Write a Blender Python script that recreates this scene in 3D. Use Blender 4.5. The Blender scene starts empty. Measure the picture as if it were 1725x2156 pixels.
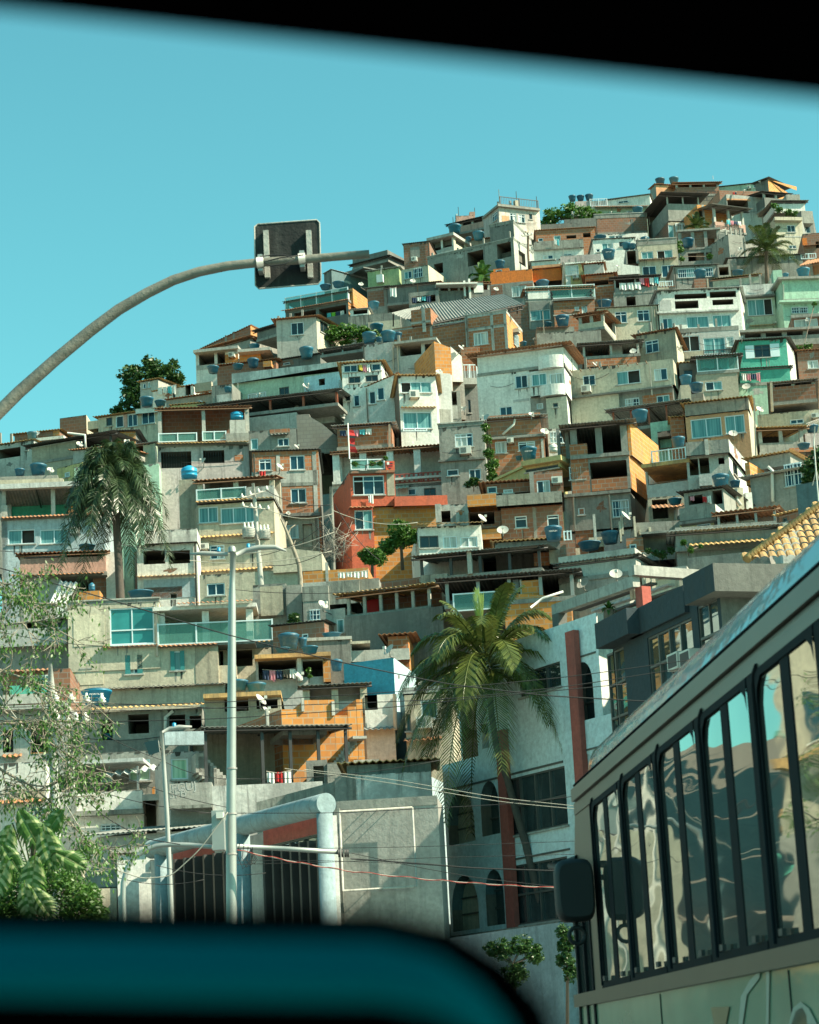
import bpy, math, random
from math import sin, cos, pi, radians as R
from mathutils import Vector, Matrix
rnd = random.Random(7)
sc = bpy.context.scene
col = sc.collection
# ---------------------------------------------------------------- camera geometry
FPX, CX, CY = 4800.0, 862.5, 1078.0
PITCH, ROLL, HC = R(13.5), R(3.0), 1.5
CAM = Vector((0, 0, HC))
_f = Vector((0, cos(PITCH), sin(PITCH))); _u0 = Vector((0, -sin(PITCH), cos(PITCH))); _r0 = Vector((1, 0, 0))
_r = _r0*cos(ROLL) - _u0*sin(ROLL); _u = _r0*sin(ROLL) + _u0*cos(ROLL)
def ray(x, y): return _f*FPX + _r*(x-CX) - _u*(y-CY)
def at(x, y, D):
    d = ray(x, y); return CAM + d*(D/d.y)
FR = {'0': (0, 0, 1), 'A': (0, 697.6, .28), 'B': (429.3, 536.6, .2489), 'C': (804.9, 348.8, .2644), 'D': (1234.2, 348.8, .2846),
      'E': (456.1, 697.6, .28), 'F': (885.4, 697.6, .2644), 'G': (1287.8, 724.4, .2535), 'H': (0, 965.9, .28), 'I': (456.1, 1100, .28),
      'J': (885.4, 1100, .28), 'K': (1261, 1046.4, .2691), 'L': (0, 1395.2, .2955), 'M': (456.1, 1502.5, .3111),
      'P': (885.4, 1234.2, .3484), 'Q': (1153.7, 1046.4, .3313), 'S': (0, 1583, .4044), 'N': (885.4, 1502.5, .2489), 'O': (1180.5, 1395.2, .3532)}
def cv(F, x, y):
    a, b, s = FR[F]; return a+x*s, b+y*s
_DY = [(300, 250), (400, 226), (550, 186), (700, 155), (850, 134), (1000, 118), (1150, 107), (1300, 98), (1500, 88), (1700, 78), (1900, 68), (2300, 55)]
def Dof(y):
    for (a, da), (b, db) in zip(_DY, _DY[1:]):
        if y <= b: return da+(db-da)*(y-a)/(b-a)
    return _DY[-1][1]
# ---------------------------------------------------------------- materials
MATS = {}
def _new(name):
    m = bpy.data.materials.new(name); m.use_nodes = True
    nt = m.node_tree; b = nt.nodes['Principled BSDF']
    return m, nt, nt.nodes, nt.links, b
def _coord(nt, sc3=(1, 1, 1), flat=False, rand=True):
    N, L = nt.nodes, nt.links
    tc = N.new('ShaderNodeTexCoord'); v = tc.outputs['Object']
    if rand:
        oi = N.new('ShaderNodeObjectInfo'); mu = N.new('ShaderNodeMath'); mu.operation = 'MULTIPLY'; mu.inputs[1].default_value = 37
        L.new(oi.outputs['Random'], mu.inputs[0]); ad = N.new('ShaderNodeVectorMath'); ad.operation = 'ADD'
        L.new(v, ad.inputs[0]); L.new(mu.outputs[0], ad.inputs[1]); v = ad.outputs[0]
    if flat:
        sp = N.new('ShaderNodeSeparateXYZ'); L.new(v, sp.inputs[0]); a = N.new('ShaderNodeMath'); L.new(sp.outputs[0], a.inputs[0]); L.new(sp.outputs[1], a.inputs[1])
        cb = N.new('ShaderNodeCombineXYZ'); L.new(a.outputs[0], cb.inputs[0]); L.new(sp.outputs[2], cb.inputs[1]); v = cb.outputs[0]
    mp = N.new('ShaderNodeMapping'); mp.inputs['Scale'].default_value = sc3; L.new(v, mp.inputs[0])
    return mp.outputs[0]
def _noise(nt, v, scale, det=4, rough=.6):
    n = nt.nodes.new('ShaderNodeTexNoise'); n.inputs['Scale'].default_value = scale; n.inputs['Detail'].default_value = det; n.inputs['Roughness'].default_value = rough
    nt.links.new(v, n.inputs['Vector']); return n.outputs['Fac']
def _ramp(nt, f, a, b, c0=(0, 0, 0, 1), c1=(1, 1, 1, 1)):
    r = nt.nodes.new('ShaderNodeValToRGB'); r.color_ramp.elements[0].position = a; r.color_ramp.elements[1].position = b
    r.color_ramp.elements[0].color = c0; r.color_ramp.elements[1].color = c1; nt.links.new(f, r.inputs[0]); return r.outputs[0]
def _mix(nt, f, a, b, mode='MIX'):
    m = nt.nodes.new('ShaderNodeMix'); m.data_type = 'RGBA'; m.blend_type = mode
    for s, x in ((0, f), (6, a), (7, b)):
        if hasattr(x, 'links') or isinstance(x, bpy.types.NodeSocket): nt.links.new(x, m.inputs[s])
        else: m.inputs[s].default_value = x if s == 0 else (x if len(x) == 4 else (*x, 1))
    return m.outputs[2]
def _bump(nt, b, h, st=.3, dist=.02):
    bp = nt.nodes.new('ShaderNodeBump'); bp.inputs['Strength'].default_value = st; bp.inputs['Distance'].default_value = dist
    nt.links.new(h, bp.inputs['Height']); nt.links.new(bp.outputs[0], b.inputs['Normal'])
def plaster(name, c, stain=.5, dark=(.045, .05, .045), rough=.9):
    stain = min(1, stain*1.25); c = tuple(min(.8, x*1.04) for x in c); m, nt, N, L, b = _new(name)
    v = _coord(nt, (2.6, 2.6, .22)); v2 = _coord(nt)
    n1 = _noise(nt, v, 1.5, 6, .75); n2 = _noise(nt, v2, .55, 7, .72); n3 = _noise(nt, v2, 7, 5, .7)
    s = _ramp(nt, n1, .5, .7); s2 = _ramp(nt, n2, .46, .6)
    base = _mix(nt, _ramp(nt, n3, .3, .7), tuple(x*.74 for x in c), tuple(min(1, x*1.12) for x in c))
    mm = N.new('ShaderNodeMath'); mm.operation = 'MULTIPLY'; L.new(s, mm.inputs[0]); mm.inputs[1].default_value = stain
    base = _mix(nt, mm.outputs[0], base, dark)
    m2 = N.new('ShaderNodeMath'); m2.operation = 'MULTIPLY'; L.new(s2, m2.inputs[0]); m2.inputs[1].default_value = min(1, stain*.8)
    base = _mix(nt, m2.outputs[0], base, tuple(x*.45+.03 for x in c))
    L.new(base, b.inputs['Base Color']); b.inputs['Roughness'].default_value = rough
    _bump(nt, b, n3, .5, .03)
    return m
def brickm(name, c1, c2, mort=(.33, .3, .26), worn=.35):
    m, nt, N, L, b = _new(name)
    v = _coord(nt, flat=True, rand=False); t = N.new('ShaderNodeTexBrick'); L.new(v, t.inputs['Vector'])
    t.inputs['Scale'].default_value = 1; t.inputs['Brick Width'].default_value = .36; t.inputs['Row Height'].default_value = .22; t.inputs['Bias'].default_value = -.1
    t.inputs['Mortar Size'].default_value = .02; t.inputs['Mortar Smooth'].default_value = .3
    t.inputs['Color1'].default_value = (*c1, 1); t.inputs['Color2'].default_value = (*c2, 1); t.inputs['Mortar'].default_value = (*mort, 1)
    v2 = _coord(nt); n = _noise(nt, v2, .7, 6, .7); n3 = _noise(nt, v2, 7, 3)
    cc = _mix(nt, n3, t.outputs['Color'], tuple(x*.6 for x in c1)); m0 = N.new('ShaderNodeMath')
    base = _mix(nt, .0, t.outputs['Color'], cc)
    mm = N.new('ShaderNodeMath'); mm.operation = 'MULTIPLY'; L.new(_ramp(nt, n, .47, .62), mm.inputs[0]); mm.inputs[1].default_value = worn
    mx = _mix(nt, .6, t.outputs['Color'], cc)
    L.new(_mix(nt, mm.outputs[0], mx, (.17, .15, .12)), b.inputs['Base Color']); b.inputs['Roughness'].default_value = .92
    _bump(nt, b, t.outputs['Fac'], -.4, .01)
    return m
def plain(name, c, rough=.6, metal=0, var=.25, scale=3, spec=None):
    m, nt, N, L, b = _new(name); v = _coord(nt); n = _noise(nt, v, scale, 4)
    L.new(_mix(nt, n, tuple(x*(1-var) for x in c), tuple(min(1, x*(1+var)) for x in c)), b.inputs['Base Color'])
    b.inputs['Roughness'].default_value = rough; b.inputs['Metallic'].default_value = metal
    if spec is not None: b.inputs['Specular IOR Level'].default_value = spec
    return m
def curtain(name, c, c2):
    m, nt, N, L, b = _new(name); v = _coord(nt, (9, 9, .3)); n = _noise(nt, v, 1.3, 3)
    L.new(_mix(nt, _ramp(nt, n, .35, .65), c, c2), b.inputs['Base Color']); b.inputs['Roughness'].default_value = .5; b.inputs['Coat Weight'].default_value = .25; b.inputs['Coat Roughness'].default_value = .06
    return m
def glassm(name, c, rough=.06, wob=0.0, mirror=False):
    m, nt, N, L, b = _new(name); v = _coord(nt); n = _noise(nt, v, 1.2, 2)
    L.new(_mix(nt, n, tuple(x*.5 for x in c), tuple(x*1.5 for x in c)), b.inputs['Base Color'])
    b.inputs['Roughness'].default_value = rough; b.inputs['IOR'].default_value = 1.5
    if wob:
        v3 = _coord(nt, (.5, .5, 2.2) if mirror else (1, 1, 3)); _bump(nt, b, _noise(nt, v3, 2.2 if mirror else 3, 1 if mirror else 2), wob, .02)
    if mirror: b.inputs['Metallic'].default_value = .85
    return m
def railglass(name, c):
    m, nt, N, L, b = _new(name); tr = N.new('ShaderNodeBsdfTransparent'); tr.inputs[0].default_value = (.75, .92, .88, 1)
    mx = N.new('ShaderNodeMixShader'); mx.inputs[0].default_value = .5; L.new(tr.outputs[0], mx.inputs[1]); L.new(b.outputs[0], mx.inputs[2])
    L.new(mx.outputs[0], N['Material Output'].inputs[0]); b.inputs['Base Color'].default_value = (*c, 1); b.inputs['Roughness'].default_value = .15
    return m
def leafm(name, c, c2, rough=.45):
    m, nt, N, L, b = _new(name); g = N.new('ShaderNodeNewGeometry'); ob = _coord(nt, rand=False)
    n = _noise(nt, ob, 1.5, 2); rp = g.outputs['Random Per Island']
    f = N.new('ShaderNodeMath'); f.operation = 'MULTIPLY_ADD'; L.new(n, f.inputs[0]); f.inputs[1].default_value = .7; L.new(rp, f.inputs[2])
    f2 = N.new('ShaderNodeMath'); f2.operation = 'MULTIPLY'; L.new(f.outputs[0], f2.inputs[0]); f2.inputs[1].default_value = .6
    L.new(_mix(nt, f2.outputs[0], c, c2), b.inputs['Base Color']); b.inputs['Roughness'].default_value = rough
    tl = N.new('ShaderNodeBsdfTranslucent'); L.new(_mix(nt, f2.outputs[0], c, c2), tl.inputs[0])
    mx = N.new('ShaderNodeMixShader'); mx.inputs[0].default_value = .25; L.new(b.outputs[0], mx.inputs[1]); L.new(tl.outputs[0], mx.inputs[2]); L.new(mx.outputs[0], N['Material Output'].inputs[0])
    return m
DEF = {
 'grey': lambda: plaster('grey_render', (.27, .27, .24), .55), 'dgrey': lambda: plaster('dark_concrete', (.17, .175, .16), .7),
 'lgrey': lambda: plaster('pale_concrete', (.42, .42, .38), .5), 'white': lambda: plaster('white_paint', (.68, .68, .63), .28),
 'whites': lambda: plaster('white_stained', (.6, .6, .56), .8), 'cream': lambda: plaster('cream_paint', (.52, .47, .36), .4),
 'tan': lambda: plaster('tan_render', (.38, .34, .26), .4), 'yellow': lambda: plaster('yellow_paint', (.52, .44, .2), .4),
 'pink': lambda: plaster('pink_grey_paint', (.46, .4, .38), .6), 'rose': lambda: plaster('rose_paint', (.5, .3, .24), .5),
 'peach': lambda: plaster('peach_paint', (.62, .32, .17), .35), 'orange': lambda: plaster('orange_paint', (.62, .17, .03), .25),
 'red': lambda: plaster('orange_red_paint', (.52, .11, .055), .3), 'mint': lambda: plaster('mint_paint', (.36, .55, .42), .35),
 'pmint': lambda: plaster('pale_mint', (.42, .52, .4), .45), 'lgreen': lambda: plaster('light_green', (.34, .42, .22), .45),
 'green': lambda: plaster('green_paint', (.22, .33, .1), .3), 'teal': lambda: plaster('teal_paint', (.08, .38, .29), .2),
 'blue': lambda: plaster('blue_paint', (.06, .33, .46), .2), 'pblue': lambda: plaster('pale_blue', (.38, .47, .5), .35),
 'lblue': lambda: plaster('light_blue', (.45, .62, .68), .3), 'slate': lambda: plaster('slate_paint', (.1, .16, .17), .4),
 'stained': lambda: plaster('mould_stained', (.24, .25, .22), 1.0, (.03, .035, .03)), 'rust': lambda: plaster('rust_stained', (.6, .56, .5), .9, (.32, .17, .09)),
 'rough': lambda: plaster('pale_sun_render', (.62, .56, .42), .3),  # pale render: arch blinds, and sunlight painted on the cream house
 'pstain': lambda: plaster('peach_mould', (.33, .27, .22), 1.0, (.03, .03, .03)), 'gwhite': lambda: plaster('grey_white_paint', (.42, .43, .41), .2),
 'arc': lambda: plaster('pale_blue_white_paint', (.66, .76, .78), .12), 'modern': lambda: plaster('blue_grey_render', (.028, .048, .058), .4), 'modt': lambda: plaster('grey_fascia', (.13, .135, .12), .5),
 'column': lambda: plaster('brick_red_paint', (.42, .1, .075), .3),
 'brick': lambda: brickm('clay_block', (.46, .17, .07), (.26, .09, .04), (.3, .27, .22), .45), 'brickd': lambda: brickm('weathered_block', (.3, .13, .075), (.2, .095, .06), (.24, .22, .19), .6),
 'bricko': lambda: brickm('orange_block', (.66, .27, .06), (.44, .16, .035), (.42, .33, .22), .3), 'block': lambda: brickm('concrete_block', (.25, .24, .21), (.2, .19, .17), (.16, .15, .14), .4),  # orange block also serves as the sunlit tone of brick ends and flanks
 'tile': lambda: plaster('clay_tile', (.42, .19, .09), .7, (.1, .08, .06)), 'tileo': lambda: plaster('ochre_tile', (.6, .36, .14), .9, (.13, .1, .07)),
 'zinc': lambda: plaster('grey_sheet', (.24, .25, .23), .5), 'zincl': lambda: plaster('pale_sheet', (.5, .52, .5), .4), 'zincd': lambda: plaster('dark_sheet', (.1, .1, .095), .5),
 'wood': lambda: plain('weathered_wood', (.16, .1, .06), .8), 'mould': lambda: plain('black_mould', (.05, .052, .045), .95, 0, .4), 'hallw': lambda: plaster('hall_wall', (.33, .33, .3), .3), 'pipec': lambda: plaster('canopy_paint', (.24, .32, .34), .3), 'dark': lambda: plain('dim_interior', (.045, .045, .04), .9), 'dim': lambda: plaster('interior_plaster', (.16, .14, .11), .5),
 'gint': lambda: plaster('green_interior', (.05, .3, .2), .2),
 'frame': lambda: plain('window_frame', (.62, .72, .75), .4, 0, .08), 'framed': lambda: plain('dark_frame', (.09, .09, .08), .5), 'metal': lambda: plain('steel', (.3, .3, .28), .5, .5),
 'metald': lambda: plain('dark_steel', (.05, .05, .05), .5, .3), 'mred': lambda: plain('red_steel', (.3, .08, .04), .6),
 'gl': lambda: glassm('blue_glass', (.012, .05, .075)), 'mir': lambda: glassm('mirror_glass', (.2, .27, .28), .03, .12, True), 'gld': lambda: glassm('dark_glass', (.012, .025, .03)), 'glt': lambda: glassm('teal_glass', (.03, .2, .2)),
 'cur': lambda: curtain('teal_curtain', (.04, .17, .19), (.16, .36, .36)), 'curw': lambda: curtain('white_curtain', (.2, .25, .24), (.6, .62, .56)),
 'curg': lambda: curtain('green_curtain', (.2, .42, .26), (.5, .68, .5)),
 'rgl': lambda: railglass('rail_glass', (.12, .32, .28)), 'shut': lambda: plain('teal_shutter', (.03, .2, .2), .5),
 'tank': lambda: tankm(), 'tankl': lambda: plain('bright_blue_plastic', (.02, .28, .48), .35, 0, .2, 1), 'tankd': lambda: plain('dark_blue_lid', (.02, .1, .15), .5, 0, .3, 1),
 'dishm': lambda: plain('dish_grey', (.42, .42, .38), .6, 0, .3), 'acm': lambda: plain('aircon_casing', (.6, .6, .54), .5), 'pipe': lambda: plain('plastic_pipe', (.6, .6, .55), .5),
 'galv': lambda: plain('galvanised_pole', (.34, .36, .34), .45, .4, .2), 'bark': lambda: plaster('bark', (.16, .12, .09), .5), 'barkd': lambda: plaster('palm_bark', (.1, .08, .065), .6),
 'barkg': lambda: plaster('pale_bark', (.3, .26, .2), .5), 'black': lambda: plain('black_rubber', (.012, .012, .013), .6),
 'leaf': lambda: leafm('leaf', (.012, .04, .012), (.07, .15, .03)), 'leafb': lambda: leafm('bright_leaf', (.03, .1, .015), (.11, .22, .035)),
 'leafp': lambda: leafm('palm_leaf', (.008, .022, .005), (.09, .13, .03), .25), 'leafj': lambda: leafm('queen_palm_leaf', (.012, .028, .012), (.075, .12, .045), .35),
 'leafy': lambda: leafm('young_frond', (.2, .3, .05), (.4, .5, .12), .35), 'leafv': lambda: leafm('variegated_leaf', (.12, .22, .03), (.6, .62, .32), .35),
 'cloth_w': lambda: plain('white_cloth', (.7, .7, .66), .9), 'cloth_r': lambda: plain('red_cloth', (.5, .03, .03), .9), 'cloth_b': lambda: plain('navy_cloth', (.03, .05, .1), .9),
 'cloth_p': lambda: plain('pink_cloth', (.6, .25, .3), .9), 'cloth_g': lambda: plain('lime_cloth', (.2, .5, .05), .9), 'cloth_t': lambda: plain('turquoise_cloth', (.1, .45, .5), .9), 'cloth_y': lambda: plain('yellow_cloth', (.7, .55, .1), .9),
 'lamp': lambda: plain('lamp_grey', (.33, .34, .32), .5), 'wirem': lambda: plain('cable_black', (.02, .02, .02), .7), 'wirel': lambda: plain('cable_grey', (.35, .33, .28), .7), 'wirer': lambda: plain('red_cable', (.4, .05, .04), .7),
}
def M(n):
    if n not in MATS: MATS[n] = DEF[n]()
    return MATS[n]
# ---------------------------------------------------------------- mesh builder
FF = (Vector((0, 0, 0)), Vector((1, 0, 0)), Vector((0, 1, 0)))
Z = Vector((0, 0, 1))
class MB:
    def __init__(s): s.v = []; s.f = []; s.m = []; s.names = []; s.sm = []
    def mi(s, mat):
        if mat not in s.names: s.names.append(mat)
        return s.names.index(mat)
    def face(s, pts, mat, smooth=False):
        n = len(s.v); s.v += [tuple(p) for p in pts]; s.f.append(tuple(range(n, n+len(pts)))); s.m.append(s.mi(mat)); s.sm.append(smooth)
    def box(s, u0, u1, n0, n1, z0, z1, mat, fr=FF):
        O, U, N = fr; n = len(s.v)
        for zz in (z0, z1):
            for a, b in ((u0, n0), (u1, n0), (u1, n1), (u0, n1)): s.v.append(tuple(O+U*a+N*b+Z*zz))
        k = s.mi(mat)
        for q in ((0, 1, 5, 4), (1, 2, 6, 5), (2, 3, 7, 6), (3, 0, 4, 7), (4, 5, 6, 7), (3, 2, 1, 0)):
            s.f.append(tuple(n+i for i in q)); s.m.append(k); s.sm.append(False)
    def tube(s, pts, rad, mat, seg=8, cap=True):
        pts = [Vector(p) for p in pts]; rr = rad if isinstance(rad, (list, tuple)) else [rad]*len(pts)
        n0 = len(s.v); k = s.mi(mat); prev = None
        for i, p in enumerate(pts):
            t = (pts[min(i+1, len(pts)-1)]-pts[max(i-1, 0)])
            t = t.normalized() if t.length > 1e-9 else Vector((0, 0, 1))
            if prev is None:
                a = t.cross(Vector((0, 0, 1)));
                if a.length < .05: a = t.cross(Vector((0, 1, 0)))
                a.normalize()
            else: a = (prev-t*prev.dot(t)).normalized()
            prev = a; b = t.cross(a)
            for j in range(seg):
                an = 2*pi*j/seg; s.v.append(tuple(p+(a*cos(an)+b*sin(an))*rr[i]))
        for i in range(len(pts)-1):
            for j in range(seg):
                q = n0+i*seg; s.f.append((q+j, q+(j+1) % seg, q+seg+(j+1) % seg, q+seg+j)); s.m.append(k); s.sm.append(True)
        if cap:
            s.f.append(tuple(n0+j for j in range(seg))); s.m.append(k); s.sm.append(False)
            s.f.append(tuple(n0+(len(pts)-1)*seg+j for j in range(seg))); s.m.append(k); s.sm.append(False)
    def lathe(s, prof, mat, seg=20, O=(0, 0, 0)):
        n0 = len(s.v); k = s.mi(mat)
        for r, z in prof:
            for j in range(seg): s.v.append((O[0]+r*cos(2*pi*j/seg), O[1]+r*sin(2*pi*j/seg), O[2]+z))
        for i in range(len(prof)-1):
            for j in range(seg):
                q = n0+i*seg; s.f.append((q+j, q+(j+1) % seg, q+seg+(j+1) % seg, q+seg+j)); s.m.append(k); s.sm.append(True)
        s.f.append(tuple(n0+(len(prof)-1)*seg+j for j in range(seg))); s.m.append(k); s.sm.append(False)
    def sheet(s, a, b, c, d, mat, pitch=.2, amp=.035, th=.02):
        """corrugated sheet: a->b eave, d->c far edge; waves run from eave to far edge"""
        a, b, c, d = map(Vector, (a, b, c, d)); L = (b-a).length; n = max(2, int(L/pitch*4)); n = min(n, 360)
        nn = (b-a).cross(d-a).normalized()
        if nn.z < 0: nn = -nn
        k = s.mi(mat); n0 = len(s.v)
        for i in range(n+1):
            t = i/n; off = nn*amp*sin(2*pi*t*L/pitch); p = a.lerp(b, t)+off; q = d.lerp(c, t)+off
            s.v += [tuple(p), tuple(q), tuple(p-nn*th), tuple(q-nn*th)]
        for i in range(n):
            q = n0+4*i
            for f in ((0, 4, 5, 1), (2, 3, 7, 6), (0, 2, 6, 4), (1, 5, 7, 3)):
                s.f.append(tuple(q+x for x in f)); s.m.append(k); s.sm.append(False)
    def build(s, name, parent=None, loc=None):
        me = bpy.data.meshes.new(name); me.from_pydata(s.v, [], s.f)
        for n in s.names: me.materials.append(M(n))
        me.polygons.foreach_set('material_index', s.m); me.polygons.foreach_set('use_smooth', s.sm); me.update()
        o = bpy.data.objects.new(name, me); col.objects.link(o)
        if parent: o.parent = parent
        if loc is not None: o.location = loc
        return o
def tag(o, label=None, cat=None, group=None, kind=None):
    for k, v in (('label', label), ('category', cat), ('group', group), ('kind', kind)):
        if v: o[k] = v
    return o
def empty(name, loc, rz=0):
    e = bpy.data.objects.new(name, None); col.objects.link(e); e.location = loc; e.rotation_euler = (0, 0, rz); e.empty_display_size = .3; return e
def copy_tree(o, parent=None):
    c = o.copy(); col.objects.link(c)
    if parent: c.parent = parent
    for ch in list(o.children): copy_tree(ch, c)
    return c
# ---------------------------------------------------------------- houses
def grid_face(mb, fr, a0, a1, z0, zl, zr, ops, mat):
    O, U, N = fr; P = lambda u, z, n=0: O+U*u+N*n+Z*z
    zt = min(zl, zr); us = sorted({a0, a1, *[min(max(q, a0), a1) for o in ops for q in o[:2]]}); zs = sorted({z0, zt, *[min(max(q, z0), zt) for o in ops for q in o[2:4]]})
    for i in range(len(us)-1):
        for j in range(len(zs)-1):
            if us[i+1]-us[i] < 1e-5 or zs[j+1]-zs[j] < 1e-5: continue
            cu = (us[i]+us[i+1])/2; cz = (zs[j]+zs[j+1])/2
            if any(o[0] < cu < o[1] and o[2] < cz < o[3] for o in ops): continue
            mb.face([P(us[i], zs[j]), P(us[i+1], zs[j]), P(us[i+1], zs[j+1]), P(us[i], zs[j+1])], mat)
    if abs(zl-zr) > 1e-4:
        pts = [P(a0, zt), P(a1, zt)]
        if zr > zt: pts.append(P(a1, zr))
        if zl > zt: pts.append(P(a0, zl))
        mb.face(pts, mat)
    for o in ops:
        u0, u1, b0, b1, d, bm = o[:6]; u0 = max(u0, a0); u1 = min(u1, a1); b0 = max(b0, z0); b1 = min(b1, zt)
        if u1 <= u0 or b1 <= b0: continue
        rm = 'dim' if d > 1 else mat
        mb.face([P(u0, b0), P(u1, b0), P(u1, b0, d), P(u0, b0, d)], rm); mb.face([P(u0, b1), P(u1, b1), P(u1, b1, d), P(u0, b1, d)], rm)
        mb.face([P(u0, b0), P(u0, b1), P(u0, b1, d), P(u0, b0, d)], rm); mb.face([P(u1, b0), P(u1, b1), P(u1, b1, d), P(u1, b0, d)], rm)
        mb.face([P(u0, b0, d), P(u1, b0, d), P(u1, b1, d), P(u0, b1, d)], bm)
def tankm():
    m, nt, N, L, b = _new('blue_plastic'); oi = N.new('ShaderNodeObjectInfo'); v = _coord(nt); n = _noise(nt, v, 2.5, 4)
    c = _mix(nt, oi.outputs['Random'], (.006, .09, .17), (.03, .2, .3)); L.new(_mix(nt, _ramp(nt, n, .45, .8), c, (.12, .2, .22)), b.inputs['Base Color']); b.inputs['Roughness'].default_value = .5; return m
def words(name, body, size, mat, parent):
    t = bpy.data.curves.new('t', 'FONT'); t.body = body; t.size = size; t.align_x = 'CENTER'; t.align_y = 'CENTER'; t.extrude = .002
    q = bpy.data.objects.new('t', t); col.objects.link(q); me = bpy.data.meshes.new_from_object(q); bpy.data.objects.remove(q)
    me.materials.clear(); me.materials.append(M(mat)); o = bpy.data.objects.new(name, me); col.objects.link(o); o.parent = parent; return o
HOUSES = []
class H:
    def __init__(s, F, lab, xl, yl, xr, yr, ybref, dd=0, D=None, yaw=None, ext=5, cat='house', name='house', group='houses stacked up the hillside'):
        s.F = F; s.ext = ext
        X0, Y0 = cv(F, xl, yl); X1, Y1 = cv(F, xr, yr); YB = cv(F, xl, ybref)[1]
        D = (Dof(YB) if D is None else D)+dd; s.D = D
        C = at((X0+X1)/2, (Y0+Y1)/2, D); z = C.z-HC
        dl, dr = ray(X0, Y0), ray(X1, Y1); pl = dl*(z/dl.z); pr = dr*(z/dr.z)
        a = max(-R(55), min(R(55), math.atan2(pr.y-pl.y, pr.x-pl.x))) if yaw is None else -R(yaw); s.yaw = a
        ex = Vector((cos(a), sin(a), 0)); ey = Vector((-sin(a), cos(a), 0))
        d = dl; t = (C-CAM).dot(ey)/d.dot(ey); PL = CAM+d*t
        zb = at(X0, YB, PL.y).z
        s.O = Vector((PL.x, PL.y, zb-ext)); s.c = Vector(((CAM-s.O).dot(ex), (CAM-s.O).dot(ey), CAM.z-s.O.z)); s.ex, s.ey = ex, ey
        s.root = empty(name, s.O, a); tag(s.root, lab, cat, group); s.vols = []; s.parts = []; HOUSES.append(s)
    def d(s, x, y, F=None):
        r = ray(*cv(F or s.F, x, y)); return Vector((r.dot(s.ex), r.dot(s.ey), r.z))
    def f(s, x, y, v=None, F=None):
        if v is None: v = s.V['v']
        d = s.d(x, y, F); t = (v-s.c.y)/d.y; return s.c.x+t*d.x, s.c.z+t*d.z
    def gp(s, x, y, u):
        d = s.d(x, y); t = (u-s.c.x)/d.x; return s.c.y+t*d.y
    def g(s, x, y, face='s'):
        O, U, N = s.fr(face); d = s.d(x, y); n = Vector((U.y, -U.x, 0)); t = (O-s.c).dot(n)/d.dot(n); p = s.c+d*t; return (p-O).dot(U), p.z
    def w(s, x, y, v, F=None):   # world point on the plane at depth v
        u, z = s.f(x, y, v, F); return s.O+s.ex*u+s.ey*v+Z*z
    def vol(s, mat, x0, y0, x1, y1, yb, v=0, dep=7, sx=None, lx=None, smat=None, lmat=None, tmat='dgrey', ext=None, name='wall', sops=None):
        V = dict(v=v); s.V = V; u1, zr = s.f(x1, y1, v); u0, zl = s.f(x0, y1 if y0 is None else y0, v); zl = zr if y0 is None else zl; _, zb = s.f(x0, yb, v)
        if abs(zl-zr) < .35: zl = zr = (zl+zr)/2
        if ext is None: ext = s.ext if not s.vols else 0
        yl_ = y1 if y0 is None else y0; dd_ = min(dep, 5); ub, ua = u1, u0
        if sx is not None:
            q = s.gp(sx, y1, u1)-v
            if 1.5 < q < 9: dep = q
            else: dep = dd_; ub = max(u1-1, min(u1+dep*2, s.f(sx, y1, v+dep)[0]))
        if lx is not None:
            q = s.gp(lx, yl_, u0)-v
            if sx is None and 1.5 < q < 9: dep = q
            else: dep = dep if sx is not None else dd_; ua = min(u0+1, max(u0-dep*2, s.f(lx, yl_, v+dep)[0]))
        V.update(ub=ub, ua=ua, mat=mat, u0=u0, u1=u1, z0=zb-ext, zl=zl, zr=zr, zb=zb, dep=dep, sm=smat or mat, lm=lmat or mat, tm=tmat, ops=[], sops=[], lops=[], name=name, pat=[])
        s.vols.append(V); return s
    def fr(s, face):
        V = s.V
        if face == 'f': return (Vector((0, V['v'], 0)), Vector((1, 0, 0)), Vector((0, 1, 0)))
        k, kb = ('u1', 'ub') if face == 's' else ('u0', 'ua'); U = Vector((V.get(kb, V[k])-V[k], V['dep'], 0)).normalized(); O = Vector((V[k], V['v'], 0))-U*V['v']
        N = Vector((-U.y, U.x, 0)); return (O, U, N if face == 's' else -N)
    def sl(s, V, face): k, kb = ('u1', 'ub') if face == 's' else ('u0', 'ua'); return V['v']+Vector((V.get(kb, V[k])-V[k], V['dep'], 0)).length
    def rect(s, x0, y0, x1, y1, face='f', v=None):
        cx, cy = (x0+x1)/2, (y0+y1)/2
        if face == 'f': q = lambda x, y: s.f(x, y, v)
        else: q = lambda x, y: s.g(x, y, face)
        a, b = sorted((q(x0, cy)[0], q(x1, cy)[0])); c, d = sorted((q(cx, y0)[1], q(cx, y1)[1])); return a, b, c, d
    def op(s, x0, y0, x1, y1, dep=3, back='dim', face='f'):
        V = s.V; r = s.rect(x0, y0, x1, y1, face); V[{'f': 'ops', 's': 'sops', 'l': 'lops'}[face]].append((*r, min(dep, V['dep']-.3), back)); return s
    def patch(s, x0, y0, x1, y1, mat, face='f', pr=.02):
        s.V['pat'].append((face, s.rect(x0, y0, x1, y1, face), mat, pr)); return s
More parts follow.
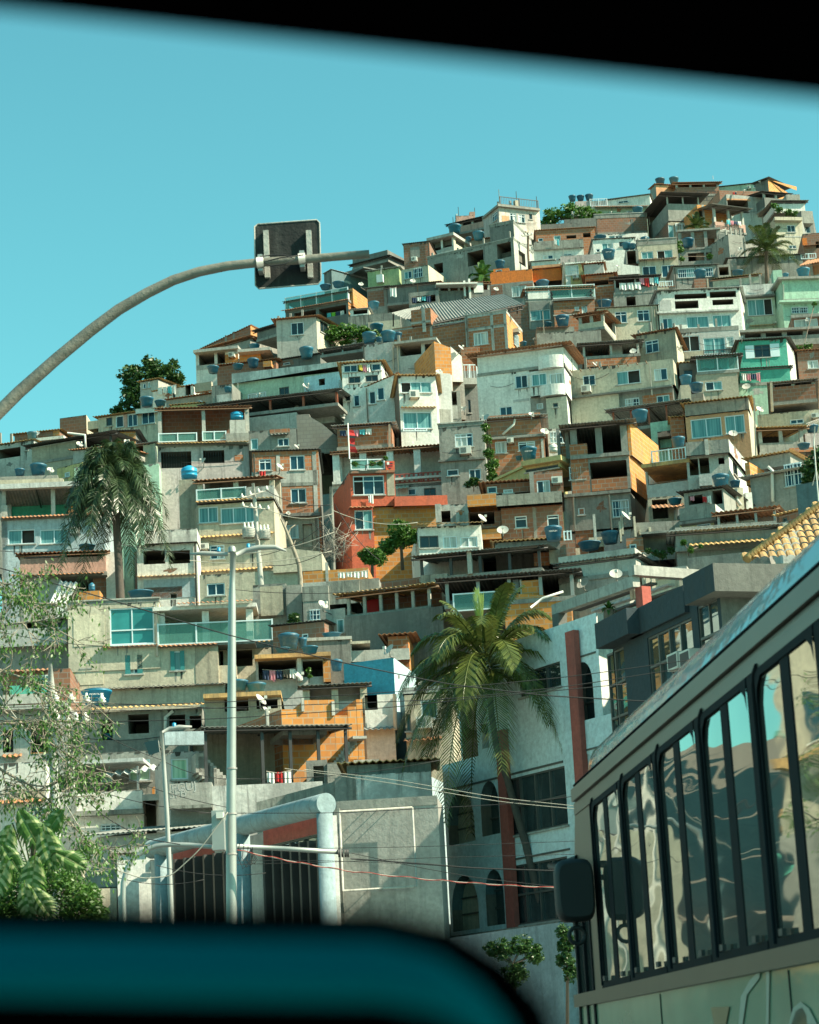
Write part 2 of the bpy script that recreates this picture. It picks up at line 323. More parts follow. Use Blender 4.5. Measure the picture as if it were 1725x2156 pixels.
    def win(s, x0, y0, x1, y1, k='b', face='f'):
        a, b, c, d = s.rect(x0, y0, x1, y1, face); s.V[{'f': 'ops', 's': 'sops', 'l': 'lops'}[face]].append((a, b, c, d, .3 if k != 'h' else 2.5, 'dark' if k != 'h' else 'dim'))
        if k == 'h': return s
        fr = s.fr(face); W = b-a; Hh = d-c; mb = MB(); t = .05; fm = 'framed' if k in 'kKm' else 'frame'
        bar = lambda u0, u1, z0, z1, n0=.03, n1=.1: mb.box(u0, u1, n0, n1, z0, z1, fm, fr)
        bar(a, a+t, c, d); bar(b-t, b, c, d); bar(a+t, b-t, c, c+t); bar(a+t, b-t, d-t, d)
        nm = 1 if W < 1.7 else (2 if W < 2.4 else 3)
        if W < .6: nm = 0
        if k == 't':
            bar(a+t, b-t, d-Hh*.3, d-Hh*.3+.04); nm = max(nm, 2) if W > .9 else nm
        if k == 'q': bar(a+t, b-t, c+Hh*.38, c+Hh*.38+.05); nm = 1
        for i in range(nm):
            u = a+W*(i+1)/(nm+1); bar(u-.022, u+.022, c+t, d-t, .04, .09)
        if k == 'm':
            nm = 0; fa, fb = max(1, round(W/.75)), max(1, round(Hh/.8))
            for i in range(1, fa): bar(a+W*i/fa-.03, a+W*i/fa+.03, c+t, d-t, .0, .09)
            for i in range(1, fb): bar(a+t, b-t, c+Hh*i/fb-.03, c+Hh*i/fb+.03, .01, .08)
        if k == 'g':
            n = max(3, int(W/.16))
            for i in range(1, n): u = a+W*i/n; mb.box(u-.012, u+.012, -.05, -.025, c, d, 'frame', fr)
            for q in (.0, .5, 1): mb.box(a, b, -.025, -.005, c+(Hh-.03)*q, c+(Hh-.03)*q+.03, 'frame', fr)
        mb.box(a-.06, b+.06, -.07, .025, c-.06, c-.003, 'lgrey' if k != 'q' else 'frame', fr)
        o = mb.build('window', s.root)
        pm = {'c': 'cur', 'w': 'curw', 'n': 'curg', 'q': 'glt', 'k': 'gld', 'm': 'mir'}.get(k)
        n = nm+1
        for i in range(n):
            p = MB(); u0 = a+W*i/n; u1 = a+W*(i+1)/n
            mt = pm or rnd.choice(['gl', 'gl', 'gl', 'cur', 'gld', 'curw'])
            if k in 'bcntg' and n > 1 and rnd.random() < .18 and W > 1.2: continue
            e = .012 if i % 2 else 0
            p.face([fr[0]+fr[1]*u+fr[2]*(.07+e)+Z*z for u, z in ((u0+.01, c+.02), (u1-.01, c+.02), (u1-.01, d-.02), (u0+.01, d-.02))], mt); p.build('pane', o)
        if k == 's':
            for u0, u1 in ((a, a+W*.3), (b-W*.3, b)):
                q = MB(); q.box(u0, u1, -.05, -.01, c, d, 'shut', fr); q.build('shutter', o)
        return s
    def roof(s, mat='tile', over=.35, rise=.8, drop=.0, wave=True, x0=None, x1=None, th=.02):
        over *= .7; V = s.V; u0 = V['u0']-over; u1 = V['u1']+over; mb = MB(); zl, zr = V['zl']+.06, V['zr']+.06; v0 = V['v']-over; v1 = V['v']+V['dep']+.2
        k = (V['zr']-V['zl'])/(max(.5, V['u1']-V['u0'])); zl -= k*over; zr += k*over
        a, b = (u0, v0, zl-drop), (u1, v0, zr-drop); c, d = (V.get('ub', V['u1'])+over, v1, zr+rise), (V.get('ua', V['u0'])-over, v1, zl+rise)
        if wave: mb.sheet(a, b, c, d, mat, *((.2, .03) if 'tile' in mat else (.16, .018)))
        else:
            mb.face([a, b, c, d], mat); q = lambda p: (p[0], p[1], p[2]-.12); A, B, C2, D2 = map(q, (a, b, c, d))
            mb.face([A, B, C2, D2], mat); mb.face([a, b, B, A], mat); mb.face([b, c, C2, B], mat); mb.face([d, a, A, D2], mat); mb.face([c, d, D2, C2], mat)
        if rise > .3:   # gable triangles under the sheet
            for u, z in ((V['u0']+.01, V['zl']), (V['u1']-.01, V['zr'])):
                mb.face([(u, V['v'], z), (u, V['v']+V['dep'], z), (u, V['v']+V['dep'], z+rise*.85)], V['sm'])
        mb.build('roof', s.root); return s
    def par(s, h=.9, mat=None, x0=None, th=.14):
        V = s.V; mb = MB(); m = mat or V['mat']; u0, u1, v0, v1 = V['u0'], V['u1'], V['v'], V['v']+V['dep']; e = .02
        P = [((u0-e, u0+th), (v0+th, v1)), ((u1-th, u1+e), (v0+th, v1)), ((u0-e, u1+e), (v0-e, v0+th))]
        a, b, c, d = *P[2][0], *P[2][1]; mb.box(a, b, c, d, min(V['zl'], V['zr'])-.04, max(V['zl'], V['zr'])+h, m)
        for fc in 'sl': mb.box(V['v']+th+.01, s.sl(V, fc), -e, th, min(V['zl'], V['zr'])-.04, max(V['zl'], V['zr'])+h, m if fc == 'l' else (V['sm'] if m == V['mat'] else m), s.fr(fc))
        mb.box(u0-e-.04, u1+e+.04, v0-e-.04, v0+th+.03, max(V['zl'], V['zr'])+h+.002, max(V['zl'], V['zr'])+h+.06, 'lgrey')
        mb.build('parapet', s.root); return s
    def slab(s, x0, y0, x1, th=.16, proj=.35, mat='grey', dep=4, v=None, name='slab'):
        if v is None: v = s.V['v']
        u0, z = s.f(x0, y0, v-proj); u1, _ = s.f(x1, y0, v-proj); mb = MB(); mb.box(u0, u1, v-proj, v+dep if dep else v-.003, z-th, z, mat); mb.build(name, s.root); return s
    def eave(s, x0, y0, x1, mat='tile', proj=.55, drop=.22, face='f'):
        proj *= .7; drop *= .6
        fr = s.fr(face); q = s.f if face == 'f' else (lambda x, y: s.g(x, y, face))
        u0, z = q(x0, y0); u1, z1 = q(x1, y0)
        if u1 < u0: u0, u1 = u1, u0
        if face != 'f': z = (z+z1)/2
        mb = MB(); P = lambda u, n, zz: fr[0]+fr[1]*u+fr[2]*n+Z*zz
        mb.sheet(P(u0, -proj, z-drop), P(u1, -proj, z-drop), P(u1, -.01, z), P(u0, -.01, z), mat, .2, .025); mb.build('eave', s.root); return s
    def terr(s, x0, y0, x1, yb, par=.9, pm=None, posts=3, roof='zinc', rise=.3, over=.35, back='dim', v=0, dep=4, post='lgrey', rail=None, left=True, pw=.1, sides=True, slabm='grey', sl=0):
        """open roofed terrace: roof line at y0, floor at yb; par = parapet height in metres"""
        if back not in ('dark', 'dim', None): dep *= .6; over *= .6
        V = dict(v=v); s.V = V; u0, zt = s.f(x0, y0, v); u1, _ = s.f(x1, y0, v); _, z0 = s.f(x0, yb, v); v1 = v+dep
        V.update(u0=u0, u1=u1, zl=zt, zr=zt, z0=z0, dep=dep, mat=pm or 'grey', sm='grey', lm='grey', tm='grey')
        fl = MB(); fl.box(u0-.05, u1+.05, v-.05, v1, z0-.18, z0, slabm); fl.build('floor_slab', s.root)
        if par:
            mb = MB(); m = pm or 'grey'
            mb.box(u0, u1, v, v+.12, z0+.002, z0+par, m)
            if sides: mb.box(u0, u0+.12, v+.122, v1, z0+.002, z0+par, m); mb.box(u1-.12, u1, v+.122, v1, z0+.002, z0+par, m)
            mb.build('parapet', s.root)
        if rail: s._rail(u0, u1, v, z0+(par or 0), z0+(par or 0)+(1.0 if not par else .45), rail)
        if back:
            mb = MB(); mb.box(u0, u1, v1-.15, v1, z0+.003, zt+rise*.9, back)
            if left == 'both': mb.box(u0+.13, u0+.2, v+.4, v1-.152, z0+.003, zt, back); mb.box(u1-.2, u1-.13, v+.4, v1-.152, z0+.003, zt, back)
            mb.build('back_wall', s.root)
        for i in range(posts):
            u = u0+pw+(u1-u0-2*pw)*i/max(1, posts-1); mb = MB(); mb.box(u-pw, u+pw, v+.125, v+.125+2*pw, z0+(0 if not par else .002), zt-.03, post); mb.build('post', s.root)
            if i in (0, posts-1): mb = MB(); mb.box(u-pw, u+pw, v1-.36, v1-.17, z0+.01, zt+rise*.8, post); mb.build('post', s.root)
        if roof:
            mb = MB(); a = (u0-over, v-over, zt-.02+sl), (u1+over, v-over, zt-.02-sl), (u1+over, v1+.3, zt+rise-sl), (u0-over, v1+.3, zt+rise+sl)
            if roof in ('grey', 'lgrey', 'dgrey', 'white', 'cream', 'stained'): mb.box(u0-over, u1+over, v-over, v1+.2, zt, zt+.16, roof)
            else:
                mb.sheet(*a, roof, *((.2, .03) if 'tile' in roof else (.16, .018)))
                n = max(2, int((u1-u0)/1.6))
                for i in range(n+1):
                    u = u0+(u1-u0)*i/n; mb.tube([(u, v-over*.8, zt-.11), (u, v1, zt+rise-.1)], .035, 'metald' if 'zinc' in roof else 'wood', 4)
                mb.tube([(u0-over, v, zt-.13), (u1+over, v, zt-.13)], .045, 'metald' if 'zinc' in roof else 'wood', 4)
            mb.build('roof', s.root)
        return s
    def _rail(s, u0, u1, v, z0, z1, kind):
        mb = MB(); n = max(2, int((u1-u0)/1.3))
        fm = {'glass': 'frame', 'bars': 'frame', 'barsd': 'metald', 'bal': 'column'}[kind]
        mb.box(u0, u1, v-.04, v+.02, z1-.05, z1, fm); mb.box(u0, u1, v-.04, v+.02, z0+.002, z0+.05, fm)
        for i in range(n+1): u = u0+(u1-u0)*i/n; mb.box(u-.03, u+.03, v-.05, v+.03, z0, z1+.01, fm)
        if kind in ('bars', 'barsd', 'bal'):
            n = int((u1-u0)/(.16 if kind != 'bal' else .24)); w = .012 if kind != 'bal' else .06
            for i in range(1, n): u = u0+(u1-u0)*i/n; mb.box(u-w, u+w, v-.02, v, z0+.05, z1-.05, fm)
        o = mb.build('railing', s.root)
        if kind == 'glass':
            p = MB(); p.face([(u0, v-.01, z0+.05), (u1, v-.01, z0+.05), (u1, v-.01, z1-.05), (u0, v-.01, z1-.05)], 'rgl'); p.build('pane', o)
    def rail(s, x0, y0, x1, y1, kind='glass', v=None):
        if v is None: v = s.V['v']-.06
        a, b, c, d = s.rect(x0, y0, x1, y1, 'f', v); s._rail(a, b, v, c, d, kind); return s
    def box(s, x0, y0, x1, y1, mat, proj=.8, back=0, name='balcony', v=None):
        if v is None: v = s.V['v']
        a, b, c, d = s.rect(x0, y0, x1, y1, 'f', v-proj); mb = MB(); mb.box(a, b, v-proj, v+back-.004, c, d, mat); mb.build(name, s.root); return s
    def bal(s, x0, y0, x1, y1, mat, proj=.9):   # hollow balcony with parapet
        v = s.V['v']; a, b, c, d = s.rect(x0, y0, x1, y1, 'f', v-proj); mb = MB()
        mb.box(a, b, v-proj, v-.004, c, c+.14, mat); mb.box(a, b, v-proj, v-proj+.1, c+.142, d, mat); mb.box(a, a+.1, v-proj+.102, v-.004, c+.142, d, mat); mb.box(b-.1, b, v-proj+.102, v-.004, c+.142, d, mat)
        mb.build('balcony', s.root); return s
    def ac(s, x, y, w=.75, h=.5, face='f'):
        w *= .5; h *= .52
        fr = s.fr(face); u, z = s.f(x, y) if face == 'f' else s.g(x, y, face); mb = MB()
        mb.box(u-w/2, u+w/2, -.4, -.02, z-h/2, z+h/2, 'acm', fr); n = 6
        for i in range(n): zz = z-h*.35+h*.7*i/n; mb.box(u-w*.4, u+w*.1, -.412, -.401, zz, zz+h*.05, 'metald', fr)
        mb.box(u-w/2, u-w/2+.04, -.38, -.02, z-h/2-.06, z-h/2-.002, 'metald', fr); mb.box(u+w/2-.04, u+w/2, -.38, -.02, z-h/2-.06, z-h/2-.002, 'metald', fr)
        mb.build('air_conditioner', s.root); return s
    def dish(s, x, y, w=1.0, az=None, v=None, pole=.5):
        if v is None: v = s.V['v']-.35
        u, z = s.f(x, y, v); az = rnd.uniform(-70, 70) if az is None else az; mb = MB(); r = w*.16; pole = pole*.45; el = R(35); az = R(az)
        n = Vector((sin(az)*cos(el), -cos(az)*cos(el), sin(el))); a = n.cross(Z).normalized(); b = a.cross(n); C = Vector((u, v, z)); k = mb.mi('dishm'); rings = [(0, 0), (.5, .05), (.85, .13), (1, .18)]; n0 = len(mb.v); seg = 16
        for q, dpt in rings:
            for j in range(seg): an = 2*pi*j/seg; mb.v.append(tuple(C+(a*cos(an)+b*sin(an))*r*max(q, .02)+n*dpt*r))
        for i in range(3):
            for j in range(seg): q = n0+i*seg; mb.f.append((q+j, q+(j+1) % seg, q+seg+(j+1) % seg, q+seg+j)); mb.m.append(k); mb.sm.append(True)
        mb.tube([C-b*r*.95+n*.15*r, C+n*r*.9-b*.3*r], .018, 'metal', 5); mb.box(C.x+n.x*r*.9-.05-b.x*.3*r, C.x+n.x*r*.9+.05-b.x*.3*r, C.y+n.y*r*.9-.05-b.y*.3*r, C.y+n.y*r*.9+.05-b.y*.3*r, C.z+n.z*r*.9-.04-b.z*.3*r, C.z+n.z*r*.9+.06-b.z*.3*r, 'acm')
        mb.tube([C-n*.02, C-n*.1*r-Z*.1, C-n*.1*r-Z*pole], .025, 'metal', 6); mb.tube([C-n*.1*r-Z*pole, Vector((u, s.V['v']+.05, z-pole))], .025, 'metal', 6)
        mb.build('satellite_dish', s.root); return s
    def pipe(s, *pts, r=.045, v=None, mat='pipe', name='drainpipe'):
        v = s.V['v']-r-.03 if v is None else v; mb = MB(); P = []
        for x, y in zip(pts[::2], pts[1::2]): u, z = s.f(x, y, v); P.append((u, v, z))
        mb.tube(P, r, mat, 6); mb.build(name, s.root); return s
    def ant(s, x, y, y2, v=None, mat='metal'):   # thin mast
        v = s.V['v']+.3 if v is None else v; u, z = s.f(x, y, v); _, z2 = s.f(x, y2, v); mb = MB(); mb.tube([(u, v, z), (u, v, z2)], .03, mat, 5); mb.build('mast', s.root); return s
    def wash(s, x0, y0, x1, y1, cols, v=None):
        """laundry hanging: its own things, one per garment line"""
        v = s.V['v']-.15 if v is None else v; a, b, c, d = s.rect(x0, y0, x1, y1, 'f', v); return (s, a, b, c, d, v, cols)
    def clutter(s):
        for V in list(s.vols)[:2]:
            W = V['u1']-V['u0']; hh = V['zl']-V['zb']; s.V = V
            if W < 1.5 or hh < 1.5: continue
            if rnd.random() < .6:
                u = V['u0']+W*rnd.choice((.03, .97, rnd.random())); 
                if not any(o[0]-.1 < u < o[1]+.1 for o in V['ops']): mb = MB(); mb.tube([(u, V['v']-.07, V['zl']-.1), (u, V['v']-.07, V['zb']-.5)], .04, rnd.choice(('pipe', 'grey', 'dgrey')), 6); mb.build('drainpipe', s.root)
            if rnd.random() < .6:
                z = V['zl']-hh*rnd.choice((.1, .5, .3)); mb = MB(); a, b = V['u0']+W*rnd.uniform(0, .3), V['u0']+W*rnd.uniform(.6, 1); sg = rnd.uniform(.05, .3); mb.tube([(a+(b-a)*t/8, V['v']-.09, z-sg*4*(t/8)*(1-t/8)) for t in range(9)], .012, 'wirem', 4, False); mb.build('service_cable', s.root)
            if rnd.random() < .35 and V['zl']-V['zr'] < .1:
                for k in range(rnd.randint(2, 4)): u = V['u0']+W*(.04+.3*k); mb = MB(); mb.box(u-.07, u+.07, V['v']+.3, V['v']+.44, V['zl']-.02, V['zl']+rnd.uniform(.4, .9), 'grey'); mb.build('stub_post', s.root) if u < V['u1'] else None
    def grime(s, mb, V):
        if V['mat'] in ('brick', 'bricko', 'block', 'dim', 'dark') or abs(V['zl']-V['zr']) > .01: return
        for face, L0, L1, zt in (('f', V['u0'], V['u1'], V['zl']), ('s', V['v'], s.sl(V, 's'), V['zr']), ('l', V['v'], s.sl(V, 'l'), V['zl'])):
            s.V = V; O, U, N = s.fr(face); ops = V[{'f': 'ops', 's': 'sops', 'l': 'lops'}[face]]; P = lambda u, z, n=-.008: O+U*u+N*n+Z*z; hh = zt-V['zb']
            if L1-L0 < 1 or hh < .6: continue
            if rnd.random() < .62:
                x = L0; ph = rnd.uniform(0, 6)
                while x < L1-.1:
                    w = rnd.uniform(.06, .3); q = max(.02, (.5+.5*sin(x*1.3+ph))*rnd.uniform(.05, .55)**1.3*min(1.2, hh*.4)); x2 = min(L1, x+w)
                    if not any(o[0] < x2 and o[1] > x and o[3] > zt-q for o in ops): mb.face([P(x, zt-.005), P(x2, zt-.005), P(x2-w*rnd.uniform(.1, .4), zt-q*rnd.uniform(.6, 1)), P(x+w*rnd.uniform(0, .3), zt-q)], 'mould' if rnd.random() < .7 else 'dgrey')
                    x = x2+(rnd.uniform(0, .25) if rnd.random() < .4 else 0)
            if s.D > 96 and rnd.random() < .45:      # render fallen off: ragged block patches
                for _ in range(rnd.randint(1, 2)):
                    cx, cz = rnd.uniform(L0+.3, L1-.3), rnd.uniform(V['zb']+.2, zt-.3); rx, rz = rnd.uniform(.2, .6), rnd.uniform(.12, .4); n = 17; pts = []
                    for i in range(n): a = 2*pi*i/n; k = rnd.uniform(.35, 1.15); pts.append((min(L1-.02, max(L0+.02, cx+cos(a)*rx*k)), min(zt-.03, max(V['z0'], cz+sin(a)*rz*k))))
                    a0, a1, b0, b1 = min(p[0] for p in pts), max(p[0] for p in pts), min(p[1] for p in pts), max(p[1] for p in pts)
                    if any(o[0] < a1 and o[1] > a0 and o[2] < b1 and o[3] > b0 for o in ops): continue
                    mb.face([P(u, z, -.005) for u, z in pts], rnd.choice(('brick', 'brickd', 'grey', 'dgrey', 'lgrey')))
            for o in ops:       # streaks under sills
                if o[4] < .5 and rnd.random() < .6:
                    for _ in range(3): u = rnd.uniform(o[0], o[1]-.1); q = rnd.uniform(.2, .7); w = rnd.uniform(.04, .1); mb.face([P(u, o[2]-.07), P(u+w, o[2]-.07), P(u+w*.7, o[2]-q), P(u+w*.3, o[2]-q)], 'mould' if rnd.random() < .4 else 'grey')
    def done(s):
        if s.root.get('category') == 'house': s.clutter()
        for V in s.vols:
            mb = MB(); u0, u1, v0, v1, z0, zl, zr = V['u0'], V['u1'], V['v'], V['v']+V['dep'], V['z0'], V['zl'], V['zr']
            s.V = V
            for face, (a, b, c, d), mat, pr in V['pat']:
                fr = s.fr(face); key = {'f': 'ops', 's': 'sops', 'l': 'lops'}[face]; ops = [o for o in V[key]]
                O2 = (fr[0]-fr[2]*pr, fr[1], fr[2]); g = MB()
                sub = [(max(o[0], a), min(o[1], b), max(o[2], c), min(o[3], d), pr*.9, mat) for o in ops if o[0] < b and o[1] > a and o[2] < d and o[3] > c]
                grid_face(mb, O2, a, b, c, d, d, [q for q in sub], mat) if False else s._pface(mb, O2, a, b, c, d, sub, mat, pr)
            grid_face(mb, s._fr(V, 'f'), u0, u1, z0, zl, zr, V['ops'], V['mat'])
            grid_face(mb, s._fr(V, 's'), v0, s.sl(V, 's'), z0, zr, zr, V['sops'], V['sm']); grid_face(mb, s._fr(V, 'l'), v0, s.sl(V, 'l'), z0, zl, zl, V['lops'], V['lm'])
            ua, ub = V['ua'], V['ub']; mb.face([(ua, v1, z0), (ub, v1, z0), (ub, v1, zr), (ua, v1, zl)], V['mat']); mb.face([(u0, v0, zl), (u1, v0, zr), (ub, v1, zr), (ua, v1, zl)], V['tm'])
            if s.root.get('category') == 'house': s.grime(mb, V)
            mb.build(V['name'], s.root)
    def _fr(s, V, face): s.V = V; return s.fr(face)
    def _pface(s, mb, fr, a, b, c, d, ops, mat, pr):
        O, U, N = fr; P = lambda u, z, n=0: O+U*u+N*n+Z*z
        us = sorted({a, b, *[q for o in ops for q in o[:2]]}); zs = sorted({c, d, *[q for o in ops for q in o[2:4]]})
        for i in range(len(us)-1):
            for j in range(len(zs)-1):
                cu = (us[i]+us[i+1])/2; cz = (zs[j]+zs[j+1])/2
                if any(o[0] < cu < o[1] and o[2] < cz < o[3] for o in ops): continue
                mb.face([P(us[i], zs[j]), P(us[i+1], zs[j]), P(us[i+1], zs[j+1]), P(us[i], zs[j+1])], mat)
        mb.face([P(a, c), P(b, c), P(b, c, pr), P(a, c, pr)], mat); mb.face([P(a, d), P(b, d), P(b, d, pr), P(a, d, pr)], mat)
        mb.face([P(a, c), P(a, d), P(a, d, pr), P(a, c, pr)], mat); mb.face([P(b, c), P(b, d), P(b, d, pr), P(b, c, pr)], mat)
# ---------------------------------------------------------------- water tanks
def _tank(nm, prof, lid, m1, m2):
    root = empty(nm, (0, 0, 0)); a = MB(); a.lathe(prof, m1, 24); a.build('tank_body', root); b = MB(); b.lathe(lid, m2, 24); b.build('lid', root); return root
TP = {}
def tank(F, x, y, w, lab, ref=None, D=None, v=1.2, lid=True, hf=None, mat='tank', text=None, kind=0, cols=None):
    """tank with its foot at pixel (x, y), w pixels wide at the rim"""
    X, Y = cv(F, x, y); Wp = w*FR[F][2]
    if ref is not None: P = ref.w(x, y, v, F)
    else: P = at(X, Y, D or Dof(Y))
    dia = Wp*P.y/FPX*1.0; key = (mat, kind)
    if key not in TP:
        if kind == 0: prof = [(0, 0), (.36, 0), (.39, .16), (.405, .165), (.41, .3), (.43, .305), (.445, .46), (.47, .465), (.485, .56), (.5, .57), (.5, .61), (.46, .62)]; ld = [(.5, .6), (.5, .64), (.42, .69), (.3, .725), (.12, .74), (.1, .77), (.02, .77)]
        else: prof = [(0, 0), (.47, 0), (.47, .2), (.49, .21), (.48, .24), (.48, .5), (.5, .51), (.48, .54), (.48, .74), (.44, .8)]; ld = [(.43, .79), (.3, .9), (.17, .94), (.17, 1.0), (.02, 1.0)]
        TP[key] = _tank('water_tank', prof, ld, mat, 'tankd' if kind == 0 else mat); r = TP[key]
    else: r = copy_tree(TP[key])
    r.location = P; r.scale = (dia, dia, dia*(rnd.uniform(.85, 1.12) if hf is None else hf)); r.rotation_euler = (rnd.uniform(-.02, .02), rnd.uniform(-.02, .02), rnd.uniform(0, 6))
    tag(r, lab, 'water tank', 'blue rooftop water tanks')
    if text:
        o = words('lettering', text, .11, 'cloth_w', r)
        an = math.atan2(-P.y, -P.x)-r.rotation_euler.z; rr = .455
        o.location = (cos(an)*rr, sin(an)*rr, .38); o.rotation_euler = (R(80), 0, an+pi/2)
    return r
def laundry(w, label, cat='laundry'):
    s, a, b, c, d, v, cols = w; root = empty('clothes_line', s.O+s.ex*a+s.ey*v+Z*c, s.yaw); tag(root, label, cat, 'washing hung out on the hillside')
    mb = MB(); mb.tube([(0, 0, d-c), ((b-a)/2, 0, d-c-.08), (b-a, 0, d-c)], .012, 'wirel', 4); mb.build('line', root); u = 0; n = len(cols); W = (b-a)/n
    for i, m in enumerate(cols):
        g = MB(); h = (d-c)*rnd.uniform(.65, 1); k = 6; x0 = u+W*.06; x1 = u+W*.94; zt = d-c-.04
        for j in range(k):
            p = x0+(x1-x0)*j/k; q = x0+(x1-x0)*(j+1)/k; yy = .05*sin(j*2.1+i); y2 = .05*sin((j+1)*2.1+i)
            g.face([(p, yy*.3, zt), (q, y2*.3, zt), (q, y2, zt-h*(1-.1*sin(j+1))), (p, yy, zt-h*(1-.1*sin(j)))], m)
        g.build('garment', root); u += W
def B(F, lab, mat, xl, yl, xr, yr, yb, dd=0, D=None, yaw=None, hx=5, **kw):
    h = H(F, lab, xl, yl, xr, yr, yb, dd, D, yaw, hx); h.vol(mat, xl, yl, xr, yr, yb, **kw); return h
def T(F, lab, xl, yl, xr, yr, yb, dd=0, D=None, yaw=None, **kw):
    h = H(F, lab, xl, yl, xr, yr, yb, dd, D, yaw); h.terr(xl, yl, xr, yb, **kw); return h
# ======== hilltop, right (D)
h = B('D', 'small peach hut on the ridge carrying two dark water tanks', 'peach', 515, 140, 690, 150, 215, D=222, lx=470, lmat='grey'); h.roof('tile', .3, .1)
tank('D', 550, 140, 78, 'left of the two dark tanks on the peach ridge hut', h, v=1.5); tank('D', 652, 136, 78, 'right of the two dark tanks on the peach ridge hut', h, v=1.5)
h = T('D', 'open shelter on the ridge under a rusty brown sheet roof', 665, 130, 980, 125, 215, D=220, par=.8, pm='brickd', posts=4, roof='tile', rise=.9, dep=5, over=.4); h.vol('dim', 665, 190, 985, 190, 250, v=0, dep=5); h.rail(828, 185, 955, 260, 'barsd', v=-1.2); h.ant(940, 100, 75)
h = B('D', 'low pale green house at the ridge beneath a weathered sheet roof', 'pmint', 975, 150, 1265, 142, 200, D=222, yaw=8); h.win(1240, 140, 1262, 165); h.roof('zincd', .3, .1); h.ac(1205, 168)
h = B('D', 'ridge hut with a steep grey shed roof and orange block side', 'dgrey', 1250, 135, 1345, 100, 205, D=218, sx=1385, smat='bricko'); h.roof('zincd', .6, .5); h.dish(1290, 120, .9)
h = B('D', 'weathered block wall house just under the ridge with red washing', 'brickd', 985, 182, 1310, 190, 235, D=215); h.dish(1165, 185, .9, 50)
laundry(h.wash(1085, 193, 1115, 215, ['cloth_r', 'cloth_b']), 'small red and dark cloths hung out below the ridge')
h = B('D', 'raw grey concrete house with a wide unfinished opening near the top', 'lgrey', 1035, 210, 1385, 245, 430, D=205, yaw=-12, lx=960, lmat='grey', sops=1); h.op(1048, 255, 1200, 350, 3, 'dim'); h.patch(1040, 245, 1215, 262, 'peach'); h.rail(1040, 190, 1290, 212, 'barsd') if 0 else None
h.pipe(1080, 210, 1072, 250)
h = T('D', 'shed terrace with sagging grey roof at the right end of the ridge', 1315, 195, 1500, 250, 300, D=204, yaw=-20, par=.9, pm='dgrey', posts=3, roof='zincd', rise=1.2, dep=5)
h = T('D', 'flower filled terrace under a flat sheet roof at the ridge end', 1390, 262, 1615, 275, 335, D=198, yaw=-8, par=.7, pm='white', posts=4, roof='zinc', rise=.1, dep=4); h.vol('grey', 1480, 215, 1580, 210, 265, v=1, dep=4)
h = B('D', 'cream rounded corner house beneath the ridge with two small windows', 'cream', 1395, 375, 1595, 400, 590, D=192, yaw=-10, sx=1625, smat='grey'); h.win(1487, 440, 1548, 492); h.slab(1395, 378, 1600, .3, .5, 'cream', 0); h.win(1500, 590, 1555, 612); h.patch(1395, 520, 1600, 530, 'lgrey')
h = B('D', 'grey block house at the far right edge with a bulging balcony', 'dgrey', 1600, 335, 1675, 350, 520, D=196, yaw=-15, sx=1690); h.bal(1595, 335, 1680, 425, 'grey', 1); h.win(1625, 440, 1660, 500)
h = B('D', 'low brick house with orange door at the far right margin', 'brickd', 1600, 505, 1800, 490, 610, D=186, sx=None); h.patch(1600, 535, 1635, 590, 'orange'); h.op(1700, 560, 1725, 610); h.eave(1600, 590, 1740, 'tile')
h = B('D', 'long low white house below a dark tiled roof left of the summit', 'white', 160, 255, 470, 215, 300, D=214); h.win(238, 258, 312, 276); h.roof('zinc', .3, .4)
h = B('D', 'pinkish railed house with tanks at the skyline gap', 'pink', -80, 265, 160, 255, 300, D=213); h.rail(30, 245, 155, 300, 'bars'); h.patch(20, 262, 140, 272, 'lgrey')
tank('D', -100, 262, 60, 'left dark tank on the skyline beside the leafy bush', h, v=.8); tank('D', -40, 258, 62, 'middle dark tank on the skyline beside the leafy bush', h, v=.8); tank('D', 25, 256, 66, 'right dark tank on the skyline beside the leafy bush', h, v=.8)
h = B('D', 'white washed house with dark tile eave and satellite dishes below the summit', 'pmint', 60, 305, 455, 300, 375, D=206); h.eave(55, 300, 470, 'tile', 1.0, .5); h.win(305, 335, 350, 362); h.dish(182, 350, 1.1, 20); h.dish(292, 345, 1.1, 60); h.patch(60, 360, 455, 375, 'stained')
tank('D', 385, 362, 85, 'tank beside the dishes on the dark eaved white house', h, v=-1)
h = B('D', 'weathered red brick house with mouldy top below the leafy bush', 'brickd', 62, 390, 450, 375, 512, D=200); h.par(.35, 'stained'); h.patch(335, 395, 352, 510, 'dgrey'); h.patch(62, 490, 450, 512, 'stained')
h = B('D', 'white strip house with paired small windows under red brick', 'white', 60, 512, 455, 495, 560, D=196); h.win(168, 518, 214, 545); h.win(216, 517, 270, 544)
h = T('D', 'big grey open terrace house on a corner with thin posts near the top', 597, 215, 835, 240, 395, D=196, yaw=-12, par=1.5, pm='grey', posts=3, roof='zincd', rise=.1, dep=6, over=.8, pw=.06, back='dim', sides=True)
h.vol('tan', 605, 405, 830, 430, 600, dep=8, lx=480, lmat='brickd', ext=6); h.win(612, 440, 648, 555, 'c'); h.rail(665, 430, 755, 490, 'bars')
h = B('D', 'orange block annexe with small window beside the grey terrace house', 'bricko', 820, 285, 945, 300, 460, D=193, yaw=-15); h.patch(862, 290, 878, 460, 'lgrey'); h.win(835, 330, 862, 378, 'h')
h = T('D', 'lean-to terrace with slanting grey sheet roof and hanging washing', 945, 300, 1165, 345, 470, D=192, yaw=-25, par=.75, pm='rose', posts=3, roof='zinc', rise=.5, dep=4, over=1.0, back='bricko')
h.vol('grey', 950, 430, 1165, 470, 560, dep=5)
laundry(h.wash(1040, 405, 1150, 440, ['cloth_t', 'cloth_p', 'cloth_b', 'cloth_w']), 'pink and blue washing along the terrace under the slanting roof')
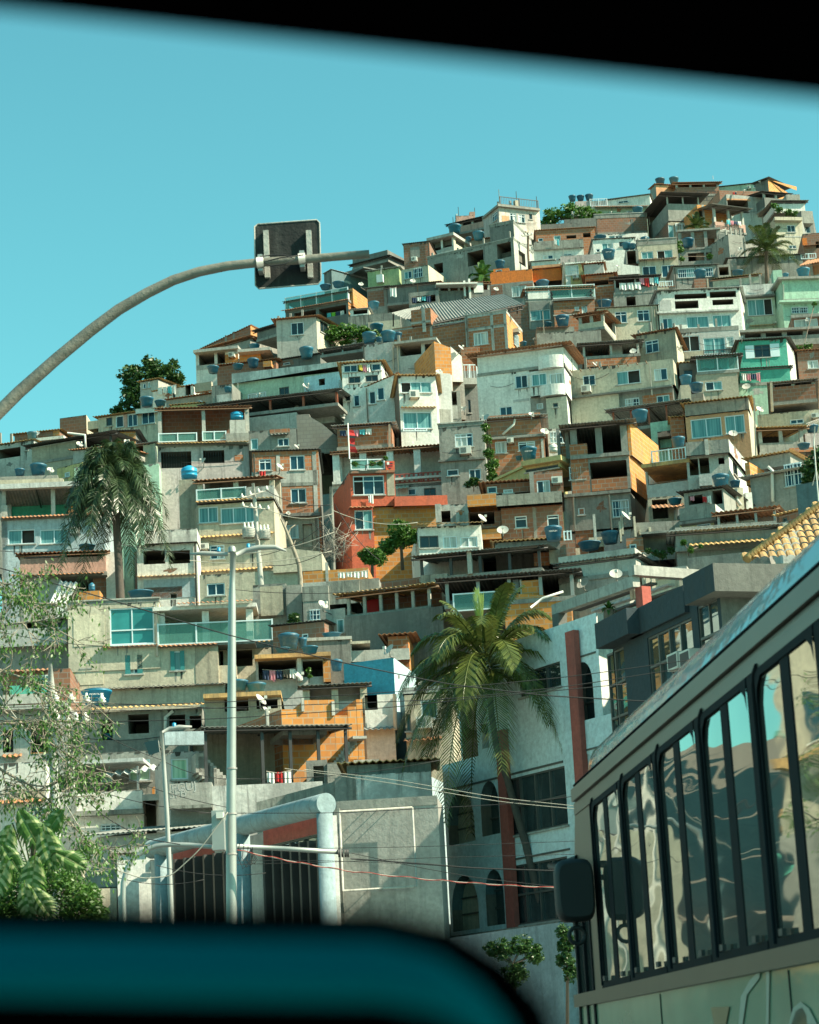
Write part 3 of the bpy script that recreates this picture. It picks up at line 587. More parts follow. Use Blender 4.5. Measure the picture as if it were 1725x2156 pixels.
h = T('D', 'ruined concrete frame with brick panels and potted plants on its floors', 680, 490, 990, 470, 615, D=184, par=.0, pm='grey', posts=4, roof='grey', rise=.2, dep=4, over=.1, pw=.14, back='brickd', post='grey')
h.vol('brickd', 800, 490, 893, 488, 608, v=.3, dep=1); h.vol('grey', 680, 615, 1050, 605, 740, v=0, dep=6, ext=6); h.op(755, 645, 875, 705); h.op(890, 640, 960, 700); h.box(985, 500, 1055, 660, 'grey', .5)
tank('D', 757, 600, 95, 'blue tank inside the ruined concrete frame above the plants', h, v=-.4)
tank('D', 1075, 565, 60, 'upright blue barrel tank left of the leaning coconut palm', h, v=1, kind=1); 
h = B('D', 'long mouldy grey retaining house with dark roof under the coconut palm', 'stained', 1050, 690, 1600, 660, 775, D=172, dep=9); h.roof('zincd', .3, .3); h.win(1505, 668, 1550, 690); h.rail(1590, 650, 1700, 690, 'bars', v=0); h.vol('grey', 1050, 690, 1110, 690, 775, v=-.5, dep=3)
h = B('D', 'block house beside the palm with a leaning dish', 'grey', 1050, 505, 1170, 520, 680, D=182); h.dish(1140, 620, 1.3, -60); h.dish(1305, 625, 1.2, 0, v=-3)
h = B('D', 'white house with three blue windows left of the ruined frame', 'white', 50, 550, 355, 535, 700, D=182); h.win(118, 572, 200, 632); h.win(245, 562, 330, 600, 'k'); h.win(75, 615, 102, 640); h.roof('zinc', .2, .1)
tank('D', 105, 553, 100, 'flat lidded tank on the roof of the white three windowed house', h, v=.8, hf=.5)
h = B('D', 'plain white parapet house with a sunlit side wall', 'white', -160, 700, 147, 712, 800, D=166, sx=None, yaw=2); h.vol('white', 147, 712, 395, 745, 815, v=0, dep=6); h.dish(235, 745, .9, 30); h.vol('grey', 290, 620, 385, 625, 730, v=2, dep=3); h.op(305, 630, 370, 730, 2)
tank('D', 170, 690, 105, 'lettered blue tank in front of the white three windowed house', h, v=.6, text='FORTLEV'); tank('D', 300, 618, 70, 'left of two tanks on the concrete pillar box', h, v=2.5); tank('D', 340, 616, 65, 'right of two tanks on the concrete pillar box', h, v=2.3)
h = B('D', 'tall cream house with two rows of blue windows and a tiled eave', 'cream', 375, 590, 672, 570, 830, D=168, dep=6); h.win(410, 635, 497, 690); h.win(525, 625, 640, 686); h.win(418, 742, 520, 826, 'b'); h.win(560, 735, 655, 825, 'b'); h.eave(390, 694, 672, 'tile'); h.par(.4, 'grey')
tank('D', 437, 580, 72, 'tank on the roof edge of the tall cream house', h, v=.8); h.dish(380, 540, 1.1, 70); h.dish(455, 540, .9, -60)
h = B('D', 'small house fronted by a band of bright blue windows', 'grey', 645, 750, 965, 735, 930, D=163, lx=600); h.win(680, 762, 806, 828, 'g'); h.win(815, 755, 940, 822, 'g'); h.roof('zinc', .3, .1)
h = B('D', 'square brick tank stand below the blue window band', 'brickd', 798, 838, 905, 832, 915, D=158, sx=None, dep=3); h.patch(895, 835, 905, 910, 'tan'); h.vol('grey', 970, 735, 1065, 730, 830, v=3, dep=4); h.op(985, 750, 1055, 810)
tank('D', 848, 832, 98, 'blue tank on the square brick stand', h, v=1.2)
h = T('D', 'pergola terrace with striped clay tile roof beside the mint house', 935, 838, 1280, 800, 905, D=158, par=.5, pm='cream', posts=2, roof='tileo', rise=.9, dep=4, back='tan')
tank('D', 1125, 812, 90, 'flat blue tank behind the striped tile pergola', D=166, hf=.6)
h = B('D', 'mint house with a tall bay window and mouldy white parapet', 'pmint', 1140, 885, 1385, 870, 1240, D=154, sx=1412, smat='mint'); h.patch(1138, 880, 1388, 960, 'whites'); h.slab(1135, 962, 1400, .12, .5, 'dgrey', 0); h.win(1195, 985, 1380, 1108, 'c'); h.eave(1208, 1182, 1408, 'tileo'); h.win(1232, 1208, 1350, 1238); h.dish(1390, 1165, .9, 60); h.vol('mint', 1380, 775, 1448, 770, 1010, v=1.5, dep=5)
h = T('D', 'mint green house with an open railed roof terrace and ladder', 1450, 850, 1800, 840, 990, D=152, par=1.6, pm='mint', posts=3, roof='pmint' and 'grey', rise=.1, dep=5, back='dark'); h.vol('mint', 1450, 992, 1800, 985, 1240, dep=7, ext=5); h.win(1520, 1045, 1642, 1092, 'g'); h.slab(1430, 995, 1800, .14, .5, 'mint', 0); h.pipe(1462, 880, 1462, 990)
h.ant(1625, 815, 905); h.ant(1650, 815, 905)
tank('D', 1612, 828, 105, 'large dark tank on the mint house roof terrace', h, v=1); tank('D', 1478, 832, 50, 'small tank beside the ladder on the mint house', h, v=1)
h = T('D', 'bright orange tiled roof shelter above the mint terrace', 1600, 740, 1800, 700, 830, D=160, par=0, posts=2, roof='tile', rise=1.3, dep=4, back='peach'); 
h = B('D', 'brown bay house with pale blinds right of the mint house', 'brickd', 1522, 1110, 1800, 1090, 1230, D=148, yaw=3); h.win(1540, 1135, 1715, 1208, 'w'); h.dish(1640, 1140, 1.1, -30); h.slab(1515, 1105, 1800, .2, .3, 'grey', 0)
h = T('D', 'laundry terrace with white sheets hung between two brick houses', 205, 830, 520, 812, 940, D=158, par=.35, pm='grey', posts=3, roof='zincd', rise=.2, dep=4, pw=.06, back='dim'); h.vol('pink', 205, 938, 527, 930, 1060, dep=6, smat='grey'); h.patch(205, 935, 527, 1060, 'stained'); h.win(300, 970, 368, 1045, 'h'); h.rail(540, 855, 640, 895, 'bars')
laundry(h.wash(245, 862, 410, 925, ['cloth_w', 'cloth_w', 'cloth_w']), 'three white sheets sagging on the laundry terrace line'); laundry(h.wash(395, 825, 540, 890, ['cloth_p', 'cloth_r', 'cloth_w', 'cloth_t']), 'red checked cloths and towels above the white sheets')
h = B('D', 'red brick house with sloping tile roof left of the laundry terrace', 'brick', -10, 820, 205, 800, 1080, D=159, dep=6); h.op(0, 850, 165, 885, 2.5, 'dim'); h.roof('tile', .4, .6); h.patch(62, 885, 205, 895, 'lgrey'); h.patch(62, 985, 205, 1000, 'grey')
h = B('D', 'cream house with two blue windows under the laundry terrace', 'cream', 80, 1060, 525, 1035, 1230, D=150, dep=6); h.win(215, 1078, 302, 1164, 't'); h.win(380, 1066, 470, 1150, 't'); h.patch(90, 1120, 205, 1215, 'white'); h.patch(195, 1160, 525, 1230, 'whites') if 0 else None; h.pipe(485, 1040, 495, 1210); h.roof('zinc', .2, .1)
tank('D', 138, 1060, 112, 'blue tank on the cream house left of the two windows', h, v=.8); h.ant(110, 970, 1050)
h = B('D', 'large white house with long openings and a bright sunlit flank', 'white', 527, 930, 1135, 905, 1230, D=150, sx=1165, smat='white'); h.op(655, 948, 893, 985, 1.5, 'tan'); h.op(915, 930, 1110, 975, 2, 'dim'); h.op(658, 1000, 832, 1057, 1.5, 'grey'); h.op(935, 990, 1090, 1030, 1.5, 'tan'); h.patch(545, 995, 630, 1070, 'gwhite'); h.slab(525, 1080, 1135, .12, .3, 'whites', 0)
h.win(567, 1128, 642, 1212, 'b'); h.win(745, 1113, 908, 1200, 'c'); h.win(937, 1102, 1072, 1192, 'c'); h.roof('zincl', .3, .1); h.eave(530, 900, 650, 'tile', .8)
h = B('D', 'pinkish white house with full height windows below the large white house', 'gwhite', 690, 1232, 1130, 1205, 1410, D=143, sx=1150, smat='cream'); h.win(695, 1258, 842, 1375, 'c'); h.win(870, 1272, 1030, 1390, 'c'); h.win(1040, 1265, 1092, 1340, 'b'); h.patch(690, 1195, 1130, 1226, 'stained'); h.box(690, 1372, 870, 1425, 'tan', .3); h.rail(870, 1360, 1110, 1400, 'barsd')
h = B('D', 'tan cube house with one blue transom window and orange tile edge', 'tan', 368, 1262, 658, 1210, 1470, D=138, sx=705, smat='cream'); h.win(440, 1290, 538, 1383, 't'); h.roof('tile', .4, .1); h.dish(348, 1370, 1.3, 0); h.dish(700, 1350, 1.3, -40, v=.5)
h = B('D', 'teal house with white shutters flung open around a dark window', 'teal', 1130, 1302, 1480, 1280, 1500, D=137, sx=1560, smat='whites'); h.win(1245, 1325, 1362, 1418, 'k'); h.box(1180, 1330, 1244, 1425, 'frame', .06, name='shutter'); h.box(1363, 1316, 1432, 1412, 'frame', .06, name='shutter'); h.roof('zincd', .35, .3); h.dish(1150, 1275, 1.0, -50)
h = T('D', 'concrete slab terrace carried on bare pillars at the right margin', 1140, 1240, 1800, 1205, 1330, D=146, par=.5, pm='stained', posts=5, roof='grey', rise=.1, dep=5, over=.2, pw=.16, post='grey', back='dark')
h = B('D', 'weathered red house with plants beneath the slab terrace', 'brickd', 1560, 1375, 1800, 1360, 1500, D=140); h.win(1640, 1440, 1720, 1500, 'w'); h.roof('tile', .3, .2)
# ======== upper middle (C)
h = B('C', 'small red chimney block hut at the left of the white tower', 'rose', 588, 400, 740, 395, 450, D=200); h.vol('rose', 695, 368, 738, 366, 400, v=.5, dep=1.5); h.dish(585, 395, .9, 70); h.ant(605, 330, 400); h.ant(735, 335, 395); h.ant(563, 410, 480)
h = T('C', 'dark shelter with green edged roof leaning against the white tower', 530, 470, 810, 405, 555, D=195, par=.6, pm='rose', posts=4, roof='zincd', rise=.4, dep=5, over=.3, back='dark')
tank('C', 580, 542, 112, 'wide lidded tank left of the dark shelter', h, v=-1.5); 
h = B('C', 'white rust stained tower house with a railed roof deck', 'rust', 925, 305, 1252, 348, 540, D=190, yaw=-24, lx=798, lmat='pink'); h.win(1018, 378, 1070, 447, 't'); h.win(1086, 388, 1137, 455, 't'); h.win(1170, 385, 1196, 428, 'k'); h.win(875, 374, 918, 442, 't', 'l'); h.win(815, 384, 838, 412, 'b', 'l'); h.slab(922, 303, 1255, .2, .3, 'grey', 3)
h.rail(940, 262, 1240, 325, 'barsd', v=0); h.ant(928, 190, 300, v=0, mat='pipe'); h.ant(1066, 205, 280); h.ant(1228, 245, 340); h.box(1060, 275, 1085, 320, 'tan', .1, .3, name='post'); h.patch(955, 400, 1010, 460, 'peach'); h.patch(1160, 435, 1255, 520, 'peach') if 0 else None
h.op(1080, 520, 1150, 555, 1, 'rose')
h = B('C', 'dark raw concrete block house under the white tower', 'dgrey', 855, 490, 1045, 455, 620, D=184, sx=1205, smat='lgrey'); h.par(.2, 'stained'); h.patch(1090, 560, 1200, 600, 'grey') if 0 else None
tank('C', 768, 590, 98, 'large tank against the dark concrete block house', D=185); tank('C', 690, 600, 52, 'smallest tank between the two big ones below the shelter', D=186)
h = B('C', 'white open loggia house with slim pillars on the slope below the tower', 'white', 372, 590, 566, 545, 700, D=184, sx=668, smat='cream'); h.op(390, 592, 468, 678, 2, 'tan'); h.op(482, 572, 555, 650, 2, 'tan'); h.op(585, 570, 650, 640, 2, 'tan', 's'); h.patch(380, 655, 566, 690, 'lgrey'); h.slab(352, 578, 570, .25, .5, 'lgrey', 3)
h = B('C', 'low brown eave house linking the loggia and concrete block', 'tan', 665, 600, 860, 580, 650, D=186); h.roof('tile', .3, .2)
h = B('C', 'narrow red brick house with a grey shutter and wall aircon', 'brickd', 168, 628, 374, 605, 800, D=180); h.patch(225, 650, 300, 735, 'grey'); h.ac(260, 752, .9, .7); h.roof('zincd', .15, .1)
h = B('C', 'long grey unfinished house with three empty window openings', 'grey', 360, 742, 1044, 585, 905, D=176, sx=1200, smat='lgrey', dep=8); h.win(414, 778, 485, 860, 'h'); h.win(680, 680, 808, 792, 'h'); h.op(915, 615, 1028, 735, 2, 'brickd'); h.par(.12, 'stained'); h.patch(670, 780, 740, 870, 'lblue') if 0 else None; h.op(1090, 690, 1140, 790, 1.5, 'dark', 's')
h = B('C', 'pale hut with barred white window left of the long grey house', 'cream', 150, 832, 365, 790, 900, D=174); h.win(176, 840, 236, 900, 'b'); h.win(245, 815, 322, 892, 'g')
h = B('C', 'wooden utility pole platform wall right of the long grey house', 'lgrey', 1052, 600, 1200, 640, 800, D=178, yaw=-30); h.op(1100, 720, 1150, 790, 1.5); h.ant(1158, 540, 805, v=-.5)
h = B('C', 'long low brick house with a mouldy parapet below the leafy bush', 'brick', 1222, 520, 1692, 492, 630, D=188, dep=6); h.win(1243, 577, 1282, 604); h.win(1367, 557, 1421, 604, 'b'); h.win(1468, 554, 1546, 580, 'h'); h.win(1600, 535, 1660, 570, 'h'); h.roof('tile', .2, .1)
h.vol('stained', 1207, 617, 1600, 572, 672, v=-1.2, dep=1.2); h.vol('white', 1190, 672, 1602, 645, 770, v=-.9, dep=6, ext=3); h.win(1282, 712, 1362, 745); h.win(1445, 700, 1510, 715); laundry(h.wash(1368, 585, 1410, 632, ['cloth_w', 'cloth_t'], -1.4), 'two pale cloths over the mouldy parapet')
h = B('C', 'dark grey wall house stepping down behind the long brick house', 'dgrey', 1255, 470, 1510, 455, 530, D=195); h.vol('dgrey', 1450, 430, 1700, 415, 500, v=3, dep=4); h.dish(1523, 378, 1.1, -40, v=2.5)
h = B('C', 'white walled house with an eave below the mouldy parapet', 'white', 1188, 770, 1420, 752, 810, D=174); h.roof('zincl', .3, .05); h.win(1310, 785, 1400, 800)
h = B('C', 'lilac parapet house right of the white eaved house', 'gwhite', 1420, 722, 1740, 700, 790, D=172, lx=1400); h.dish(1395, 755, 1.2, -50); h.ant(1440, 660, 720, mat='pipe'); h.patch(1420, 715, 1740, 780, 'pink')
h = B('C', 'bright orange parapet house with a small orange tank cabin', 'orange', 858, 850, 1192, 822, 945, D=166, dep=5); h.vol('orange', 885, 825, 1010, 815, 855, v=2, dep=2); h.win(905, 828, 955, 850); h.vol('orange', 1192, 838, 1425, 805, 930, v=1, dep=5); h.slab(1192, 800, 1430, .2, .2, 'peach', 3)
tank('C', 940, 815, 85, 'blue tank above the little orange cabin', h, v=3)
h = B('C', 'grey and brick house with sliding window beneath the orange parapet', 'grey', 860, 948, 1200, 915, 1070, D=163, dep=5); h.patch(865, 955, 960, 1060, 'brickd'); h.patch(1100, 940, 1200, 1020, 'brickd'); h.win(1032, 957, 1150, 1042, 'w'); h.dish(908, 985, 1.3, 25)
h = B('C', 'yellow house with barred blue window beside the orange parapet', 'yellow', 1430, 800, 1605, 780, 960, D=166); h.win(1472, 796, 1564, 872, 'g'); h.ac(1546, 892, .9, .6); h.pipe(1448, 780, 1440, 955, r=.1, mat='white'); h.roof('zincl', .2, .1)
h = B('C', 'white blind wall house right of the yellow house', 'gwhite', 1605, 790, 1760, 775, 905, D=164); h.roof('tile', .25, .3)
h = T('C', 'balcony house with black and white chequered pillars and glass rail', 1140, 985, 1690, 962, 1070, D=157, par=0, posts=4, roof='tile', rise=.3, dep=4, back='lblue', post='white', rail='glass', pw=.14)
h.box(1160, 1000, 1340, 1060, 'white', .1); 
for q in (1148, 1350, 1668):
    for k in range(4):
        y0 = 1005-(q-1148)*.035+k*16; h.box(q-10+(k % 2)*10, y0, q+(k % 2)*10, y0+15, 'black', .16, name='chequer_tile')
tank('C', 1280, 985, 112, 'blue tank above the chequered balcony', h, v=.5)
h = B('C', 'shaded brick house with an open blue window under the chequered balcony', 'brickd', 1000, 1120, 1362, 1090, 1310, D=153); h.patch(1170, 1080, 1362, 1300, 'grey'); h.win(1180, 1148, 1338, 1230, 'c'); h.pipe(1172, 1090, 1178, 1300); h.pipe(1335, 1080, 1345, 1230)
h = B('C', 'red block house with a tiny square window and open door', 'brick', 1362, 1078, 1690, 1060, 1250, D=152); h.win(1533, 1122, 1567, 1152, 'w'); h.win(1590, 1120, 1632, 1182, 'b'); h.patch(1362, 1180, 1690, 1190, 'lgrey'); h.slab(1362, 1060, 1690, .15, .2, 'dgrey', 2)
tank('C', 1440, 1278, 118, 'lettered blue tank standing on the tiled planter ledge', D=146, text='FORTLEV'); tank('C', 1315, 1280, 80, 'low blue tank left of the lettered planter tank', D=147, hf=.6)
h = B('C', 'long mouldy grey retaining wall house with tiled ledge', 'stained', 1228, 1335, 1740, 1310, 1440, D=143, dep=7); h.vol('grey', 1228, 1290, 1530, 1285, 1335, v=1, dep=3); h.eave(1228, 1290, 1490, 'tile', .6); h.ant(1278, 1160, 1340, v=-.3, mat='pipe'); h.dish(1215, 1385, .8, 0)
tank('C', 1125, 1438, 62, 'small blue tank in the gap beside the brick house', D=142)
h = T('C', 'shack terrace with brown tile awning and white posts right of centre', 1558, 1190, 1760, 1160, 1310, D=146, par=.4, pm='cream', posts=3, roof='tile', rise=.4, dep=4, back='dim')
h = T('C', 'dark sheet roofed terrace with a leaning dish at mid slope', 40, 965, 445, 925, 1100, D=162, par=1.4, pm='dgrey', posts=4, roof='zincd', rise=1.4, dep=5, over=.3, back='dark'); h.vol('grey', 210, 1020, 448, 985, 1110, v=-1.5, dep=1.4); h.op(235, 1035, 425, 1090, 1.2, 'dark'); h.dish(245, 920, 1.4, 20, v=-1.2); h.ant(280, 940, 1005, v=-1.3, mat='wood')
laundry(h.wash(60, 970, 118, 1060, ['cloth_w']), 'single white dress hanging in the dark terrace'); laundry(h.wash(235, 1040, 390, 1090, ['cloth_b', 'cloth_w', 'cloth_t', 'cloth_b'], -1.6), 'dark and turquoise clothes strung below the leaning dish')
h = T('C', 'cluttered pergola terrace with net curtains and white beams', 445, 935, 855, 925, 1090, D=161, par=.9, pm='dgrey', posts=6, roof='tile', rise=.3, dep=4, over=.15, back='dark', pw=.08); h.box(690, 900, 705, 1060, 'pipe', .4, name='post'); h.box(650, 915, 665, 1040, 'pipe', .4, name='post'); h.box(730, 930, 805, 1010, 'cloth_w', .05, name='net_curtain'); h.box(430, 930, 760, 942, 'pipe', .9, name='beam')
h = B('C', 'grey concrete house below the pergola with a curved dark opening', 'grey', -10, 1190, 420, 1130, 1330, D=156, dep=5)
# big brick house with trussed canopy
h = B('C', 'large red brick house with concrete frame under the trussed canopy', 'brick', 665, 1215, 988, 1170, 1500, D=141, sx=1105, smat='bricko', dep=6)
for x in (665, 868, 975): h.patch(x, 1170, x+22, 1500, 'lgrey')
h.patch(665, 1298-8, 988, 1312-8, 'lgrey'); h.patch(665, 1278, 988, 1290, 'grey'); h.win(728, 1326, 843, 1427, 'w'); h.win(1045, 1340, 1088, 1440, 'g', 's'); h.ac(1045, 1320, .8, .5, 's'); h.par(.15, 'lgrey')
h.vol('brick', 80, 1290, 664, 1225, 1400, v=1.0, dep=6, ext=6); h.patch(80, 1270, 664, 1282, 'lgrey'); h.patch(380, 1245, 400, 1360, 'lgrey'); h.vol('brick', 228, 1150, 384, 1135, 1280, v=.6, dep=3); h.patch(228, 1240, 384, 1255, 'lgrey'); h.patch(318, 1130, 345, 1325, 'lgrey')
q = MB(); a0 = h.f(75, 1165, -1.2); a1 = h.f(400, 1245, -1.2)
P = lambda x, y, v: Vector((h.f(x, y, v)[0], v, h.f(x, y, v)[1]))
A, Bp, Cp, Dp = P(395, 1250, 1), P(1120, 1098, 1), P(965, 1020, 6.5), P(310, 1110, 6.5)
q.sheet(A, Bp, Cp, Dp, 'zinc', .2, .03)
for t in (0, .16, .32, .48, .64, .8, 1):
    a, d = A.lerp(Bp, t), Dp.lerp(Cp, t); q.tube([a-Z*.1, d-Z*.1], .05, 'metald', 4); q.tube([a-Z*.38, d-Z*.38], .04, 'metald', 4)
    for i in range(12): q.tube([a.lerp(d, i/12)-Z*(.1 if i % 2 else .38), a.lerp(d, (i+1)/12)-Z*(.38 if i % 2 else .1)], .03, 'metald', 4)
q.tube([A-Z*.1, Bp-Z*.1], .05, 'metald', 4); q.tube([A-Z*.4, Bp-Z*.4], .05, 'metald', 4)
for i in range(40): q.tube([A.lerp(Bp, i/40)-Z*(.1 if i % 2 else .4), A.lerp(Bp, (i+1)/40)-Z*(.4 if i % 2 else .1)], .025, 'metald', 4)
q.build('canopy', h.root)
q = MB(); A, Bp, Cp, Dp = P(70, 1172, 1), P(240, 1245, 1), P(320, 1115, 5), P(200, 1142, 5); q.sheet(A, Bp, Cp, Dp, 'zinc', .2, .03); q.tube([P(88, 1175, 1.2), P(88, 1280, 1.2)], .05, 'metald', 5); q.tube([P(1075, 1105, 1.2), P(1075, 1180, 1.2)], .05, 'metald', 5); q.build('canopy', h.root)
# ======== upper left (B)
h = B('B', 'dark concrete hut with a slit window at the ridge behind the sign arm', 'dgrey', 1016, 165, 1080, 125, 275, D=178, sx=1150, smat='slate'); h.roof('zincl', .15, .05); h.vol('dgrey', 1080, 180, 1350, 100, 260, v=2, dep=4); h.ant(1120, 215, 275, mat='pipe')
h = T('B', 'black roofed terrace with white rails at the skyline step', 1260, 85, 1560, 10, 115, D=186, par=.9, pm='dgrey', posts=4, roof='zincd', rise=.3, dep=5, back='dark')
h = B('B', 'tiny pale green cabin with an arched hole and propped boards', 'lgreen', 1385, 150, 1650, 100, 240, D=176, yaw=14); h.box(1460, 165, 1515, 230, 'cloth_w', .4, name='board'); h.roof('zincl', .25, .1); h.pipe(1505, 90, 1500, 160, r=.08)
h = T('B', 'glass railed two storey terrace house on the left skyline', 690, 395, 1222, 300, 470, D=166, par=0, posts=5, roof='zinc', rise=.2, dep=5, back='tan', post='white', rail='glass', over=.3, pw=.09); h.eave(665, 470, 1225, 'tile', .5)
h.vol('dgrey', 690, 480, 1222, 395, 560, dep=6, sx=1385, smat='bricko', ext=5); h.op(765, 478, 950, 545, 3, 'dark'); h.op(975, 440, 1205, 520, 3, 'dark'); h.vol('bricko', 1225, 290, 1260, 280, 440, v=.5, dep=6, sx=1380, smat='bricko')
laundry(h.wash(1040, 478, 1190, 535, ['cloth_t', 'cloth_g', 'cloth_b', 'cloth_w']), 'lime green and blue washing inside the glass railed house')
tank('B', 1030, 292, 100, 'flat lidded tank left on the glass railed house', h, v=3, hf=.6); tank('B', 1140, 272, 110, 'flat lidded tank right on the glass railed house', h, v=3, hf=.6); h.dish(1330, 250, 1.3, 30, v=-.4)
h = B('B', 'shack with brick panel and rusty sheet edge right of the glass rails', 'grey', 1380, 290, 1555, 270, 470, D=163); h.patch(1390, 305, 1525, 440, 'brickd'); h.roof('zinc', .3, .2)
tank('B', 1440, 455, 100, 'round blue tank under the shack with the brick panel', D=158)
h = B('B', 'low white wing with tiled side under the shack', 'white', 1238, 470, 1395, 455, 520, D=157, sx=1510, smat='cream'); h.roof('zincl', .2, .1); h.op(1265, 465, 1385, 500, 1.5)
h = B('B', 'long mouldy grey garden wall behind the pale grey cube house', 'stained', 1222, 520, 1660, 480, 620, D=156, dep=3); h.patch(1390, 560, 1660, 640, 'cream')
h = B('B', 'pale grey cube house with orange tile edge and sunlit side', 'lgrey', 612, 555, 952, 525, 770, D=148, sx=1240, smat='cream'); h.win(737, 570, 846, 676, 'b'); h.win(985, 568, 1052, 665, 'k', 's'); h.roof('tile', .45, .12); h.vol('tan', 622, 775, 900, 750, 900, v=.5, dep=5, ext=5); h.win(698, 790, 744, 846, 'b')  # side wall coloured cream to carry the yellow of the sun
h = T('B', 'dark lean-to with thin posts between the brick barn and cube house', 450, 640, 615, 590, 720, D=153, par=.5, pm='dgrey', posts=4, roof='zincd', rise=.3, dep=5, back='dark')
h = B('B', 'long sloping brick barn with orange sunlit end on the left skyline', 'brickd', -20, 795, 395, 600, 850, D=160, sx=548, smat='bricko', dep=6, yaw=24); h.patch(245, 650, 262, 720, 'grey'); h.patch(180, 680, 195, 740, 'grey'); h.roof('tile', .1, .1)
h = T('B', 'concrete undercroft with bare pillars beneath the brick barn', 0, 800, 395, 690, 870, D=156, par=.4, pm='grey', posts=5, roof='tile', rise=.2, dep=5, back='dim', post='lgrey')
h = B('B', 'white pillared house with tile canopies at the left skyline', 'white', -70, 815, 290, 800, 960, D=150, yaw=10, dep=5); h.op(-40, 830, 90, 930, 2, 'tan'); h.op(115, 820, 180, 920, 2, 'white'); h.patch(180, 840, 290, 910, 'bricko'); h.ac(245, 853, .8, .6); h.slab(-90, 805, 290, .2, .6, 'lgrey', 3); h.patch(-60, 925, 180, 965, 'lgrey')
h = B('B', 'orange block room with overhanging slab beside the pillared house', 'bricko', 300, 840, 480, 835, 905, D=149, yaw=5, dep=4); h.slab(285, 800, 560, .2, .8, 'lgrey', 3)
tank('B', 430, 810, 95, 'blue tank on the overhanging slab roof', h, v=1)
h = B('B', 'low jumble of orange tiled sheds below the pillared house', 'brickd', 110, 945, 610, 890, 990, D=146, dep=4); h.roof('tile', .4, .3); h.vol('bricko', 500, 900, 570, 895, 950, v=-.5, dep=2)
tank('B', 418, 950, 105, 'blue tank among the orange tiled sheds', h, v=-1); tank('B', 290, 965, 100, 'low blue tank left among the orange tiled sheds', h, v=-1.5, hf=.6); tank('B', 80, 1000, 105, 'dark blue tank at the far left of the tiled sheds', h, v=-1.5)
h = B('B', 'dark hut with an arched brick window and big blue tank', 'dgrey', 605, 900, 985, 840, 960, D=146); h.patch(640, 895, 760, 940, 'brickd'); h.win(672, 908, 728, 930); h.roof('zincd', .3, .2)
tank('B', 872, 872, 128, 'large blue tank in front of the round bushes', h, v=-.5)
tank('B', 1465, 655, 122, 'blue tank behind the leafy bushes', D=151); tank('B', 1322, 665, 60, 'small blue tank half hidden by leafy bushes', D=151)
h = T('B', 'low metal lattice canopy against the grey block house', 992, 800, 1345, 745, 850, D=142, par=0, posts=3, roof='zinc', rise=-.7, dep=5, back='stained', pw=.05, post='metal')
# ======== left hill (A)
h = B('A', 'brick box house on the left skyline with a sunlit end', 'brickd', 450, 655, 650, 628, 760, D=148, sx=710, smat='cream', dep=4); h.vol('cream', 660, 680, 755, 665, 740, v=-1, dep=2)
tank('A', 780, 720, 62, 'blue tank beside the brick box on the left skyline', D=141)
h = B('A', 'long blue windowed house with orange tile rim on the left skyline', 'cream', 740, 650, 1190, 590, 760, D=140, yaw=16); h.win(800, 648, 845, 712, 'k'); h.win(872, 635, 930, 722, 'b'); h.patch(930, 630, 960, 722, 'rose'); h.win(960, 620, 1035, 715, 'b'); h.win(1065, 605, 1165, 695, 'b'); h.roof('tileo', .4, .1)
h = B('A', 'yellowish roofed house topped by two tanks above the tile terrace', 'yellow', 1290, 560, 1530, 540, 600, D=138); h.roof('tileo', .2, .1); h.vol('white', 1020, 590, 1200, 565, 620, v=1, dep=3)
tank('A', 1105, 565, 112, 'lidded tank beside the dark skyline tree', h, v=1); tank('A', 1208, 562, 92, 'second lidded tank right of the skyline tree', h, v=1, hf=.7); tank('A', 1500, 560, 50, 'small tank behind the brown tiled terrace', h, v=1)
h = B('A', 'white washing line house with a dark doorway by the skyline tree', 'white', 1150, 465, 1450, 395, 530, D=146, yaw=20); h.op(1395, 400, 1435, 480, 1.5, 'dark'); h.win(1300, 440, 1320, 520, 'k'); h.roof('tileo', .15, .1)
laundry(h.wash(1185, 410, 1330, 480, ['cloth_w', 'cloth_w', 'cloth_t', 'cloth_w']), 'white and pale blue sheets near the dark skyline tree')
h = B('A', 'small cream cottage with curved roof tip inside the skyline tree', 'lgrey', 1055, 395, 1190, 350, 470, D=152, yaw=22); h.win(1075, 392, 1098, 430); h.win(1112, 380, 1130, 425); h.roof('tileo', .3, .5)
h = B('A', 'grey gabled shed with draped sacking under the washing line', 'grey', 1250, 520, 1600, 470, 560, D=141); h.roof('tile', .3, .5); h.box(1465, 385, 1590, 450, 'tan', .3, name='sacking'); 
h = B('A', 'stained grey house with a basin left of the mint wall', 'stained', 1590, 430, 1720, 420, 560, D=142, yaw=8); h.patch(1590, 470, 1720, 490, 'lgrey'); h.win(1620, 330, 1660, 400, 'k') if 0 else None
h = B('A', 'low sheds with tile edge and white parabolic dish at far left', 'brickd', 110, 780, 450, 745, 810, D=142); h.roof('tileo', .3, .2); h.patch(400, 745, 450, 785, 'bricko'); h.dish(280, 770, 1.2, 0); h.vol('white', 230, 800, 480, 790, 830, v=-2, dep=2)
tank('A', 243, 812, 78, 'blue tank beside the parabolic dish at far left', D=137)
h = B('A', 'grey house at the left edge with a dark slot opening', 'lgrey', -30, 870, 255, 810, 1100, D=135, yaw=18); h.op(-10, 880, 155, 950, 2, 'dark'); h.win(190, 865, 210, 895, 'k'); h.roof('tileo', .2, .1)
h = T('A', 'dark green roofed pavilion terrace with a bent white gutter pipe', 250, 860, 830, 740, 985, D=131, yaw=22, par=.0, pm='tan', posts=4, roof='zincd', rise=.1, dep=6, over=.5, back='dark', post='metald', pw=.06)
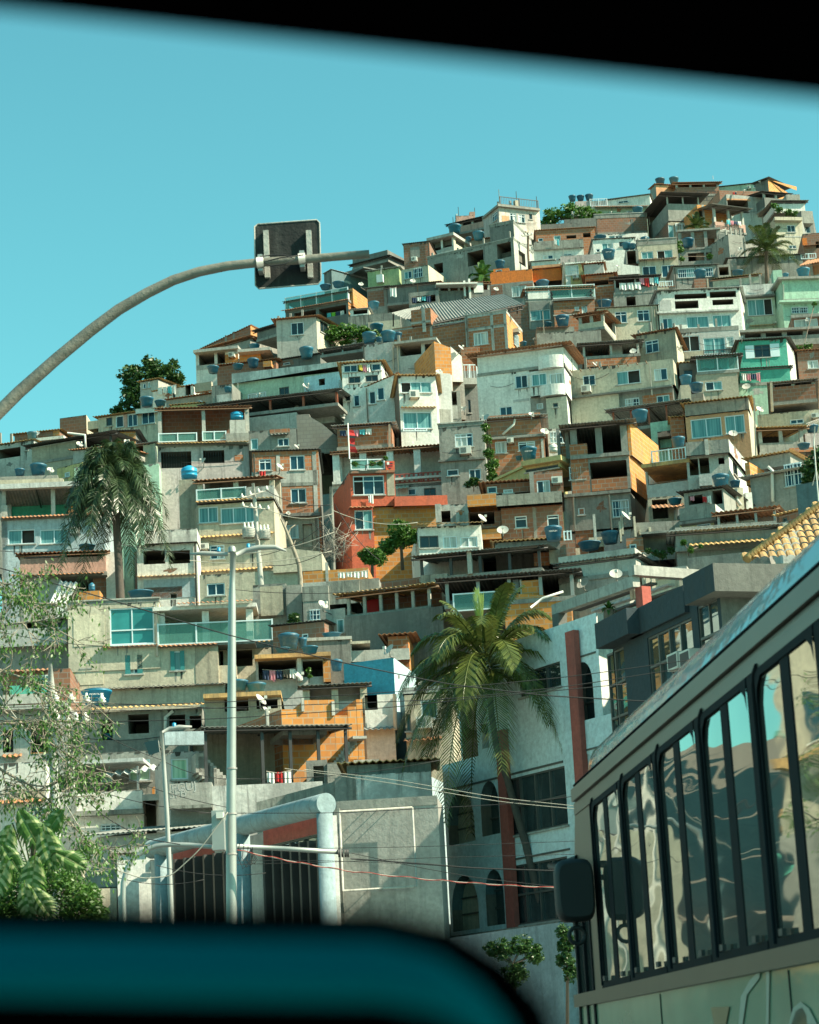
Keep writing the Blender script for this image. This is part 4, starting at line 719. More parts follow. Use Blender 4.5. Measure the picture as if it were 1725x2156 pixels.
h.vol('tan', 245, 1000, 570, 905, 1100, dep=6); h.par(.8, 'tan'); h.pipe(510, 765, 640, 780, 645, 885, r=.07, v=-.8); h.dish(600, 850, 1.4, 55, v=-1)
h = B('A', 'orange block house with flat roof behind the queen palm', 'bricko', 875, 750, 1020, 760, 860, D=132, sx=1120, smat='dgrey', yaw=-4); h.roof('zincd', .4, .1); h.vol('grey', 830, 745, 875, 745, 860, v=.2, dep=4)
h = B('A', 'dim green house with a small dark window behind the palm crown', 'pmint', 880, 880, 1170, 840, 1050, D=127); h.win(1022, 862, 1078, 925, 'h'); h.roof('zincl', .3, .1); h.dish(955, 835, 1.4, 50, v=-.8)
h = B('A', 'yellow walled house behind the two left tanks', 'yellow', 430, 1030, 620, 985, 1150, D=124); h.win(485, 1058, 525, 1095); h.vol('lgrey', 550, 900, 880, 870, 1000, v=2, dep=4); h.roof('tile', .3, .1)
h = B('A', 'low grey parapet roof carrying two dark blue tanks', 'grey', -20, 1095, 435, 1080, 1150, D=120, dep=4); h.vol('cream', 0, 1115, 475, 1108, 1150, v=-.6, dep=3); h.dish(380, 1045, 1.3, 30, v=.4)
tank('A', 150, 1086, 82, 'narrow one of the two dark tanks on the grey parapet roof', h, v=.8); tank('A', 288, 1080, 132, 'wide one of the two dark tanks on the grey parapet roof', h, v=.8)
h = T('H', 'blue white house at the left edge with a roofed green terrace', 10, 205, 780, 185, 440, D=112, yaw=-2, par=0, posts=3, roof='zinc', rise=-.6, dep=4, back='gint', post='lgrey', pw=.1, over=.2)
h.vol('lgrey', 10, 350, 55, 350, 438, v=0, dep=.5); h.vol('bricko', 515, 350, 780, 345, 438, v=0, dep=.5); h.box(0, 175, 740, 212, 'zincl', .4, name='fascia'); h.vol('pblue', 15, 452, 790, 448, 760, v=0, dep=7, ext=5); h.eave(15, 438, 790, 'tile', .5); h.win(62, 532, 265, 642, 'c'); h.win(302, 530, 514, 638, 'c'); h.ac(568, 548, .9, .6); h.box(180, 385, 475, 428, 'dark', -1.5, name='shelf') if 0 else None
h = T('H', 'rose terrace house with orange tile awning left of the palm trunk', 150, 712, 795, 690, 870, D=105, par=.75, pm='rose', posts=3, roof='tile', rise=.2, dep=4, back='tan', post='cream'); h.vol('gwhite', 180, 728, 455, 722, 830, v=.3, dep=3); h.win(190, 732, 450, 826, 'b'); h.eave(90, 872, 785, 'tile', .9, .3); h.vol('brickd', 150, 890, 800, 880, 1080, v=.6, dep=5, ext=5); h.op(330, 905, 700, 1000, 3, 'dark'); h.vol('white', 795, 700, 865, 700, 1080, v=.4, dep=5, ext=4)
tank('H', 655, 690, 130, 'flat blue tank behind the rose terrace roof', D=109, hf=.5)
h = B('H', 'hut with a steep corrugated roof under the rose terrace', 'bricko', 590, 1000, 750, 990, 1080, D=100, dep=3, yaw=0); q = MB(); q.sheet(h.w(365, 1095, -1)-h.O if 0 else Vector((h.f(365, 1095, -1)[0], -1, h.f(365, 1095, -1)[1])), Vector((h.f(500, 1090, -1)[0], -1, h.f(500, 1090, -1)[1])), Vector((h.f(585, 930, 1)[0], 1, h.f(585, 930, 1)[1])), Vector((h.f(450, 920, 1)[0], 1, h.f(450, 920, 1)[1])), 'zincl', .22, .05); q.build('roof', h.root)
tank('H', 692, 995, 50, 'small upright blue tank on the hut beside the palm trunk', h, v=.6, kind=1, hf=1.3)
h = B('H', 'narrow green house slice behind the palm trunk', 'mint', 930, 660, 1000, 655, 1060, D=108, dep=4); h.vol('rose', 985, 700, 1025, 700, 1060, v=.3, dep=4); h.win(925, 905, 980, 965, 'g')
h = B('H', 'pale mint house hidden behind the queen palm crown', 'mint', 560, 60, 1195, 40, 480, D=120, yaw=-2)
h = B('H', 'white house with mouldy parapet and two open balconies', 'white', 1028, 640, 1482, 640, 1060, D=104, yaw=-1); h.op(1080, 692, 1242, 792, 2, 'tan'); h.op(1268, 690, 1430, 788, 2, 'tan'); h.vol('whites', 1085, 535, 1482, 530, 640, v=-.3, dep=2); h.V = h.vols[0]; h.eave(1030, 885, 1480, 'tileo', .4, .1); h.patch(1082, 905, 1482, 1048, 'pblue'); h.patch(1085, 965, 1370, 1048, 'brickd'); h.win(1085, 700, 1137, 790, 'k') if 0 else None
h.vols[0]['ops'].append((*h.rect(1282, 1010, 1330, 1048), .3, 'dark'))
tank('H', 1060, 1055, 200, 'very wide flat blue tank on the glass fronted house roof', D=97, hf=.45)
# ======== centre (E)
h = T('A', 'brown tile roofed terrace house with white railings and pink wall', 1185, 578, 1872, 560, 850, D=122, par=0, posts=3, roof='tile', rise=.9, dep=5, over=.3, back='brickd', post='lgrey', rail=None)
h.rail(1195, 765, 1480, 832, 'glass', v=-.1); h.rail(1525, 752, 1700, 822, 'glass', v=-.1); h.eave(1180, 842, 1870, 'tileo', .6); h.vol('pink', 1185, 862, 1872, 848, 1120, dep=6); h.op(1212, 905, 1440, 1028, 1.2, 'dark'); h.op(1528, 895, 1688, 992, 1.2, 'dark'); h.dish(1530, 975, 1.3, -55, v=-.6); h.patch(1765, 930, 1830, 975, 'brick')
for x0, y0, x1, y1 in ((1212, 905, 1440, 1028), (1528, 895, 1688, 992)):
    a, b, c, d = h.rect(x0, y0, x1, y1); g = MB()
    for i in range(int((b-a)/.14)): g.box(a+i*.14, a+i*.14+.02, .03, .05, c, d, 'metald')
    g.build('window_grille', h.root)
h.pipe(1170, 870, 1185, 1010, r=.06); h.vol('whites', 1195, 1140, 1335, 1135, 1500, v=.6, dep=4); h.op(1225, 1170, 1310, 1290, 1.5, 'dark'); h.vol('grey', 1700, 770, 1872, 760, 845, v=-.3, dep=2)
h.vol('lgrey', 1728, 668, 1846, 664, 775, v=-.1, dep=1.6)
tank('E', 155, 668, 105, 'blue tank in the corner of the brown tiled terrace', h, v=.3, mat='tankl', kind=1, hf=.7)
h = B('H', 'stair wing under the sky blue tank on the beige house', 'tan', 1345, 160, 1482, 152, 400, D=107, yaw=3, dep=3)
tank('H', 1425, 152, 130, 'bright sky blue domed tank on the orange tile roof', h, v=.9, mat='tankl', kind=1, hf=.8)
h = T('H', 'beige house with glass terraces below the sky blue tank', 1480, 165, 2060, 155, 310, D=106, yaw=3, par=0, posts=3, roof='tile', rise=.7, dep=5, over=.35, back='tan', post='cream', pw=.12)
h.rail(1480, 222, 1850, 305, 'glass', v=-.1); h.eave(1475, 318, 2060, 'tileo', .5); h.vol('cream', 1490, 335, 2060, 330, 900, dep=7, lx=1330, lmat='tan', ext=5); h.win(1495, 362, 1640, 482, 'c'); h.win(1645, 362, 1870, 480, 'k') if 0 else None
h.win(1660, 362, 1945, 482, 'c'); h.vol('lgrey', 1850, 208, 2060, 205, 310, v=-.3, dep=2); h.V = h.vols[0]; h.eave(1500, 583, 2070, 'tileo', .5); h.win(1580, 648, 1690, 755, 't'); h.win(1860, 635, 1950, 700, 't'); h.ac(1545, 668, .8, .5); h.pipe(1500, 650, 1515, 1000, r=.05); h.patch(1500, 845, 2070, 1050, 'tan') if 0 else None; h.eave(1520, 842, 2070, 'tileo', .5)
h = B('H', 'lower beige house with white framed shutters beside the grey pipe', 'cream', 1500, 855, 2250, 850, 1070, D=100, yaw=3); h.win(1557, 935, 1692, 1028, 'b'); h.win(1990, 940, 2110, 1035, 'b'); h.vol('cream', 2050, 660, 2420, 700, 860, v=-.2, dep=5); h.vol('blue', 2340, 880, 2430, 880, 1000, v=-.3, dep=4)
h = T('B', 'wide dark canopy terrace on red posts above the grey curved wall', -10, 1272, 1130, 1135, 1385, D=126, par=0, posts=5, roof='zinc', rise=.6, dep=8, over=.3, back='dark', post='mred', pw=.06)
h.vol('lgrey', 370, 1370, 785, 1340, 1455, v=-.1, dep=1.2); h.vol('lgrey', 900, 1380, 1105, 1355, 1440, v=2, dep=1.2); h.patch(900, 1360, 1105, 1375, 'mint') if 0 else None; h.box(772, 1275, 800, 1340, 'lgrey', .2, .3, name='post')
h = B('E', 'grey rendered house with a curved block gable under the dark canopy', 'grey', 240, 752, 600, 728, 900, D=122, dep=5); h.win(258, 806, 312, 890, 'b'); h.win(460, 803, 545, 864, 'b'); h.patch(400, 735, 550, 765, 'brick'); h.eave(405, 775, 550, 'zinc', .6, .2); h.dish(600, 868, 1.0, 60)
h.vol('block', 600, 610, 700, 640, 920, v=0, dep=5); h.vol('block', 700, 640, 800, 700, 920, v=0, dep=5); h.vol('block', 800, 700, 905, 790, 920, v=0, dep=5)
h = B('E', 'three storey brick house with a maroon towel over the sill', 'brick', 265, 910, 765, 893, 1740, dd=0, D=113, sx=782, smat='dgrey', hx=3); h.roof('zincd', .2, .05, th=.1); h.win(320, 960, 413, 1047, 't'); h.win(552, 932, 663, 1042, 'b'); h.win(404, 1200, 444, 1292, 'b'); h.win(558, 1181, 675, 1290, 'b'); h.win(532, 1452, 617, 1558, 'w'); h.patch(265, 1052, 765, 1140, 'lgrey'); h.patch(300, 1140, 765, 1165, 'stained'); h.patch(735, 905, 765, 1740, 'lgrey'); h.patch(450, 930, 478, 1050, 'lgrey'); h.patch(460, 1165, 495, 1380, 'lgrey'); h.patch(265, 1385, 765, 1740, 'tan'); h.patch(430, 1400, 480, 1560, 'brick'); h.slab(265, 1380, 780, .15, .3, 'dgrey', 0); h.dish(475, 1020, 1.4, 50); h.dish(540, 1370, .8, 0); h.op(650, 1450, 722, 1622, .3, 'tan'); h.box(655, 1456, 718, 1620, 'cream', -.15, .25, name='door'); h.vol('tan', 265, 1170, 330, 1165, 1740, v=-.4, dep=.4)
h.V = h.vols[0]; laundry(h.wash(322, 1044, 372, 1108, ['cloth_r']), 'maroon towel hanging from the brick house window')
# ---- white terrace + orange house
h = T('E', 'long white terrace house with red balusters behind the orange house', 868, 905, 1735, 885, 1190, D=118, yaw=4, par=.0, posts=5, roof='tile', rise=.1, dep=3, over=.2, back='white', post='white', pw=.18)
h.rail(1342, 1062, 1735, 1132, 'bal', v=-.1); h.vol('white', 870, 1132, 1735, 1122, 1240, v=-.05, dep=4, ext=4); h.win(1440, 1182, 1500, 1232, 'b'); h.win(1560, 1178, 1650, 1236, 'k'); h.op(1420, 1000, 1480, 1050, 1) if 0 else None; h.slab(870, 1135, 1735, .12, .3, 'white', 0)
h.eave(1345, 1165, 1450, 'cream', 1.0, .5)
h = B('E', 'orange red corner house with planted roof terrace and crest', 'red', 1002, 1050, 1338, 1045, 1320, D=110, yaw=-6, lx=868, lmat='red', ext=0); h.win(1028, 1084, 1262, 1230, 't'); h.patch(1282, 1060, 1338, 1235, 'tan'); h.slab(1000, 1050, 1340, .12, .25, 'brickd', 0)
h.vol('red', 1270, 975, 1338, 975, 1050, v=0, dep=.25); h.rail(1012, 962, 1262, 1040, 'glass', v=.1); h.vol('red', 1002, 1320, 1175, 1325, 1600, v=0, dep=6, lx=880, lmat='red', ext=6); h.win(1040, 1345, 1174, 1492, 'b'); h.eave(1000, 1318, 1180, 'tile', .5, .2); h.vol('red', 1020, 1600, 1080, 1600, 1720, v=.3, dep=6); h.win(1000+28, 1612, 1055, 1700, 'c') if 0 else None
h.V = h.vols[0]; laundry(h.wash(1140, 1226, 1182, 1290, ['cloth_w']), 'white towel over the sill of the orange red house')
c0 = h.rect(1282, 982, 1325, 1036); g = MB(); a, b, c, d = c0   # striped shield emblem
n = 6
for i in range(n):
    z0 = c+(d-c)*i/n; z1 = c+(d-c)*(i+1)/n; k = lambda z: (b-a)/2*min(1, .25+((z-c)/(d-c))*1.6); m = (a+b)/2
    g.face([(m-k(z0), -.012, z0), (m+k(z0), -.012, z0), (m+k(z1), -.012, z1), (m-k(z1), -.012, z1)], 'black' if i % 2 == 0 else 'cloth_r')
g.face([(a, -.02, d-(d-c)*.4), (a+(b-a)*.4, -.02, d-(d-c)*.4), (a+(b-a)*.4, -.02, d), (a, -.02, d)], 'cloth_w'); g.build('emblem', h.root)
h.pipe(865, 1140, 990, 1065, r=.05, v=-.3) if 0 else None
h.vol('red', 1338, 1238, 1735, 1235, 1315, v=-.4, dep=1.5, ext=0); h.vol('bricko', 1175, 1325, 1480, 1315, 1480, v=.2, dep=4, ext=5); h.vol('bricko', 1480, 1315, 1735, 1310, 1440, v=.2, dep=4, ext=5)
# flag
fp = h.w(1000, 960, -.3); fr_ = empty('flag', fp, h.yaw); tag(fr_, 'red and black flag limp on a white pole above the orange house', 'flag'); g = MB(); zt = at(*cv('E', 1000, 690), fp.y).z-fp.z; g.tube([(0, 0, 0), (0, 0, zt)], .035, 'pipe', 6); g.build('pole', fr_)
g = MB(); L = []
for i in range(9): L.append((.12+.05*sin(i*.9)+.015*i, .08*sin(i*1.7)))
for i in range(8):
    z1 = zt*.82-zt*.62*i/8; z2 = zt*.82-zt*.62*(i+1)/8
    g.face([(.03, 0, z1), (.03+L[i][0]+.12, L[i][1], z1-.05), (.03+L[i+1][0]+.12, L[i+1][1], z2-.05), (.03, 0, z2)], 'black' if i in (2, 5) else 'cloth_r', True)
g.build('cloth', fr_)
h = T('E', 'brick loggia with laundry under a grey sheet roof mid slope', 905, 712, 1315, 700, 875, D=120, yaw=3, par=1.1, pm='brick', posts=3, roof='zincl', rise=.3, dep=4, back='dark', post='cream', over=.3); h.pipe(1300, 700, 1300, 870, r=.06)
laundry(h.wash(925, 735, 1170, 785, ['cloth_b', 'cloth_w', 'cloth_p', 'cloth_t', 'cloth_w']), 'assorted clothes drying inside the brick loggia')
# ---- mint long wall, small white tower, white house
h = B('B', 'long pale green house with a weathered parapet along the slope', 'pmint', 237, 1090, 1165, 985, 1280, D=138, dep=6, yaw=20); h.vols[0]['mat'] = 'pmint'; h.patch(850, 1010, 1165, 1170, 'lblue'); h.win(370, 1165, 528, 1225, 'w'); h.win(638, 1118, 722, 1188, 'k'); h.win(974, 1048, 1026, 1104, 'h'); h.win(1145, 1060, 1165, 1140, 'b'); h.dish(870, 1110, 1.7, 45); h.dish(465, 1185, .9, 40)
h.vol('whites', 235, 1005, 1345, 880, 1090, v=-.3, dep=5); h.pipe(288, 1085, 290, 1230); h.V = h.vols[0]
h = B('B', 'stained grey shack at the left end of the pale green house', 'stained', 65, 1110, 238, 1090, 1290, D=137); h.patch(110, 1180, 238, 1260, 'whites'); h.op(75, 1030, 130, 1100, 1) if 0 else None
tank('B', 205, 1160, 70, 'whitish green basin tank on the stained grey shack', h, v=-.5, mat='tank', lid=False)
h = B('B', 'tall grey white block house with four tanks on its roof', 'gwhite', 1345, 758, 1628, 738, 1250, D=139, dep=6, yaw=12, hx=2); h.vol('gwhite', 1628, 735, 1960, 735, 1200, v=-.3, dep=6); h.op(1660, 760, 1840, 850, 2, 'dark'); h.op(1870, 750, 1960, 830, 2, 'dim'); h.slab(1600, 738, 1970, .15, .5, 'lgrey', 4); h.vol('bricko', 1960, 745, 2080, 790, 1150, v=-.1, dep=5, sx=None); h.V = h.vols[0]; h.pipe(1600, 740, 1605, 980); h.V = h.vols[1]; h.win(1795, 1080, 1880, 1105, 'k')
for i, (x, y, w, v, l) in enumerate(((1400, 745, 128, .5, 'front left tank on the tall grey white block'), (1562, 738, 132, .5, 'front right tank on the tall grey white block'), (1482, 735, 60, 1.6, 'narrow middle tank on the tall grey white block'), (1640, 712, 85, 3, 'rear right tank on the tall grey white block'))): tank('B', x, y, w, l, h, v=v)
h = B('B', 'little white turret house with a wide bank of windows', 'white', 1165, 925, 1500, 905, 1230, D=133, sx=1582, smat='white', dep=4); h.win(1183, 930, 1300, 992, 'b'); h.op(1300, 928, 1420, 988, 1, 'tan'); h.win(1420, 918, 1497, 978, 'b'); h.win(1223, 1030, 1325, 1086, 'k'); h.win(1368, 1018, 1474, 1072, 'k'); h.roof('tileo', .4, .1); h.win(1530, 940, 1545, 1000, 'k', 's')
laundry(h.wash(1310, 925, 1410, 985, ['cloth_y', 'cloth_p', 'cloth_w']), 'yellow towel and clothes in the white turret window')
h = B('B', 'big white house flank with tiled slanting top and small windows', 'white', 1172, 1125, 1370, 1120, 1440, D=127, yaw=14, hx=1); h.vol('white', 1370, 1120, 1640, 1005, 1440, v=0, dep=5); h.win(1398, 1152, 1454, 1262, 'b'); h.win(1467, 1120, 1527, 1228, 'b'); h.V = h.vols[0]; h.win(1267, 1184, 1319, 1282, 'b'); h.win(1198, 1186, 1240, 1236, 'k'); h.V = h.vols[1]; h.roof('tile', .1, .1); h.dish(1170, 1370, 1.2, 60)
h = B('E', 'white two storey house with aircon and tiled midline above the valley', 'white', 1366, 330, 1645, 345, 845, D=122, yaw=-9, sx=1668, lx=1325, lmat='brickd', hx=2); h.win(1386, 378, 1614, 462, 'c'); h.ac(1482, 482, 1.1, .8); h.eave(1383, 572, 1650, 'tileo', .5, .1); h.win(1403, 606, 1617, 732, 'c'); h.roof('tileo', .35, .1); h.rail(1405, 730, 1580, 752, 'bars', v=-.5)
h = B('E', 'narrow grey terrace slice right of the white two storey house', 'gwhite', 1650, 300, 1760, 330, 600, D=126, yaw=-20); h.vol('grey', 1650, 580, 1760, 590, 880, v=-.5, dep=4)
h = B('F', 'orange and white stair house wedge between two white houses', 'bricko', 108, 80, 240, 130, 350, D=134, yaw=-16); h.vol('white', 110, 330, 252, 360, 470, v=-.3, dep=4); h.vol('white', 240, 120, 330, 200, 400, v=.8, dep=4, smat='white'); h.dish(320, 130, 1.3, 40); h.vol('grey', 250, 240, 340, 260, 700, v=1.5, dep=4); h.op(270, 260, 320, 390, 1); h.V = h.vols[1]; h.dish(150, 325, 1.4, 0)
h = B('F', 'dark stacked balconies in the gap left of the round fronted house', 'dgrey', 300, 300, 470, 330, 760, D=137, yaw=-10); h.rail(330, 265, 450, 380, 'bars', v=-.6); h.bal(325, 370, 450, 420, 'lgrey', .8); h.win(378, 545, 402, 650, 'k')
h = B('F', 'shuttered grey stair house under the orange wedge house', 'grey', 118, 480, 315, 475, 760, D=127, yaw=0); h.op(122, 485, 290, 590, 2, 'tan'); h.dish(350, 620, 1.3, -45); h.patch(130, 600, 300, 700, 'lgrey')
h = B('F', 'brick wall house behind the round fronted white house', 'brick', 320, 130, 470, 120, 330, D=141, yaw=5); h.vol('brick', 385, -20, 700, -30, 130, v=.1, dep=2) if 0 else None
# ---- F
h = B('F', 'white house with a rounded bay and pillared roof terrace', 'white', 448, 345, 865, 312, 680, D=128, hx=3, yaw=14); h.vol('white', 865, 308, 1145, 305, 520, v=-.5, dep=6, sx=1190, smat='white'); h.vol('grey', 875, 525, 1000, 525, 700, v=-.1, dep=4); h.win(925, 572, 977, 618, 'w'); h.vol('cream', 998, 520, 1165, 530, 745, v=-.6, dep=4, sx=1190, smat='white', ext=3); h.win(1056, 570, 1096, 604, 'k'); h.V = h.vols[0]; h.win(755, 348, 854, 452, 'b'); h.win(632, 597, 733, 672, 'b'); h.patch(740, 540, 865, 560, 'gwhite'); h.V = h.vols[1]; h.win(886, 334, 1006, 432, 'c'); h.win(1032, 332, 1134, 430, 'w')
c = h.f(1040, 290, -.5); r = (h.f(1140, 290, -.5)[0]-h.f(940, 290, -.5)[0])/2
z0 = h.f(1040, 300, -.5)[1]; z1 = h.f(1040, 200, -.5)[1]; zb0 = h.f(1040, 520, -.5)[1]; zb1 = h.f(1040, 432, -.5)[1]
for (a, b) in ((z0, z1), (zb0, zb1)):
    n = 12; q = MB()
    for i in range(n):
        t0, t1 = pi*i/n, pi*(i+1)/n; p = lambda t, rr: (c[0]-cos(t)*rr, -.5-sin(t)*rr*.5-.01)
        q.face([(*p(t0, r), a), (*p(t1, r), a), (*p(t1, r), b), (*p(t0, r), b)], 'white', True); q.face([(*p(t0, r), b), (*p(t1, r), b), (*p(t1, r-.15), b), (*p(t0, r-.15), b)], 'white')
        q.face([(c[0], -.5, a), (*p(t0, r), a), (*p(t1, r), a)], 'whites')
    q.build('bay', h.root)
h.terr(450, 190, 1140, 340, par=1.25, pm='white', posts=6, roof='tile', rise=.3, dep=5, back='dim', post='white', over=.6, pw=.15)
h = B('F', 'long cream house with a curtained window and wall aircon', 'cream', 1182, 318, 1560, 268, 520, D=129, yaw=14); h.vol('cream', 1560, 268, 2010, 222, 480, v=0, dep=6); h.vol('grey', 1182, 515, 2010, 450, 720, v=.25, dep=6, ext=4); h.V = h.vols[0]; h.win(1294, 348, 1394, 432, 'b'); h.ac(1325, 465, 1.1, .8); h.V = h.vols[1]; h.win(1553, 312, 1752, 420, 'c'); h.V = h.vols[2]; h.win(1303, 568, 1407, 656, 'g'); h.win(1630, 533, 1745, 612, 'g'); h.win(1882, 508, 1985, 570, 'b'); h.patch(1770, 500, 2010, 575, 'brick'); h.V = h.vols[1]; h.win(1862, 295, 1967, 390, 'b'); h.V = h.vols[0]; h.slab(1180, 522, 2010, .1, .25, 'stained', 0)
for i in range(9): h.box(1190+i*75, 302-i*9, 1196+i*75, 312-i*9, 'wood', .5, name='rafter_end')
h = T('F', 'dark terrace with tilted grey sheet roof above the cream house', 1290, 100, 1740, 70, 205, D=136, par=.0, pm='grey', posts=3, roof='zinc', rise=.6, dep=5, back='dim', post='lgrey', pw=.07); h.vol('gwhite', 1505, 105, 1605, 105, 190, v=1, dep=2); h.vol('brick', 1320, 225, 1720, 205, 285, v=-.8, dep=3); h.dish(1695, 160, 1.4, -10, v=-1); h.dish(1385, 262, 1.1, 60, v=-1.4)
h = B('F', 'grey house with narrow blue windows behind the round bay roof', 'grey', 1090, 165, 1290, 110, 320, D=139); h.win(1105, 170, 1122, 230, 'b'); h.win(1155, 168, 1195, 265, 'b')
h = B('F', 'rough grey house with one square window and white wall aircon', 'grey', 142, 755, 505, 748, 1180, D=114, yaw=4); h.win(276, 812, 418, 920, 't'); h.ac(360, 957, 1.2, .8); h.win(212, 1098, 304, 1150, 'b'); h.win(388, 1095, 483, 1182, 'b'); h.slab(140, 1025, 515, .1, .15, 'dgrey', 0); h.par(.15, 'stained')
h = B('F', 'orange block house with roofed loft and white framed windows', 'brick', 535, 855, 985, 843, 1065, D=116, dep=6, yaw=4, hx=5); h.win(597, 876, 688, 970, 'w'); h.win(780, 876, 914, 950, 't'); h.ac(717, 880, .7, .5); h.patch(965, 855, 985, 1060, 'lgrey'); h.slab(535, 845, 1000, .12, .2, 'grey', 0); h.pipe(800-45, 700, 745, 740, 655, 822, r=.06, v=-.5)
h.terr(535, 700, 955, 843, par=1.15, pm='brick', posts=4, roof='zincl', rise=.4, dep=5, back='dark', post='grey', over=.4)
h.dish(520, 690, 1.6, -40, v=-.5); h.dish(885, 665, 1.1, 30); h.dish(990, 800, 1.5, 20)
tank('F', 868, 1020, 140, 'big blue tank against the orange block house', D=112, text='FORTLEV'); tank('F', 785, 1028, 55, 'small tank left of the big lettered one', D=112.5)
h = B('F', 'rubble walled house with barred loft window behind a white cistern', 'lgrey', 1010, 760, 1190, 790, 1100, D=117, yaw=-8); h.win(1035, 800, 1155, 890, 'g'); h.vol('brick', 990, 1000, 1100, 1000, 1080, v=-.5, dep=2)
tank('F', 1062, 965, 75, 'pale grey cistern beside the rubble wall', D=114, kind=1, mat='acm')
h = B('F', 'house with yellow gabled canopy and blue clerestory', 'yellow', 610, 1180, 870, 1060, 1200, D=110, yaw=25, dep=5); h.roof('yellow', .2, .1, wave=False); h.vol('yellow', 840, 1060, 1110, 1065, 1120, v=-1.5, dep=5); h.win(835, 1080, 1100, 1105, 'k'); h.slab(800, 1035, 1120, .25, .4, 'yellow', 3)
h = B('F', 'weathered brick house with two rows of windows and a dark parapet', 'brickd', 640, 1400, 1130, 1390, 1660, D=102, yaw=4, hx=5); h.win(753, 1470, 850, 1567, 't'); h.win(1010, 1460, 1106, 1558, 't'); h.patch(900, 1400, 925, 1660, 'grey'); h.patch(690, 1400, 740, 1660, 'grey') if 0 else None
h.vol('bricko', 370, 1300, 600, 1292, 1400, v=-.6, dep=1.5); h.vol('stained', 600, 1290, 1125, 1288, 1395, v=-.6, dep=2); h.vol('brickd', 520, 1215, 870, 1200, 1300, v=2, dep=4); h.win(533, 1235, 610, 1290, 'b'); h.win(660, 1257, 738, 1290, 'b'); h.roof('tile', .5, .2); h.vol('brickd', 870, 1120, 1130, 1112, 1300, v=1.5, dep=4); h.win(928, 1186, 1033, 1288, 'b'); h.ac(1088, 1196, 1, .6); h.patch(870, 1120, 905, 1290, 'grey'); h.V = h.vols[0]; h.vol('brickd', 380, 1440, 640, 1430, 1580, v=.3, dep=5); h.op(390, 1440, 590, 1540, 2, 'dark'); h.vol('bricko', 485, 1575, 640, 1572, 1660, v=-.3, dep=2); h.dish(490, 1490, 1.5, 55, v=-.8)
h = B('F', 'concrete stilt wall house with grey pillars in front of the brick house', 'lgrey', 120, 1380, 380, 1375, 1525, D=106, yaw=2); h.op(165, 1430, 240, 1520, 1.5, 'brickd'); h.box(120, 1375, 165, 1520, 'lgrey', .3, name='post'); h.box(435, 1440, 465, 1530, 'lgrey', .3, name='post'); h.box(285, 1440, 310, 1530, 'lgrey', .3, name='post')
h = B('F', 'white house with three dark windows and a tiled eave below the round trees', 'white', -20, 1540, 483, 1560, 1720, D=98, yaw=-4, sx=490); h.win(-5, 1628, 145, 1724, 'k'); h.win(180, 1630, 293, 1728, 'w'); h.win(318, 1635, 455, 1720, 'w'); h.eave(-30, 1535, 500, 'tileo', .6, .15)
h = T('F', 'unfinished concrete tower house with dark open floors', 1185, 755, 1640, 715, 995, D=107, par=0, pm='brick', posts=3, roof='zinc', rise=.2, dep=6, back='dim', post='grey', pw=.16, over=.5, left='both')
h.vol('brick', 1185, 900, 1325, 895, 985, v=.05, dep=.3); h.vol('brick', 1105, 925, 1160, 905, 1050, v=1.2, dep=3); h.box(1090, 780, 1115, 1080, 'grey', .1, .3, name='post'); h.box(1155, 755, 1185, 1060, 'grey', .1, .3, name='post')
h.vol('grey', 1185, 1000, 1660, 985, 1290, v=.1, dep=5, sx=1860, smat='bricko', ext=0); h.win(1186, 1077, 1309, 1180, 'g'); h.op(1352, 1035, 1645, 1168, 3, 'dark'); h.patch(1364, 1162, 1650, 1265, 'brick'); h.V = h.vols[-1]
h.vol('grey', 1130, 1310, 1670, 1295, 1600, v=0, dep=5, sx=1810, smat='dgrey', ext=0); h.win(1257, 1405, 1309, 1462, 'w'); h.win(1528, 1342, 1663, 1478, 'g'); h.slab(1120, 1300, 1675, .15, .2, 'stained', 0); h.pipe(1220, 1320, 1230, 1590); h.pipe(1505, 1300, 1527, 1580)
h.vol('gwhite', 1135, 1600, 1680, 1590, 1760, v=.2, dep=8, ext=5); h.win(1290, 1640, 1340, 1690, 'k'); h.vol('bricko', 1642, 720, 1668, 725, 992, v=.2, dep=5, sx=1880, smat='bricko')
tank('G', 240, 640, 140, 'blue tank on the roof of the concrete tower house', h, v=4)
# ---- G
h = B('G', 'peach house with a mouldy parapet and a bright sunlit flank', 'peach', 612, 605, 1133, 548, 810, D=117, sx=1225, smat='cream', hx=5); h.win(660, 615, 916, 774, 'c'); h.win(943, 590, 1107, 742, 'c'); h.vol('pstain', 605, 500, 1137, 447, 600, v=-.12, dep=4, sx=1165, smat='cream'); h.roof('tileo', .3, .1); h.vol('block', 660, 418, 760, 400, 490, v=1.2, dep=3); h.V = h.vols[0]; h.dish(1010, 745, 1.5, 15); h.pipe(1185, 450, 1200, 960, v=-.2)
tank('G', 710, 395, 122, 'tank on the block cube behind the peach house', h, v=2)
h = T('G', 'blue railed balcony house with a striped hammock', 705, 110, 1045, 85, 235, D=128, par=.0, pm='tan', posts=2, roof='zincd', rise=.1, dep=4, back='dark', rail='glass'); h.vol('tan', 700, 250, 1045, 235, 400, dep=6); h.win(780, 310, 920, 384, 'b'); h.vol('dgrey', 560, 165, 700, 150, 340, v=1, dep=4); h.roof('tileo', .2, .1); h.win(600, 210, 680, 330, 'k')
laundry(h.wash(735, 115, 985, 215, ['cloth_t', 'cloth_t']), 'striped turquoise hammock cloth on the blue railed balcony', 'hammock')
tank('G', 620, 335, 110, 'tank in the dark gap left of the railed balcony', D=124); h = B('G', 'tan block pedestal house under the gap tank', 'tan', 570, 345, 655, 335, 480, D=122, yaw=3)
